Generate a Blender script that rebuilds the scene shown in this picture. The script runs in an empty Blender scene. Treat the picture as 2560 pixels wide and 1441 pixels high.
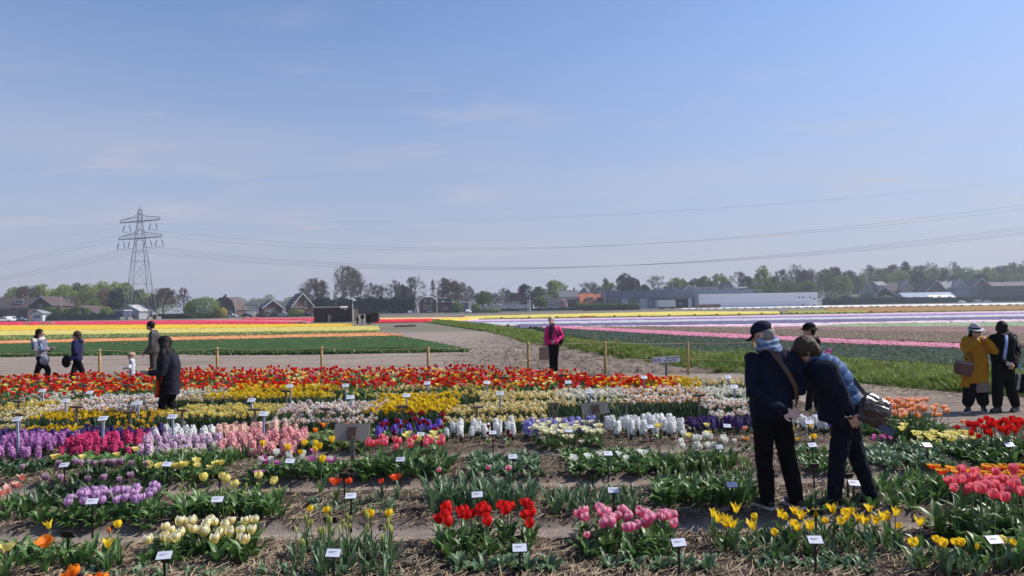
import bpy, bmesh, math, random
import numpy as np
from mathutils import Vector, Matrix, Quaternion

random.seed(7); rng = np.random.default_rng(11)
R = math.radians
scene = bpy.context.scene
col = scene.collection

# ------------------------------------------------------------------ camera
CH, FP = 2.05, 1707.0
PITCH, ROLL = math.atan(48 / FP), R(1.0)
fw = Vector((0, math.cos(PITCH), math.sin(PITCH)))
u0 = Vector((0, -math.sin(PITCH), math.cos(PITCH))); r0 = Vector((1, 0, 0))
up = u0 * math.cos(ROLL) + r0 * math.sin(ROLL)
rt = r0 * math.cos(ROLL) - u0 * math.sin(ROLL)
camd = bpy.data.cameras.new('camera'); cam = bpy.data.objects.new('camera', camd); col.objects.link(cam)
m = Matrix((rt, up, -fw)).transposed().to_4x4(); m.translation = Vector((0, 0, CH)); cam.matrix_world = m
camd.sensor_width = 36; camd.lens = 24.0; camd.clip_start = 0.1; camd.clip_end = 6000
scene.camera = cam

# ------------------------------------------------------------------ sky, sun, exposure
SUN_EL, SUN_AZ = R(44), R(77)                     # azimuth clockwise from +Y
world = bpy.data.worlds.new('World'); scene.world = world; world.use_nodes = True
wn = world.node_tree.nodes; wl = world.node_tree.links; wn.clear()
sky = wn.new('ShaderNodeTexSky'); sky.sky_type = 'NISHITA'; sky.sun_disc = False
sky.sun_elevation = SUN_EL; sky.sun_rotation = SUN_AZ; sky.altitude = 0
sky.air_density = 1.0; sky.dust_density = 0.45; sky.ozone_density = 2.6
bg = wn.new('ShaderNodeBackground'); bg.inputs['Strength'].default_value = 0.096
wo = wn.new('ShaderNodeOutputWorld')
tc = wn.new('ShaderNodeTexCoord'); sep = wn.new('ShaderNodeSeparateXYZ'); wl.new(tc.outputs['Generated'], sep.inputs[0])
# thin high haze + wisps of cloud: project the view direction on a flat layer
def wm(op, a, b=None, c=None, clamp=False):
    n = wn.new('ShaderNodeMath'); n.operation = op; n.use_clamp = clamp
    for i, v in enumerate((a, b, c)):
        if v is None: continue
        if isinstance(v, (int, float)): n.inputs[i].default_value = v
        else: wl.new(v, n.inputs[i])
    return n.outputs[0]
zc = wm('MAXIMUM', sep.outputs['Z'], 0.0)
den = wm('ADD', zc, 0.09)
cx = wm('DIVIDE', sep.outputs['X'], den); cy = wm('DIVIDE', sep.outputs['Y'], den)
cmb = wn.new('ShaderNodeCombineXYZ'); wl.new(cx, cmb.inputs[0]); wl.new(cy, cmb.inputs[1])
mp = wn.new('ShaderNodeMapping'); mp.inputs['Scale'].default_value = (0.55, 1.2, 1); mp.inputs['Location'].default_value = (1.2, 4.6, 0)
wl.new(cmb.outputs[0], mp.inputs[0])
ns = wn.new('ShaderNodeTexNoise'); ns.inputs['Scale'].default_value = 1.0; ns.inputs['Detail'].default_value = 7; ns.inputs['Roughness'].default_value = 0.52
ns.inputs['Distortion'].default_value = 0.35
wl.new(mp.outputs[0], ns.inputs['Vector'])
wisp = wm('SMOOTHSTEP' if False else 'MULTIPLY', wm('SUBTRACT', ns.outputs['Fac'], 0.47, clamp=True), 4.5, clamp=True)
low = wm('SUBTRACT', 1.0, wm('MULTIPLY', zc, 2.7, clamp=True), clamp=True)          # more veil near the horizon
veil = wm('MULTIPLY', wm('POWER', low, 0.95), 0.92)
mp2 = wn.new('ShaderNodeMapping'); mp2.inputs['Scale'].default_value = (0.9, 1.6, 1); mp2.inputs['Location'].default_value = (7.3, 2.2, 0); wl.new(cmb.outputs[0], mp2.inputs[0])
ns2 = wn.new('ShaderNodeTexNoise'); ns2.inputs['Scale'].default_value = 1.6; ns2.inputs['Detail'].default_value = 8; ns2.inputs['Roughness'].default_value = 0.6; wl.new(mp2.outputs[0], ns2.inputs['Vector'])
puff = wm('MULTIPLY', wm('SUBTRACT', ns2.outputs['Fac'], 0.55, clamp=True), 6.5, clamp=True)
fac = veil
puff = wm('MULTIPLY', puff, wm('MULTIPLY', wm('SUBTRACT', wm('MULTIPLY', zc, 9.0, clamp=True), wm('MULTIPLY', zc, 1.9, clamp=True), clamp=True), 0.60)); puff = wm('ADD', puff, wm('MULTIPLY', wisp, wm('MULTIPLY', wm('MULTIPLY', zc, 9.0, clamp=True), wm('MULTIPLY', low, 0.60))), clamp=True)
mixc = wn.new('ShaderNodeMix'); mixc.data_type = 'RGBA'
wl.new(fac, mixc.inputs['Factor']); 
tint = wn.new('ShaderNodeMix'); tint.data_type = 'RGBA'; tint.blend_type = 'MULTIPLY'; tint.inputs['Factor'].default_value = 1.0
tint.inputs['B'].default_value = (1.27, 1.25, 1.36, 1)
wl.new(sky.outputs[0], tint.inputs['A'])
wl.new(tint.outputs['Result'], mixc.inputs['A']); mixc.inputs['B'].default_value = (3.15, 3.2, 4.25, 1)
mixp = wn.new('ShaderNodeMix'); mixp.data_type = 'RGBA'; wl.new(puff, mixp.inputs['Factor']); wl.new(mixc.outputs['Result'], mixp.inputs['A']); mixp.inputs['B'].default_value = (5.1, 4.85, 5.3, 1)
wl.new(mixp.outputs['Result'], bg.inputs['Color']); wl.new(bg.outputs[0], wo.inputs['Surface'])

sd = bpy.data.lights.new('sun', 'SUN'); sd.energy = 4.9; sd.angle = R(0.5); sd.color = (1, 0.95, 0.88)
sun = bpy.data.objects.new('sun', sd); col.objects.link(sun)
sdir = Vector((math.cos(SUN_EL) * math.sin(SUN_AZ), math.cos(SUN_EL) * math.cos(SUN_AZ), math.sin(SUN_EL)))
sun.rotation_euler = sdir.to_track_quat('Z', 'Y').to_euler()
vs = scene.view_settings; vs.view_transform = 'Standard'; vs.look = 'None'; vs.gamma = 1; vs.exposure = 0.30; vs.use_curve_mapping = False
scene.render.engine = 'CYCLES'
scene.cycles.volume_bounces = 0; scene.cycles.max_bounces = 5; scene.cycles.transparent_max_bounces = 8

# ------------------------------------------------------------------ photo-pixel helpers
def ray(px, py): return fw * FP + rt * (px - 1280) - up * (py - 720.5)
def P(px, py, Y):
    d = ray(px, py); return Vector((0, 0, CH)) + d * (Y / d.y)
def G(px, py, H=0.0):
    d = ray(px, py)
    if d.z > -0.3: d = Vector((d.x, d.y, -0.3))
    return Vector((0, 0, CH)) + d * ((H - CH) / d.z)
def hor(px): return 768 - (px - 1280) * math.tan(ROLL)

# ------------------------------------------------------------------ objects and tags
def tag(o, label=None, cat=None, group=None, kind=None):
    if label: o['label'] = label
    if cat: o['category'] = cat
    if group: o['group'] = group
    if kind: o['kind'] = kind
    return o
def empty(name, loc=(0, 0, 0), rz=0, label=None, cat=None, group=None):
    o = bpy.data.objects.new(name, None); col.objects.link(o); o.location = loc; o.rotation_euler = (0, 0, rz)
    o.empty_display_size = 0.1
    return tag(o, label, cat, group)
def link(name, me, parent=None, loc=None, rot=None, sc=None):
    o = bpy.data.objects.new(name, me); col.objects.link(o)
    if parent: o.parent = parent
    if loc is not None: o.location = loc
    if rot is not None: o.rotation_euler = rot
    if sc is not None: o.scale = (sc, sc, sc) if isinstance(sc, (int, float)) else sc
    return o

# ------------------------------------------------------------------ materials
def _nodes(name):
    mt = bpy.data.materials.new(name); mt.use_nodes = True
    nt = mt.node_tree; b = nt.nodes['Principled BSDF']; return mt, nt, b
MATS = {}
def mat(name, c, rough=0.6, var=0.12, scale=8.0, bump=0.0, bscale=30.0, metal=0.0, spec=0.5, c2=None, coords='Object', alpha=1.0):
    """plain procedural surface: colour broken up by two noises, optional fine relief"""
    if name in MATS: return MATS[name]
    mt, nt, b = _nodes(name); N = nt.nodes; L = nt.links
    t = N.new('ShaderNodeTexCoord')
    n = N.new('ShaderNodeTexNoise'); n.inputs['Scale'].default_value = scale; n.inputs['Detail'].default_value = 5
    L.new(t.outputs[coords], n.inputs['Vector'])
    rp = N.new('ShaderNodeValToRGB'); rp.color_ramp.elements[0].position = 0.3; rp.color_ramp.elements[1].position = 0.7
    a = [max(0, x * (1 - var)) for x in c]; d = [min(1, x * (1 + var)) for x in (c2 or c)]
    rp.color_ramp.elements[0].color = (*a, 1); rp.color_ramp.elements[1].color = (*d, 1)
    L.new(n.outputs['Fac'], rp.inputs[0]); L.new(rp.outputs[0], b.inputs['Base Color'])
    b.inputs['Roughness'].default_value = rough; b.inputs['Metallic'].default_value = metal
    b.inputs['Specular IOR Level'].default_value = spec
    if alpha < 1: b.inputs['Alpha'].default_value = alpha
    if bump:
        n2 = N.new('ShaderNodeTexNoise'); n2.inputs['Scale'].default_value = bscale; n2.inputs['Detail'].default_value = 6
        L.new(t.outputs[coords], n2.inputs['Vector'])
        bp = N.new('ShaderNodeBump'); bp.inputs['Strength'].default_value = bump; bp.inputs['Distance'].default_value = 0.02
        L.new(n2.outputs['Fac'], bp.inputs['Height']); L.new(bp.outputs[0], b.inputs['Normal'])
    MATS[name] = mt; return mt

def plant(name, ca, cb, tip=None, tipw=0.0, base=None, rough=0.5, trans=0.35, spec=0.4):
    """plant surface. attribute pv = (plant variation, position base to tip, position across); object random adds variation"""
    if name in MATS: return MATS[name]
    mt, nt, b = _nodes(name); N = nt.nodes; L = nt.links
    at = N.new('ShaderNodeAttribute'); at.attribute_name = 'pv'
    sp = N.new('ShaderNodeSeparateColor'); L.new(at.outputs['Color'], sp.inputs[0])
    oi = N.new('ShaderNodeObjectInfo')
    ad = N.new('ShaderNodeMath'); ad.operation = 'ADD'; L.new(sp.outputs[0], ad.inputs[0]); L.new(oi.outputs['Random'], ad.inputs[1])
    fr = N.new('ShaderNodeMath'); fr.operation = 'FRACT'; L.new(ad.outputs[0], fr.inputs[0])
    mx = N.new('ShaderNodeMix'); mx.data_type = 'RGBA'; L.new(fr.outputs[0], mx.inputs['Factor'])
    mx.inputs['A'].default_value = (*ca, 1); mx.inputs['B'].default_value = (*cb, 1)
    out = mx.outputs['Result']
    def blend(out, colr, lo, hi, w, src):
        mr = N.new('ShaderNodeMapRange'); mr.interpolation_type = 'SMOOTHSTEP'
        mr.inputs['From Min'].default_value = lo; mr.inputs['From Max'].default_value = hi
        mr.inputs['To Max'].default_value = w; L.new(src, mr.inputs['Value'])
        m2 = N.new('ShaderNodeMix'); m2.data_type = 'RGBA'; L.new(mr.outputs[0], m2.inputs['Factor'])
        L.new(out, m2.inputs['A']); m2.inputs['B'].default_value = (*colr, 1); return m2.outputs['Result']
    if tip is not None:
        out = blend(out, tip, 0.45, 1.0, tipw, sp.outputs[1])
        out = blend(out, tip, 0.55, 1.0, tipw * 0.8, sp.outputs[2])
    if base is not None: out = blend(out, base, 0.4, 0.0, 0.9, sp.outputs[1])
    L.new(out, b.inputs['Base Color'])
    b.inputs['Roughness'].default_value = rough; b.inputs['Specular IOR Level'].default_value = spec
    if trans > 0:
        tr = N.new('ShaderNodeBsdfTranslucent'); L.new(out, tr.inputs['Color'])
        ms = N.new('ShaderNodeMixShader'); ms.inputs[0].default_value = trans
        L.new(b.outputs[0], ms.inputs[1]); L.new(tr.outputs[0], ms.inputs[2])
        L.new(ms.outputs[0], N['Material Output'].inputs['Surface'])
    MATS[name] = mt; return mt

# ------------------------------------------------------------------ mesh building
class MB:
    def __init__(s): s.v = []; s.f = []; s.m = []
    def add(s, vs, fs, mi=0):
        k = len(s.v); s.v += [tuple(v) for v in vs]; s.f += [[i + k for i in f] for f in fs]; s.m += [mi] * len(fs); return s
    def box(s, c, d, rz=0, mi=0, top=1.0, rot=None):
        cx, cy, cz = c; a, b, h = d[0] / 2, d[1] / 2, d[2] / 2
        pts = [Vector((x * (top if z > 0 else 1), y * (top if z > 0 else 1), z)) for z in (-h, h) for x, y in ((-a, -b), (a, -b), (a, b), (-a, b))]
        M = rot if rot is not None else Matrix.Rotation(rz, 3, 'Z')
        pts = [M @ p + Vector(c) for p in pts]
        return s.add(pts, [(3, 2, 1, 0), (4, 5, 6, 7), (0, 1, 5, 4), (1, 2, 6, 5), (2, 3, 7, 6), (3, 0, 4, 7)], mi)
    def tube(s, pts, rad, n=6, mi=0, caps=True):
        pts = [Vector(p) for p in pts]; rad = rad if isinstance(rad, (list, tuple)) else [rad] * len(pts)
        vs = []; prev = None
        for i, p in enumerate(pts):
            d = (pts[min(i + 1, len(pts) - 1)] - pts[max(i - 1, 0)]).normalized()
            a = d.cross(Vector((0, 0, 1))) if abs(d.z) < 0.95 else d.cross(Vector((0, 1, 0)))
            a.normalize()
            if prev is not None and a.dot(prev) < 0 and abs(d.z) >= 0.95: a = -a
            if prev is not None:
                a = (prev - d * prev.dot(d)); a.normalize()
            prev = a; b = d.cross(a)
            vs += [p + (a * math.cos(2 * math.pi * k / n) + b * math.sin(2 * math.pi * k / n)) * rad[i] for k in range(n)]
        fs = []
        for i in range(len(pts) - 1):
            for k in range(n):
                fs.append((i * n + k, i * n + (k + 1) % n, (i + 1) * n + (k + 1) % n, (i + 1) * n + k))
        if caps: fs += [tuple(range(n))[::-1], tuple((len(pts) - 1) * n + k for k in range(n))]
        return s.add(vs, fs, mi)
    def prism(s, poly, y0, y1, mi=0, M=None):
        """poly = (x, z) outline, extruded from y0 to y1"""
        n = len(poly); vs = [Vector((x, y0, z)) for x, z in poly] + [Vector((x, y1, z)) for x, z in poly]
        if M is not None: vs = [M @ v for v in vs]
        fs = [tuple(range(n)), tuple(range(2 * n - 1, n - 1, -1))] + [(i, i + n, (i + 1) % n + n, (i + 1) % n) for i in range(n)]
        return s.add(vs, fs, mi)
    def ellipsoid(s, c, r, n=12, k=8, mi=0, M=None):
        vs = []; c = Vector(c)
        for j in range(1, k):
            th = math.pi * j / k
            for i in range(n):
                ph = 2 * math.pi * i / n
                v = Vector((r[0] * math.sin(th) * math.cos(ph), r[1] * math.sin(th) * math.sin(ph), r[2] * math.cos(th)))
                if M is not None: v = M @ v
                vs.append(v + c)
        t = Vector((0, 0, r[2])); b = Vector((0, 0, -r[2]))
        if M is not None: t = M @ t; b = M @ b
        vs += [c + t, c + b]; T = len(vs) - 2; fs = []
        for j in range(k - 2):
            for i in range(n): fs.append((j * n + i, (j + 1) * n + i, (j + 1) * n + (i + 1) % n, j * n + (i + 1) % n))
        for i in range(n): fs.append((T, i, (i + 1) % n)); fs.append((T + 1, (k - 2) * n + (i + 1) % n, (k - 2) * n + i))
        return s.add(vs, fs, mi)
    def mesh(s, name, mats, smooth=False):
        me = bpy.data.meshes.new(name); me.from_pydata(s.v, [], s.f)
        for mt in (mats if isinstance(mats, (list, tuple)) else [mats]): me.materials.append(mt)
        me.polygons.foreach_set('material_index', s.m)
        if smooth: me.polygons.foreach_set('use_smooth', [True] * len(s.f))
        me.update(); return me
    def build(s, name, mats, parent=None, smooth=False, loc=None, rot=None):
        return link(name, s.mesh(name, mats, smooth), parent, loc, rot)

def npmesh(name, V, F, MI, mats, pv=None, smooth=True):
    """triangle mesh from numpy arrays"""
    me = bpy.data.meshes.new(name)
    V = np.ascontiguousarray(V, dtype=np.float32); F = np.ascontiguousarray(F, dtype=np.int32)
    me.vertices.add(len(V)); me.vertices.foreach_set('co', V.ravel())
    n = F.shape[1]
    me.loops.add(F.size); me.loops.foreach_set('vertex_index', F.ravel())
    me.polygons.add(len(F)); me.polygons.foreach_set('loop_start', np.arange(0, F.size, n, dtype=np.int32))
    me.polygons.foreach_set('loop_total', np.full(len(F), n, dtype=np.int32))
    for mt in mats: me.materials.append(mt)
    if MI is not None: me.polygons.foreach_set('material_index', np.ascontiguousarray(MI, dtype=np.int32))
    me.polygons.foreach_set('use_smooth', np.full(len(F), smooth))
    me.update(calc_edges=True)
    if pv is not None:
        a = me.attributes.new('pv', 'FLOAT_COLOR', 'POINT'); q = np.ones((len(V), 4), dtype=np.float32); q[:, :3] = pv
        a.data.foreach_set('color', q.ravel())
    me.validate()
    return me

class T:
    """numpy template: verts, tris, material index, pv(g, s)"""
    def __init__(s): s.V = np.zeros((0, 3)); s.F = np.zeros((0, 3), int); s.M = np.zeros(0, int); s.A = np.zeros((0, 2))
    def add(s, V, F, mi=0, A=None):
        V = np.asarray(V, float); F = np.asarray(F, int).reshape(-1, 3)
        if A is None: A = np.tile([0.3, 0.0], (len(V), 1))
        s.F = np.vstack([s.F, F + len(s.V)]); s.V = np.vstack([s.V, V]); s.M = np.concatenate([s.M, np.full(len(F), mi)]); s.A = np.vstack([s.A, np.asarray(A, float)])
        return s
    def cat(s, o, Mx=None, mi=None):
        V = o.V if Mx is None else o.V @ np.array(Mx)[:3, :3].T + np.array(Mx)[:3, 3]
        s.F = np.vstack([s.F, o.F + len(s.V)]); s.V = np.vstack([s.V, V]); s.M = np.concatenate([s.M, o.M if mi is None else np.full(len(o.F), mi)]); s.A = np.vstack([s.A, o.A]); return s
    def mesh(s, name, mats, smooth=True):
        pv = np.zeros((len(s.V), 3)); pv[:, 1:] = s.A
        return npmesh(name, s.V, s.F, s.M, mats, pv, smooth)

def grid_tris(rows, cols):
    F = []
    for i in range(rows - 1):
        for j in range(cols - 1):
            a = i * cols + j; F += [(a, a + 1, a + cols + 1), (a, a + cols + 1, a + cols)]
    return F

def scatter_arrays(tmpls, pos, scale=(0.85, 1.15), tilt=0.12, zs=None, yaw=None, var=None):
    """place random templates at pos -> big arrays"""
    n = len(pos); pos = np.asarray(pos, float)
    ch = rng.integers(0, len(tmpls), n); yaw = rng.uniform(0, 2 * np.pi, n) if yaw is None else yaw
    sc = rng.uniform(*scale, n); tx = rng.normal(0, tilt, n); ty = rng.normal(0, tilt, n)
    var = rng.uniform(0, 1, n) if var is None else var
    Vs, Fs, Ms, As = [], [], [], []; off = 0
    for k, t in enumerate(tmpls):
        idx = np.where(ch == k)[0]
        if len(idx) == 0: continue
        c, s_ = np.cos(yaw[idx])[:, None], np.sin(yaw[idx])[:, None]
        x, y, z = t.V[:, 0][None], t.V[:, 1][None], t.V[:, 2][None]
        S = sc[idx][:, None]; X = (x * c - y * s_) * S; Y = (x * s_ + y * c) * S; Z = z * S
        X = X + Z * tx[idx][:, None]; Y = Y + Z * ty[idx][:, None]
        V = np.stack([X + pos[idx, 0][:, None], Y + pos[idx, 1][:, None], Z + pos[idx, 2][:, None]], -1)
        nv = len(t.V); F = t.F[None] + (np.arange(len(idx)) * nv)[:, None, None] + off
        A = np.zeros((len(idx), nv, 3)); A[:, :, 0] = var[idx][:, None]; A[:, :, 1:] = t.A[None]
        Vs.append(V.reshape(-1, 3)); Fs.append(F.reshape(-1, 3)); Ms.append(np.tile(t.M, len(idx))); As.append(A.reshape(-1, 3)); off += nv * len(idx)
    return np.vstack(Vs), np.vstack(Fs), np.concatenate(Ms), np.vstack(As)
def join_arrays(lst):
    Vs, Fs, Ms, As = [], [], [], []; off = 0
    for V, F, M, A in lst: Vs.append(V); Fs.append(F + off); Ms.append(M); As.append(A); off += len(V)
    return np.vstack(Vs), np.vstack(Fs), np.concatenate(Ms), np.vstack(As)

# value noise
def _h(ix, iy, seed):
    n = (ix * 374761393 + iy * 668265263 + seed * 974634777) & 0xffffffff
    n = ((n ^ (n >> 13)) * 1274126177) & 0xffffffff
    return ((n ^ (n >> 16)) & 0xffff) / 65535.0
def vnoise(x, y, seed=0):
    x = np.asarray(x, float); y = np.asarray(y, float)
    xi = np.floor(x).astype(np.int64); yi = np.floor(y).astype(np.int64); fx = x - xi; fy = y - yi
    fx = fx * fx * (3 - 2 * fx); fy = fy * fy * (3 - 2 * fy)
    a = _h(xi, yi, seed); b = _h(xi + 1, yi, seed); c = _h(xi, yi + 1, seed); d = _h(xi + 1, yi + 1, seed)
    return (a * (1 - fx) + b * fx) * (1 - fy) + (c * (1 - fx) + d * fx) * fy
def fbm(x, y, oct=4, seed=0):
    s = 0; a = 0.5
    for o in range(oct): s = s + a * (vnoise(x * 2 ** o, y * 2 ** o, seed + o) - 0.5); a *= 0.55
    return s
def inpoly(poly, x, y):
    x = np.asarray(x); y = np.asarray(y); r = np.zeros(x.shape, bool); n = len(poly)
    for i in range(n):
        x1, y1 = poly[i][0], poly[i][1]; x2, y2 = poly[(i + 1) % n][0], poly[(i + 1) % n][1]
        c = ((y1 > y) != (y2 > y)) & (x < (x2 - x1) * (y - y1) / ((y2 - y1) + 1e-12) + x1)
        r ^= c
    return r
# ================================================================== GROUND
BEDP, BED0 = 1.6, 4.6
def bank_axis(Y):
    """x of the grass bank's near edge and far edge at depth Y (it curves away to the left)"""
    Yp = [12, 15.3, 17.7, 22, 28.9, 42.5, 60, 90, 120]
    Xn = [12.6, 9.9, 8.5, 5.7, 3.7, 0.4, -2.2, -9.5, -17]
    Yq = [12, 16.4, 19.1, 22.5, 25.1, 31.8, 46.7, 70, 90, 120]
    Xf = [15.5, 13.6, 12.3, 9.7, 6.9, 4.4, 2.2, -1.5, -6.5, -12]
    return np.interp(Y, Yp, Xn), np.interp(Y, Yq, Xf)
def bedmask(X, Y):
    X = np.asarray(X, float); Y = np.asarray(Y, float)
    ph = np.abs(((Y - BED0 + BEDP / 2 + 0.05 * fbm(X * 1.3, Y * 0, 2, 5)) % BEDP) - BEDP / 2)     # distance from path centre
    edge = 0.20 + 0.16 * fbm(X * 3, Y * 3, 3, 9)
    b = np.clip((ph - edge) / 0.07, 0, 1)
    right = np.interp(Y, [3, 10.9, 11.2, 15.0, 15.6, 17, 20], [30, 30, 6.3, 5.3, 4.2, 3.6, 2.7])
    b = b * (X < right + 0.3 * fbm(X * 0 + 3, Y * 2, 2, 4)) * (Y < 19.9)
    return b
def gh(X, Y):
    X = np.asarray(X, float); Y = np.asarray(Y, float)
    b = bedmask(X, Y)
    rough = np.where(b > 0.05, 0.05, 0.012)
    e = 4 * b * (1 - b)
    z = b * 0.085 + rough * 1.5 * fbm(X * 7, Y * 7, 4, 1) + e * 0.10 * fbm(X * 14, Y * 14, 3, 3)
    back = (Y > 20.2)
    rut = 0.05 * np.sin((Y + 0.15 * fbm(X * 0.2, Y * 0, 2, 8)) * 3.3) + 0.02 * np.sin(Y * 7.7 + X * 0.05)
    z = z + np.where(back & (Y < 33), rut * np.clip((Y - 20.2) / 1.0, 0, 1), 0)
    trk = np.clip((X + 2.0) / 2, 0, 1) * (Y > 20)
    z = z + trk * 0.26 * fbm(X * 2.1, Y * 1.3, 5, 12)
    return z
def ghs(x, y): return float(gh(np.array([x]), np.array([y]))[0])

def soil_mat():
    mt, nt, b = _nodes('soil'); N = nt.nodes; L = nt.links
    g = N.new('ShaderNodeNewGeometry')
    at = N.new('ShaderNodeAttribute'); at.attribute_name = 'pv'
    sp = N.new('ShaderNodeSeparateColor'); L.new(at.outputs['Color'], sp.inputs[0])
    def noise(s, d=6, r=0.6):
        n = N.new('ShaderNodeTexNoise'); n.inputs['Scale'].default_value = s; n.inputs['Detail'].default_value = d; n.inputs['Roughness'].default_value = r
        L.new(g.outputs['Position'], n.inputs['Vector']); return n.outputs['Fac']
    def ramp(src, els):
        r = N.new('ShaderNodeValToRGB'); e = r.color_ramp.elements
        e[0].position, e[0].color = els[0][0], (*els[0][1], 1); e[1].position, e[1].color = els[-1][0], (*els[-1][1], 1)
        for p, c in els[1:-1]: q = e.new(p); q.color = (*c, 1)
        L.new(src, r.inputs[0]); return r.outputs[0]
    def mix(f, a, c):
        n = N.new('ShaderNodeMix'); n.data_type = 'RGBA'
        if isinstance(f, float): n.inputs['Factor'].default_value = f
        else: L.new(f, n.inputs['Factor'])
        L.new(a, n.inputs['A']); L.new(c, n.inputs['B']); return n.outputs['Result']
    path = ramp(noise(5.0), [(0.25, (0.20, 0.16, 0.135)), (0.5, (0.28, 0.23, 0.195)), (0.8, (0.34, 0.285, 0.245))])
    bed = ramp(noise(14.0), [(0.32, (0.036, 0.025, 0.019)), (0.54, (0.092, 0.067, 0.051)), (0.75, (0.20, 0.15, 0.11))])
    trk = ramp(noise(3.0), [(0.3, (0.075, 0.055, 0.042)), (0.5, (0.15, 0.113, 0.09)), (0.75, (0.25, 0.20, 0.165))])
    mp_ = N.new('ShaderNodeMapping'); mp_.inputs['Scale'].default_value = (0.25, 4.5, 1.0); L.new(g.outputs['Position'], mp_.inputs[0])
    st = N.new('ShaderNodeTexNoise'); st.inputs['Scale'].default_value = 1.0; st.inputs['Detail'].default_value = 8; st.inputs['Roughness'].default_value = .65; L.new(mp_.outputs[0], st.inputs['Vector'])
    streak = ramp(st.outputs['Fac'], [(0.36, (0.115, 0.085, 0.066)), (0.46, (0.22, 0.175, 0.142)), (0.62, (0.33, 0.272, 0.23))])
    path = mix(0.55, path, streak)
    c = mix(sp.outputs[0], path, bed); c = mix(sp.outputs[1], c, trk)
    L.new(c, b.inputs['Base Color']); b.inputs['Roughness'].default_value = 0.95; b.inputs['Specular IOR Level'].default_value = 0.15
    bp = N.new('ShaderNodeBump'); bp.inputs['Strength'].default_value = 0.9; bp.inputs['Distance'].default_value = 0.03
    L.new(noise(38.0, 8, 0.7), bp.inputs['Height']); L.new(bp.outputs[0], b.inputs['Normal'])
    return mt
SOIL = soil_mat()
def build_ground():
    # near garden soil with beds, furrows, ruts
    ys = [2.6]
    while ys[-1] < 60: ys.append(ys[-1] * 1.0085)
    ys = np.array(ys)
    xs = np.concatenate([-np.geomspace(70, 14, 60)[:-1], np.arange(-14, 14, 0.055), np.geomspace(14, 70, 60)])
    X, Y = np.meshgrid(xs, ys); Z = gh(X, Y)
    fade = np.clip((60 - Y) / 12, 0, 1) * np.clip((70 - np.abs(X)) / 10, 0, 1); Z = Z * fade + 0.0 - (1 - fade) * 0.03
    V = np.stack([X, Y, Z], -1).reshape(-1, 3); c = len(xs); r = len(ys)
    i, j = np.meshgrid(np.arange(r - 1), np.arange(c - 1), indexing='ij'); a = (i * c + j).ravel()
    F = np.stack([a, a + 1, a + c + 1, a + c], -1)
    pv = np.zeros((len(V), 3)); pv[:, 0] = bedmask(V[:, 0], V[:, 1])
    tr = np.clip((V[:, 0] + 3.0 + 0.0 * V[:, 1]) / 3, 0, 1) * (V[:, 1] > 20) * 0.9
    edge = np.clip((V[:, 0] - 6.0) / 2, 0, 1) * (V[:, 1] > 11) * 0.45
    pv[:, 1] = np.clip(np.maximum(tr, edge) * (0.75 + 1.2 * fbm(V[:, 0] * 0.5, V[:, 1] * 0.5, 3, 2)), 0, 1)
    me = npmesh('garden_soil', V, F, None, [SOIL], pv)
    tag(link('garden_soil', me), kind='structure')
    mt, nt, b = _nodes('far_ground'); N = nt.nodes; L = nt.links
    g = N.new('ShaderNodeNewGeometry'); n = N.new('ShaderNodeTexNoise'); n.inputs['Scale'].default_value = 0.06; n.inputs['Detail'].default_value = 8
    L.new(g.outputs['Position'], n.inputs['Vector'])
    rp = N.new('ShaderNodeValToRGB'); rp.color_ramp.elements[0].position = 0.35; rp.color_ramp.elements[1].position = 0.65
    rp.color_ramp.elements[0].color = (0.11, 0.10, 0.06, 1); rp.color_ramp.elements[1].color = (0.16, 0.14, 0.10, 1)
    L.new(n.outputs['Fac'], rp.inputs[0]); L.new(rp.outputs[0], b.inputs['Base Color']); b.inputs['Roughness'].default_value = 1.0
    q = MB(); s = 1500
    q.add([(-s, -s, -0.08), (s, -s, -0.08), (s, s, -0.08), (-s, s, -0.08)], [(0, 1, 2, 3)])
    tag(q.build('ground', mt), kind='structure')
build_ground()

# ---- straw litter on the beds (one mass nobody could count)
def build_straw():
    n = 62000
    Y = 4.2 + (rng.random(n) ** 1.6) * 9; X = rng.uniform(-1, 1, n) * (Y * 0.80 + 0.4)
    m = bedmask(X, Y) > 0.35
    dens = fbm(X * 0.9, Y * 2.2, 3, 77) + 0.5 * (np.abs(((Y - BED0) % BEDP) - 0.8) < 0.6) > 0.36 - 0.3 * rng.random(n)
    X, Y = X[m & dens], Y[m & dens]; n = len(X)
    Lg = rng.uniform(0.02, 0.125, n); w = rng.uniform(0.0010, 0.0025, n); a = rng.uniform(0, np.pi, n); tl = rng.normal(0, 0.30, n)
    Z = gh(X, Y) + 0.008 + rng.random(n) * 0.018
    dx, dy, dz = np.cos(a) * Lg / 2, np.sin(a) * Lg / 2, np.abs(np.sin(tl)) * Lg / 2
    px, py = -np.sin(a) * w, np.cos(a) * w
    V = np.stack([np.stack([X - dx - px, Y - dy - py, Z - dz * .2], -1), np.stack([X - dx + px, Y - dy + py, Z - dz * .2 + w], -1),
                  np.stack([X + dx + px, Y + dy + py, Z + dz + w], -1), np.stack([X + dx - px, Y + dy - py, Z + dz], -1)], 1)
    F = (np.arange(n) * 4)[:, None] + np.array([0, 1, 2, 3])
    pv = np.zeros((n, 4, 3)); pv[:, :, 0] = rng.random(n)[:, None]
    st = plant('straw', (0.48, 0.37, 0.235), (0.13, 0.092, 0.06), trans=0.0, rough=0.8)
    tag(link('straw', npmesh('straw', V.reshape(-1, 3), F, None, [st], pv.reshape(-1, 3), False)),
        'dry straw litter scattered over the soil of the flower beds', 'straw', kind='stuff')
build_straw()
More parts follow.
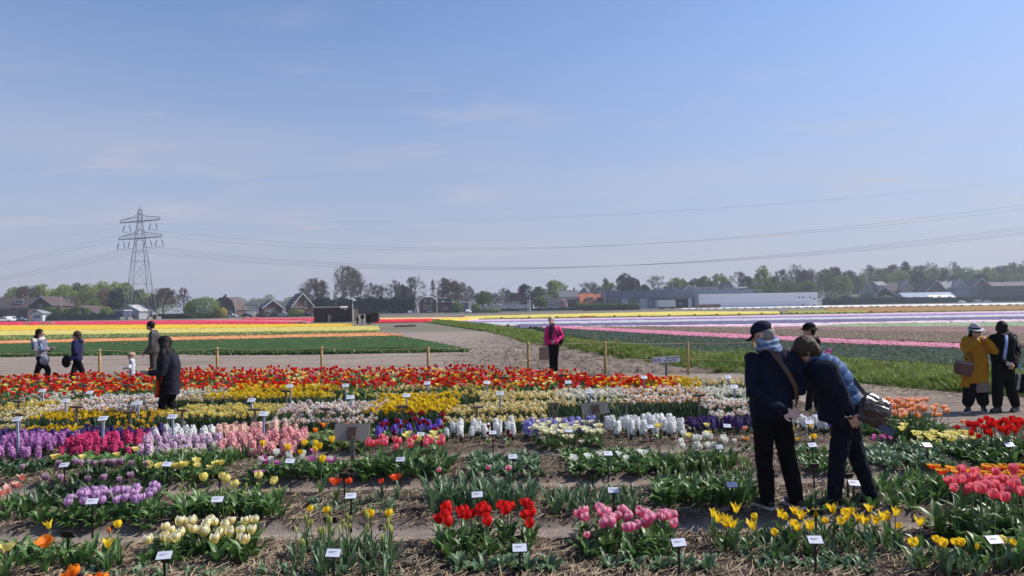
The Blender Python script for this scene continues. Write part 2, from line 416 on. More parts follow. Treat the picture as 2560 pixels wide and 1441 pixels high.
def litter():
    n = 2600; Y = 10.9 + rng.random(n) * 7; xn, xf = bank_axis(Y); X = xn + .1 - np.abs(rng.normal(0, 1.6, n)); k = X > 5.6; X, Y = X[k], Y[k]; n = len(X); a = rng.uniform(0, 6.28, n); L = rng.uniform(.02, .07, n); w = L * .35
    dx, dy = np.cos(a) * L, np.sin(a) * L; Z = gh(X, Y) + .006
    V = np.stack([np.stack([X - dx, Y - dy, Z], -1), np.stack([X + dy * .4, Y - dx * .4, Z + .012], -1), np.stack([X + dx, Y + dy, Z + .01], -1)], 1); pv = np.zeros((n, 3, 3)); pv[:, :, 0] = rng.random(n)[:, None]
    tag(link('leaf_litter', npmesh('leaf_litter', V.reshape(-1, 3), np.arange(n * 3).reshape(-1, 3), None, [MATS['straw']], pv.reshape(-1, 3), False)), 'dry leaves and grass littering the track beside the bank', 'litter', kind='stuff')
litter()
def build_clods():
    t = T(); q = MB(); q.ellipsoid((0, 0, 0.1), (0.5, 0.42, 0.34), 6, 4)
    V = np.array(q.v); F = []
    for f in q.f:
        for k in range(1, len(f) - 1): F.append((f[0], f[k], f[k + 1]))
    ts = []
    for s in range(4):
        t = T(); t.add(V * (1 + 0.35 * (np.random.default_rng(s).random((len(V), 1)) - 0.5)), F); ts.append(t)
    # crumbled edges of the beds and the churned track
    n = 13000; Y = 4.3 + rng.random(n) ** 1.5 * 10; X = rng.uniform(-1, 1, n) * (Y * 0.8)
    b = bedmask(X, Y); k = (b > 0.02) & (rng.random(n) < np.where(b < 0.97, 1.0, 0.3)); X, Y = X[k], Y[k]
    n2 = 1500; Y2 = 20.5 + rng.random(n2) ** 1.4 * 22; xn, xf = bank_axis(Y2); X2 = xn - 0.3 - rng.random(n2) * 7
    k2 = X2 > -6; X2, Y2 = X2[k2], Y2[k2]
    a1 = scatter_arrays(ts, np.stack([X, Y, gh(X, Y)], -1), (0.012, 0.055), 0.3)
    a2 = scatter_arrays(ts, np.stack([X2, Y2, gh(X2, Y2)], -1), (0.02, 0.09), 0.3)
    V, F, M, A = join_arrays([a1, a2])
    cm = plant('clod', (0.075, 0.055, 0.042), (0.19, 0.145, 0.11), trans=0.0, rough=0.95, spec=0.1)
    tag(link('soil_clods', npmesh('soil_clods', V, F, None, [cm], A, False)), 'crumbled clods of earth along the bed edges and the track', 'soil', kind='stuff')
build_clods()
# ================================================================== PLANT SHAPES
def petal(kind, th, R0, L, w, rows=5, cols=3, inner=False):
    """one petal as a curved surface; th = direction round the flower"""
    V = []; A = []
    for i in range(rows):
        t = i / (rows - 1)
        if kind == 'cup':   r = R0 * (0.25 + 1.05 * math.sin(math.pi * (0.08 + 0.60 * t))) * (1 - 0.22 * t * t); ww = w * (0.35 + 0.9 * math.sin(math.pi * (0.12 + 0.70 * t))) ; z = L * t
        elif kind == 'open': r = R0 * (0.25 + 1.15 * math.sin(math.pi * (0.06 + 0.42 * t))); ww = w * (0.35 + 0.9 * math.sin(math.pi * (0.12 + 0.68 * t))); z = L * t ** 0.85 * 0.9
        elif kind == 'lily': r = R0 * (0.25 + 0.85 * math.sin(math.pi * (0.08 + 0.55 * t)) + 0.95 * max(0, t - 0.55) ** 1.3 * 2.4); ww = w * 1.1 * math.sin(math.pi * (0.14 + 0.84 * t)) ** 0.9; z = L * (t - 0.06 * t ** 4)
        elif kind == 'bud':  r = R0 * (0.25 + 0.75 * math.sin(math.pi * (0.06 + 0.88 * t))); ww = w * math.sin(math.pi * (0.12 + 0.86 * t)); z = L * t
        else:                r = R0 * (0.2 + 1.3 * t); ww = w * math.sin(math.pi * (0.12 + 0.80 * t)); z = L * 0.55 * t ** 0.7   # daffodil-like flat
        if inner: r *= 0.80; z *= 0.97
        for j in range(cols):
            s = -1 + 2 * j / (cols - 1)
            ang = th + s * ww
            k = 1 + (0.05 if kind in ('cup', 'open') else 0.0) * (1 - abs(s)) * t - 0.06 * abs(s) * (kind == 'bud')
            zz = z - (0.10 * L * abs(s) ** 2 * t if kind in ('cup', 'open', 'lily') else 0.04 * L * abs(s) * t)
            V.append((r * k * math.cos(ang), r * k * math.sin(ang), zz)); A.append((t, abs(s) * t))
    t_ = T(); t_.add(V, grid_tris(rows, cols), 0, A); return t_
FK = dict(cup=(0.032, 0.074, 0.62), open=(0.040, 0.062, 0.60), lily=(0.026, 0.080, 0.60), bud=(0.0125, 0.062, 0.95), double=(0.040, 0.066, 0.50), small=(0.024, 0.055, 0.62))
def flower_T(kind, mi=0, lo=False):
    R0, L, w = FK[kind]; kk = {'double': 'open', 'small': 'cup'}.get(kind, kind); t = T(); rr = random.Random(hash(kind) % 99)
    rows, cols = (4, 2) if lo else (5, 3)
    for i in range(3): t.cat(petal(kk, i * 2.094 + rr.uniform(-.1, .1), R0, L * rr.uniform(.94, 1.04), w * (1.2 if lo else 1), rows, cols), mi=mi)
    for i in range(3): t.cat(petal(kk, i * 2.094 + 1.047, R0, L * 0.98, w * (1.2 if lo else 1), rows, cols, True), mi=mi)
    if kind == 'double':
        for i in range(6): t.cat(petal('cup', i * 1.047 + .4, R0 * .62, L * .92, w * 1.1, rows, cols, True), mi=mi)
    return t
def leaf_T(L=0.25, W=0.024, lean=0.5, curl=0.8, th=0.0, rows=5, flat=False, twist=0.0, mi=0):
    """leaf blade rising from the ground, folded along its midrib and arching outwards"""
    V = []; A = []; x = 0.008; z = -0.02
    for i in range(rows):
        t = i / (rows - 1)
        a = lean * 0.35 + (lean + curl) * t * t              # angle from vertical
        if i: x += math.sin(a) * L / (rows - 1); z += math.cos(a) * L / (rows - 1)
        w = W * (0.45 + 0.75 * math.sin(math.pi * min(1, 0.18 + 0.82 * t))) if t < 0.99 else 0.001
        tw = twist * t
        for s in (-1, 0, 1):
            lift = 0.0 if flat else abs(s) * w * 0.42
            px = x - lift * math.cos(a); pz = z + lift * math.sin(a); py = s * w
            py2 = py * math.cos(tw); px2 = px + py * math.sin(tw)
            V.append((px2 * math.cos(th) - py2 * math.sin(th), px2 * math.sin(th) + py2 * math.cos(th), pz)); A.append((t * 0.8, abs(s) * 0.5))
    t_ = T(); t_.add(V, grid_tris(rows, 3), mi, A); return t_
def tube_T(p0, p1, r, n=3, mi=0, bend=(0, 0)):
    p0 = np.array(p0, float); p1 = np.array(p1, float); mid = (p0 + p1) / 2 + np.array([bend[0], bend[1], 0])
    V = []
    for p, q in ((p0, r), (mid, r), (p1, r * 0.85)):
        for k in range(n): V.append(p + np.array([math.cos(6.283 * k / n) * q, math.sin(6.283 * k / n) * q, 0]))
    F = []
    for i in range(2):
        for k in range(n): a = i * n + k; b = i * n + (k + 1) % n; F += [(a, b, b + n), (a, b + n, a + n)]
    return T().add(V, F, mi)

# ---- surfaces
LEAF  = plant('leaf_green', (0.055, 0.130, 0.030), (0.110, 0.205, 0.052), tip=(0.16, 0.25, 0.08), tipw=0.3, rough=0.42, trans=0.3, spec=0.45)
LEAFB = plant('leaf_blue',  (0.066, 0.136, 0.060), (0.125, 0.205, 0.100), tip=(0.16, 0.24, 0.14), tipw=0.3, rough=0.45, trans=0.28, spec=0.45)
LEAFD = plant('leaf_dark',  (0.024, 0.056, 0.022), (0.046, 0.090, 0.032), tip=(0.08, 0.13, 0.05), tipw=0.2, rough=0.42, trans=0.25, spec=0.5)
STEM  = plant('stem_green', (0.08, 0.14, 0.05), (0.12, 0.19, 0.08), rough=0.5, trans=0.1)
C = {}
def fc(name, a, b, **k): C[name] = plant('petal_' + name, a, b, rough=0.5, trans=0.42, spec=0.25, **k)
fc('pale_yellow', (0.80, 0.66, 0.22), (0.85, 0.72, 0.30), tip=(0.88, 0.86, 0.70), tipw=0.9)
fc('red', (0.62, 0.012, 0.012), (0.74, 0.022, 0.015))
fc('pink', (0.80, 0.12, 0.24), (0.78, 0.18, 0.34), tip=(0.90, 0.62, 0.68), tipw=0.7)
fc('yellow', (0.85, 0.56, 0.02), (0.88, 0.66, 0.03))
fc('soft_yellow', (0.80, 0.68, 0.16), (0.84, 0.74, 0.28))
fc('orange', (0.85, 0.16, 0.01), (0.90, 0.24, 0.02), tip=(0.92, 0.42, 0.03), tipw=0.5)
fc('orange_red', (0.70, 0.055, 0.015), (0.78, 0.10, 0.02))
fc('lilac', (0.50, 0.26, 0.52), (0.58, 0.33, 0.58), tip=(0.72, 0.52, 0.72), tipw=0.6)
fc('plum', (0.26, 0.12, 0.22), (0.42, 0.22, 0.34), tip=(0.62, 0.48, 0.52), tipw=0.7)
fc('coral', (0.82, 0.085, 0.13), (0.80, 0.14, 0.20), tip=(0.88, 0.34, 0.36), tipw=0.5)
fc('flame', (0.55, 0.03, 0.01), (0.66, 0.06, 0.01), tip=(0.90, 0.52, 0.05), tipw=0.95)
fc('white', (0.76, 0.77, 0.70), (0.84, 0.84, 0.78))
fc('cream', (0.78, 0.75, 0.50), (0.82, 0.78, 0.58))
fc('magenta', (0.62, 0.10, 0.42), (0.70, 0.22, 0.52))
fc('peach', (0.88, 0.42, 0.05), (0.84, 0.34, 0.24), tip=(0.90, 0.56, 0.46), tipw=0.75)
fc('bud_green', (0.30, 0.38, 0.08), (0.45, 0.48, 0.14), tip=(0.62, 0.58, 0.20), tipw=0.6)
fc('bud_white', (0.38, 0.44, 0.20), (0.55, 0.58, 0.34), tip=(0.70, 0.70, 0.50), tipw=0.5)
fc('dark_red', (0.22, 0.006, 0.02), (0.34, 0.012, 0.04))
fc('salmon', (0.85, 0.28, 0.20), (0.88, 0.42, 0.34), tip=(0.88, 0.70, 0.55), tipw=0.6)
fc('h_violet', (0.38, 0.10, 0.38), (0.56, 0.24, 0.54), tip=(0.70, 0.46, 0.70), tipw=0.5)
fc('h_crimson', (0.55, 0.02, 0.12), (0.68, 0.05, 0.22), tip=(0.78, 0.16, 0.34), tipw=0.4)
fc('h_pale', (0.66, 0.44, 0.60), (0.74, 0.54, 0.68), tip=(0.82, 0.68, 0.76), tipw=0.5)
fc('h_salmon', (0.74, 0.30, 0.34), (0.80, 0.42, 0.42), tip=(0.88, 0.62, 0.58), tipw=0.5)
fc('h_peach', (0.82, 0.52, 0.42), (0.84, 0.60, 0.50), tip=(0.90, 0.74, 0.64), tipw=0.5)
fc('h_indigo', (0.028, 0.014, 0.10), (0.07, 0.03, 0.18), tip=(0.14, 0.08, 0.30), tipw=0.5)
fc('h_blue', (0.12, 0.06, 0.50), (0.20, 0.12, 0.62), tip=(0.38, 0.28, 0.75), tipw=0.4)
fc('h_lavender', (0.28, 0.26, 0.62), (0.40, 0.38, 0.72), tip=(0.58, 0.56, 0.82), tipw=0.5)
fc('h_white', (0.76, 0.77, 0.76), (0.84, 0.84, 0.82))
fc('d_yellow', (0.86, 0.60, 0.02), (0.90, 0.70, 0.04))
fc('d_gold', (0.82, 0.46, 0.01), (0.86, 0.56, 0.02))
fc('d_lemon', (0.84, 0.76, 0.24), (0.88, 0.80, 0.36))
fc('d_cream', (0.82, 0.78, 0.50), (0.86, 0.82, 0.62))
fc('d_white', (0.85, 0.84, 0.78), (0.89, 0.88, 0.85))
fc('cup_orange', (0.84, 0.34, 0.03), (0.88, 0.44, 0.06))
fc('cup_yellow', (0.86, 0.56, 0.03), (0.88, 0.64, 0.08))
fc('cup_pink', (0.84, 0.48, 0.30), (0.86, 0.56, 0.38))

_ON = 'first second third fourth fifth sixth seventh eighth ninth tenth eleventh twelfth thirteenth fourteenth fifteenth sixteenth seventeenth eighteenth nineteenth'.split()
_TN = {2: ('twenty', 'twentieth'), 3: ('thirty', 'thirtieth'), 4: ('forty', 'fortieth'), 5: ('fifty', 'fiftieth')}
def nth(i): return _ON[i] if i < 19 else (_TN[(i + 1) // 10][1] if (i + 1) % 10 == 0 else _TN[(i + 1) // 10][0] + '-' + _ON[(i + 1) % 10 - 1])
def short(s, n=12): return ' '.join(s.split()[:n]).rstrip(',')
# ================================================================== INDIVIDUAL TULIPS
LEAFM = {}
def leaf_meshes(key, m, Ls, Ws, lean, curl, k=5):
    if key not in LEAFM:
        rr = random.Random(len(LEAFM) + 3)
        LEAFM[key] = [leaf_T(rr.uniform(*Ls), rr.uniform(*Ws), rr.uniform(*lean), rr.uniform(*curl), 0, 5, twist=rr.uniform(-.7, .7)).mesh('leaf', [m]) for _ in range(k)]
    return LEAFM[key]
STEMM = tube_T((0, 0, -0.02), (0, 0, 1.0), 0.0042, 4).mesh('stem', [STEM])
RECM = MB().ellipsoid((0, 0, 0.003), (0.007, 0.007, 0.006), 6, 4).mesh('receptacle', STEM)
PETM = {}
def petals(kind, cname):
    k = (kind, cname)
    if k not in PETM:
        R0, L, w = FK[kind]; kk = {'double': 'open', 'small': 'cup'}.get(kind, kind)
        PETM[k] = [petal(kk, 0, R0, L, w).mesh('petal', [C[cname]]), petal(kk, 0, R0, L * .98, w, inner=True).mesh('petal', [C[cname]])]
    return PETM[k]
NT = 0
def onbed(y):
    p = ((y - BED0 + BEDP / 2) % BEDP) - BEDP / 2          # keep roots out of the foot paths
    return y if abs(p) > .34 or y > 10.5 or y < 5.0 else y + (math.copysign(.34, p) - p) * 1.0
def tulip(x, y, h, kind, cname, label, group, leafset, nleaf=3, lsc=1.0, ftilt=0.16):
    global NT; NT += 1
    rr = random; lean = Vector((rr.gauss(0, .09), rr.gauss(0, .09), 1)).normalized(); x -= lean.x * h; y = onbed(y - lean.y * h); z = ghs(x, y)
    root = empty('tulip', (x, y, z), 0, label, 'tulip', group)
    top = lean * h
    q = lean.to_track_quat('Z', 'Y').to_euler()
    link('stem', STEMM, root, rot=q, sc=(1, 1, h))
    d = Vector((rr.gauss(0, ftilt), rr.gauss(0, ftilt), 1)).normalized()
    fl = link('flower', RECM, root, loc=top, rot=d.to_track_quat('Z', 'Y').to_euler(), sc=rr.uniform(.90, 1.20))
    pm = petals(kind, cname)
    for i in range(3):
        link('petal', pm[0], fl, rot=(rr.gauss(0, .05), rr.gauss(0, .05), i * 2.094 + rr.gauss(0, .06)), sc=rr.uniform(.95, 1.04))
        link('petal', pm[1], fl, rot=(rr.gauss(0, .04), rr.gauss(0, .04), i * 2.094 + 1.047 + rr.gauss(0, .06)))
    if kind == 'double':
        for i in range(3): link('petal', pm[1], fl, rot=(rr.gauss(0, .1), rr.gauss(0, .1), i * 2.094 + .4), sc=.72)
    a0 = rr.uniform(0, 6.28)
    for i in range(nleaf):
        link('leaf', rr.choice(leafset), root, rot=(rr.gauss(0, .06), rr.gauss(0, .06), a0 + i * 6.283 / nleaf + rr.gauss(0, .25)), sc=rr.uniform(.75, 1.15) * lsc)
    return root
def clump(x, y, label, group, leafset, n=12, spread=0.05, sc=(.7, 1.1)):
    y = onbed(y); sc = (sc[0] * .88, sc[1] * .9)
    root = empty('tulip_foliage', (x, y, ghs(x, y)), random.uniform(0, 6.28), label, 'tulip leaves', group)
    for i in range(n):
        a = random.uniform(0, 6.28); r = abs(random.gauss(0, spread))
        link('leaf', random.choice(leafset), root, loc=(r * math.cos(a), r * math.sin(a), 0), rot=(random.gauss(0, .08), random.gauss(0, .08), a + random.gauss(0, .5)), sc=random.uniform(*sc))
    return root

LG = leaf_meshes('g', LEAF, (.17, .27), (.015, .024), (.12, .5), (.15, .9), 7)
LBl = leaf_meshes('b', LEAFB, (.12, .18), (.014, .022), (.4, .9), (.3, 1.1))
LW = leaf_meshes('w', LEAF, (.16, .25), (.022, .036), (.18, .65), (.2, 1.0), 7)
LN = leaf_meshes('n', LEAFB, (.17, .27), (.009, .015), (.12, .5), (.1, .8), 7)

def pts(s, x0, y0, k):
    """heads measured on the photograph: (crop px) -> photo px"""
    v = [tuple(float(q) for q in p.split(',')) for p in s.split()]
    return [(x0 + a / k, y0 + b / k) for a, b in v]
K1, K5, K6 = 2560 / 540, 1764 / 540, 4.0
def plant_heads(heads, h, kind, cname, label, group, leafset, nleaf=3, hv=0.022, **kw):
    order = {i: r_ for r_, i in enumerate(sorted(range(len(heads)), key=lambda i: heads[i][0]))}
    for i_, (px, py) in enumerate(heads):
        hh = h + random.uniform(-hv, hv)
        g = G(px, py, hh + 0.085 + 0.04)                     # middle of the flower
        tulip(g.x, g.y, hh, kind if random.random() > (.28 if kind == 'lily' else .14) or kind == 'bud' else 'small', cname, short(label) + ', ' + nth(order[i_]) + ' from the left', group, leafset, nleaf, **kw)
HEADS = dict(
 red=pts("555,545 530,615 580,630 500,690 570,720 585,775 465,765 775,570 730,620 725,690 785,690 840,660 985,540 940,590 1000,600 1035,630 955,640 1020,700 1040,770 1205,530 1285,540 1240,580 1310,600 1225,625 1275,625 1485,510 1530,560 1470,560 1540,600 1490,665 1550,660 1520,770", 1000, 1140, K1),
 pink=pts("2110,620 2190,640 2200,720 2210,880 2350,630 2420,660 2435,590 2400,790 2490,730 2510,770", 1000, 1140, K1) + pts("60,610 40,665 100,740 130,770 250,580 250,650 295,630 200,700 310,720 355,680 320,860 375,850 470,620 540,610 510,680 455,815 605,680 550,790 600,760 680,690 720,620 765,620 770,690 860,660 870,790", 1500, 1140, K1),
 lily=pts("1335,665 1395,735 1490,730 1500,790 1570,800 1610,640 1840,690 1810,820 2120,660 2180,695 2310,650 2380,690 2290,770 2330,820 2490,790 2060,850", 1500, 1140, K1) + pts("70,895 15,1010 210,890 140,970 290,910 350,885 265,980 410,940 460,960 505,880 550,960 645,935 715,900 735,1010 915,980 620,950 320,940", 2020, 1000, K5),
 fringe=pts("1765,960 1960,830 2030,865 1940,930 1990,950 2080,945 2150,870 2210,710 2290,740 2230,800 2290,870 2450,800 2400,890 2500,760", 0, 1140, K1) + pts("30,890 75,815 105,760 150,730 180,770 240,905 180,970 300,820 340,870 375,750 470,845 470,910 530,960 590,750 640,760 605,850", 500, 1140, K1),
 orange=pts("455,1370 760,1400 650,1415 1050,1420 1190,1400 130,1425 320,1425 1240,1405 850,1420", 0, 1140, K1),
 lilac=pts("890,470 830,500 760,575 980,550 1000,400 1040,410 1000,470 1030,490 955,460 1100,410 1090,450 1140,465 1200,380 1240,390 1210,430 1200,480 1195,530 1275,465 1310,400 1300,450 1380,400 1365,430 1385,520 1440,385 1410,480 1475,490 1500,400 1560,440 1600,440 1620,505 1620,350 1655,370 1620,400 1680,490 1760,410 1820,430 1755,480 1830,360 1875,370", 0, 1140, K1),
 plum=pts("690,90 880,65 540,150 1060,50 1070,110 1200,90 1230,130 1270,120 830,140 780,180 900,190 1135,160 1225,180 1240,240 1400,100 1450,130 1610,130 1640,210 70,170 1415,270", 0, 1140, K1),
 double=pts("1745,110 1770,90 1840,140 2010,140 2080,120 2040,115 2190,110 2300,80 2340,100 2400,140 2330,75 2550,90", 0, 1140, K1) + pts("180,90 235,95", 500, 1140, K1),
 bigyellow=pts("40,250 260,225 310,265 705,235 875,250 860,290 430,320", 500, 1140, K1),
 buds=pts("1520,625 1250,700 1540,600 1260,780 1310,770 1550,660 1520,760 1690,745 1735,710 1775,725 1955,660 1985,690 2020,670 2210,670 2255,690 1140,850 1405,850 1440,870 1470,860 1970,800 2180,780 2210,790 2260,860 1655,870 1735,810 1765,800 1150,960 1240,960 1540,830 1550,760 2170,960 2250,790 2280,850", 500, 1140, K1),
 coral=pts("1150,640 1210,665 1240,640 1290,650 1325,640 1400,640 1440,630 1340,710 1320,690 1410,735 1450,700 1520,670 1600,660 1520,765 1600,720 1600,770 1650,710 1690,640 1700,700 1745,710 1530,700 1185,690 1380,615 1740,740 1660,680", 2020, 1000, K5),
 flame=pts("1020,545 1055,550 1095,575 1160,545 1195,545 1230,590 1260,590 1290,570 1330,580 1360,590 1425,560 1470,540 1500,590 1540,600 1580,605 1560,545 1600,540 1630,580 1670,590 1720,540 1750,550 1730,590 1745,630", 2020, 1000, K5),
 rred=pts("1370,220 1340,265 1400,255 1440,225 1490,215 1520,190 1510,275 1590,270 1600,190 1640,210 1690,215 1670,200 1720,295 1740,180 1755,195 1380,235 1460,235 1610,215 1530,215 1500,180 1590,175 1660,230", 2020, 1000, K5),
 midcoral=pts("1290,780 1280,830 1250,880 1300,885 1420,780 1460,790 1410,840 1550,775 1590,800 1550,860 1700,800 1750,780 1680,870 1830,880 1850,840 1870,780 1905,790 2010,830 2020,770 1990,820 1440,840", 600, 900, K6),
 tallyellow=pts("240,820 495,925 600,910 625,870 745,875 760,830 920,830 720,945 840,1000", 600, 900, K6),
 magenta=pts("210,985 205,1035 270,1080 430,1040 360,1010 690,1030 900,1000 760,940", 600, 900, K6),
 whitemix=pts("340,965 470,970 580,1005 640,940 880,990 150,1035 500,980 320,990", 600, 900, K6),
 midwhite=pts("2005,755 2000,815 2050,850 2130,785 2175,770 2165,845 2210,845 2200,890 2225,885 2250,790 2295,795 2285,825 2340,830 2345,885 2430,765 2410,825 2470,845 2535,765", 1200, 900, K6),
 lowwhite=pts("935,950 960,1000 1085,970 1205,925 1285,930 1380,900 1470,950 1610,895 1630,935", 1200, 900, K6),
 peach=pts("870,1240 920,1245 940,1270 1005,1235 1010,1280 1050,1270 1090,1240 1095,1280 1130,1310 1160,1255 1220,1300 1235,1255 1265,1230 1290,1280 1290,1340 945,1320 920,1300 1180,1270 1140,1250 985,1265 1070,1250 1200,1265 1250,1240", 1900, 600, 3.133),
)
FB = 'in the front flower bed'
HEADS['orange'] = [(x, y - 10) for x, y in HEADS['orange']]
plant_heads(HEADS['orange'], .30, 'cup', 'orange', 'bright orange tulip at the bottom left corner, nearest row of the garden', 'bright orange tulips at the bottom left corner', LW)
plant_heads(HEADS['fringe'], .17, 'cup', 'pale_yellow', 'pale yellow tulip with whitish petal rims, in the front bed at left', 'pale yellow tulips with whitish rims in the front bed', LW, nleaf=4)
plant_heads(HEADS['buds'], .32, 'bud', 'bud_green', 'tall slender tulip with closed green-yellow bud between pale yellow and red tulips', 'tall green-yellow tulip buds in the front bed', LN, nleaf=3)
plant_heads(pts("1300,605 2240,635 2020,680 1500,610", 500, 1140, K1), .34, 'small', 'yellow', 'half open yellow tulip standing above the tall green-yellow buds', 'half open yellow tulips among the tall buds', LN)
plant_heads(HEADS['red'], .25, 'cup', 'red', 'bright red full tulip in the front bed, middle of the garden', 'bright red tulips in the front bed', LG, nleaf=4, hv=.03)
plant_heads(HEADS['pink'], .19, 'cup', 'pink', 'pink tulip with pale petal edges in the front bed, right of the red ones', 'pink tulips with pale edges in the front bed', LW, nleaf=3)
plant_heads(HEADS['lily'], .19, 'lily', 'yellow', 'yellow lily-flowered tulip with pointed petals in front of the two bending men', 'yellow pointed tulips in the front bed at the feet of the two men', LG)
plant_heads(HEADS['coral'], .43, 'cup', 'coral', 'tall coral pink tulip in the dense group at the right edge', 'tall coral pink tulips at the right edge', LW, nleaf=4, hv=.04, lsc=1.35)
plant_heads(HEADS['lilac'], .14, 'cup', 'lilac', 'lilac tulip in the second bed at left, above the white name plate', 'lilac tulips in the second bed at left', LG, nleaf=3)
plant_heads(HEADS['flame'], .24, 'open', 'flame', 'dark red tulip with yellow petal edges behind the coral pink tulips', 'red tulips with yellow edges behind the coral ones', LG, nleaf=3)
plant_heads(HEADS['bigyellow'], .25, 'cup', 'soft_yellow', 'soft yellow tulip opening above a clump of green buds, second bed', 'soft yellow tulips above the green bud clump', LW, nleaf=3)
plant_heads(HEADS['midcoral'], .34, 'cup', 'coral', 'coral pink tulip in the tall group right of the blank wooden board', 'coral pink tulips right of the wooden board', LG, nleaf=3, lsc=1.25)
print('tulips', NT)
# single ones in the front bed
for (px, py, kd, cn, lb) in [(114, 1362, 'open', 'orange', 'single wide open orange tulip in the leafy front left clump'), (16, 1373, 'double', 'soft_yellow', 'ragged pale yellow tulip at the left edge of the front bed'),
        (123, 1320, 'lily', 'yellow', 'lone yellow tulip rising over the earth path at left'), (295, 1312, 'small', 'yellow', 'yellow tulip on long stem left of the pale yellow group'),
        (274, 1328, 'bud', 'orange', 'narrow yellow-orange tulip bud beside the lone yellow tulip'), (269, 1357, 'lily', 'yellow', 'low star-shaped yellow tulip at the end of the leafy clump'),
        (2283, 1356, 'small', 'yellow', 'single closed yellow tulip right of the yellow pointed group'), (2385, 1355, 'small', 'yellow', 'yellow tulip low at right, second of a short row'),
        (2343, 1351, 'small', 'yellow', 'yellow tulip low at right, first of a short row'), (2358, 1358, 'small', 'yellow', 'yellow tulip low at right, tucked in the short row'),
        (2402, 1352, 'small', 'yellow', 'yellow tulip low at right, last of the short row'), (2441, 1364, 'bud', 'yellow', 'yellow tulip bud beside the white plate at right'),
        (2531, 1351, 'small', 'yellow', 'yellow tulip right of the rightmost white plate'), (2504, 1354, 'small', 'soft_yellow', 'yellow tulip half hidden behind the rightmost white plate'),
        (1101, 1163, 'small', 'pink', 'small pink tulip at the left end of the tall green leaves'), (1222, 1157, 'small', 'pink', 'small pink tulip above the middle of the tall green leaves'),
        (1271, 1162, 'small', 'pink', 'tiny pink tulip under a white plate, third of three'), (990, 1196, 'open', 'orange_red', 'orange-red open tulip at the right of the bluish low leaves'),
        (951, 1200, 'small', 'orange_red', 'orange-red tulip second from right over the bluish leaves'), (873, 1203, 'small', 'orange_red', 'orange-red tulip beside the small black sign'),
        (837, 1207, 'open', 'orange_red', 'dull orange tulip left of the small black sign')]:
    hh = .30 if px in (123, 295) else .20
    g = G(px, py, hh + .11); tulip(g.x, g.y, hh, kd, cn, lb, None, LG if px < 900 else LN, 3)
print('tulips', NT)

# ================================================================== FOLIAGE CLUMPS (not in bloom)
def clump_at(px, py, n, label, group, ls, **k):
    g = G(px, py, 0.085); clump(g.x, g.y, label, group, ls, n, **k)
def clump_rect(x0, x1, ya, yb, cols, rows, n, label, group, ls, **k):
    for j in range(rows):
        for i in range(cols):
            px = x0 + (x1 - x0) * (i + .5) / cols + random.uniform(-8, 8); py = ya + (yb - ya) * (j + .5) / rows + random.uniform(-4, 4)
            clump_at(px, py, n, short(label, 9) + f", {'rear' if j == 0 and rows > 1 else 'front'} row, {_ON[i]} from left", group, ls, **k)
for i, px in enumerate((1150, 1205, 1262, 1318, 1378)):
    clump_at(px, 1424, 17, 'separate leafy tulip clump at the bottom below the red tulips, ' + _ON[i] + ' from left', 'five leafy clumps below the red tulips', LBl, sc=(.9, 1.35), spread=.035)
for i, px in enumerate((1532, 1588, 1655, 1712, 1768)):
    clump_at(px, 1420, 15, 'small leafy tulip clump at the bottom below the pink tulips, ' + _ON[i] + ' from left', 'leafy clumps below the pink tulips', LBl, sc=(.8, 1.2), spread=.035)
clump_rect(1880, 2180, 1395, 1432, 6, 2, 11, 'bluish low tulip leaves below the yellow pointed tulips', 'bluish low leaves at the bottom right of the middle', LBl, sc=(.6, .95))
clump_rect(2290, 2560, 1395, 1432, 6, 2, 10, 'green tulip leaves at the bottom right corner', 'green leaves at the bottom right corner', LG, sc=(.5, .85))
clump_rect(650, 1000, 1420, 1450, 7, 1, 10, 'low leafy tulip clump at the bottom edge below the tall buds', 'low leaves at the bottom edge below the tall buds', LBl, sc=(.6, 1.0))
clump_rect(200, 560, 1425, 1455, 6, 1, 10, 'low dark leafy clump at the bottom edge left of the first white plate', 'low leaves at the bottom edge at left', LBl, sc=(.6, .9))
clump_rect(0, 290, 1385, 1425, 6, 2, 12, 'leafy green tulip clump with few blooms in the front bed, far left', 'leafy clumps in the front bed, far left', LG)
clump_rect(450, 705, 1260, 1300, 6, 2, 15, 'broad leafy clump in the second bed, left of the bluish leaves', 'broad leaves in the second bed', LW, sc=(.9, 1.25), spread=.06)
clump_rect(775, 1010, 1245, 1290, 5, 2, 11, 'low bluish tulip leaves around a white plate in the second bed', 'low bluish leaves in the second bed', LBl, sc=(.6, .95))
clump_rect(1075, 1330, 1240, 1285, 7, 2, 17, 'tall dense upright tulip leaves behind the bright red tulips', 'tall leaves behind the red tulips', LN, sc=(1.1, 1.5), spread=.06)
clump_rect(1365, 1600, 1245, 1288, 6, 2, 15, 'narrow tulip leaves behind the pink tulips in the second bed', 'narrow leaves behind the pink tulips', LN, sc=(.8, 1.15), spread=.06)
clump_rect(1640, 1880, 1225, 1272, 6, 2, 15, 'broad lush leaves left of the man in the cap', 'lush leaves left of the man in the cap', LW, sc=(1.0, 1.4), spread=.06)
clump_rect(2000, 2330, 1245, 1290, 6, 2, 10, 'dark green leaves behind the legs of the two men', 'leaves behind the legs of the two men', LG, sc=(.6, .9))
clump_rect(0, 130, 1265, 1310, 3, 2, 12, 'leafy clump under pinkish open tulips at the left edge', 'leafy clumps at the left edge of the second bed', LG)

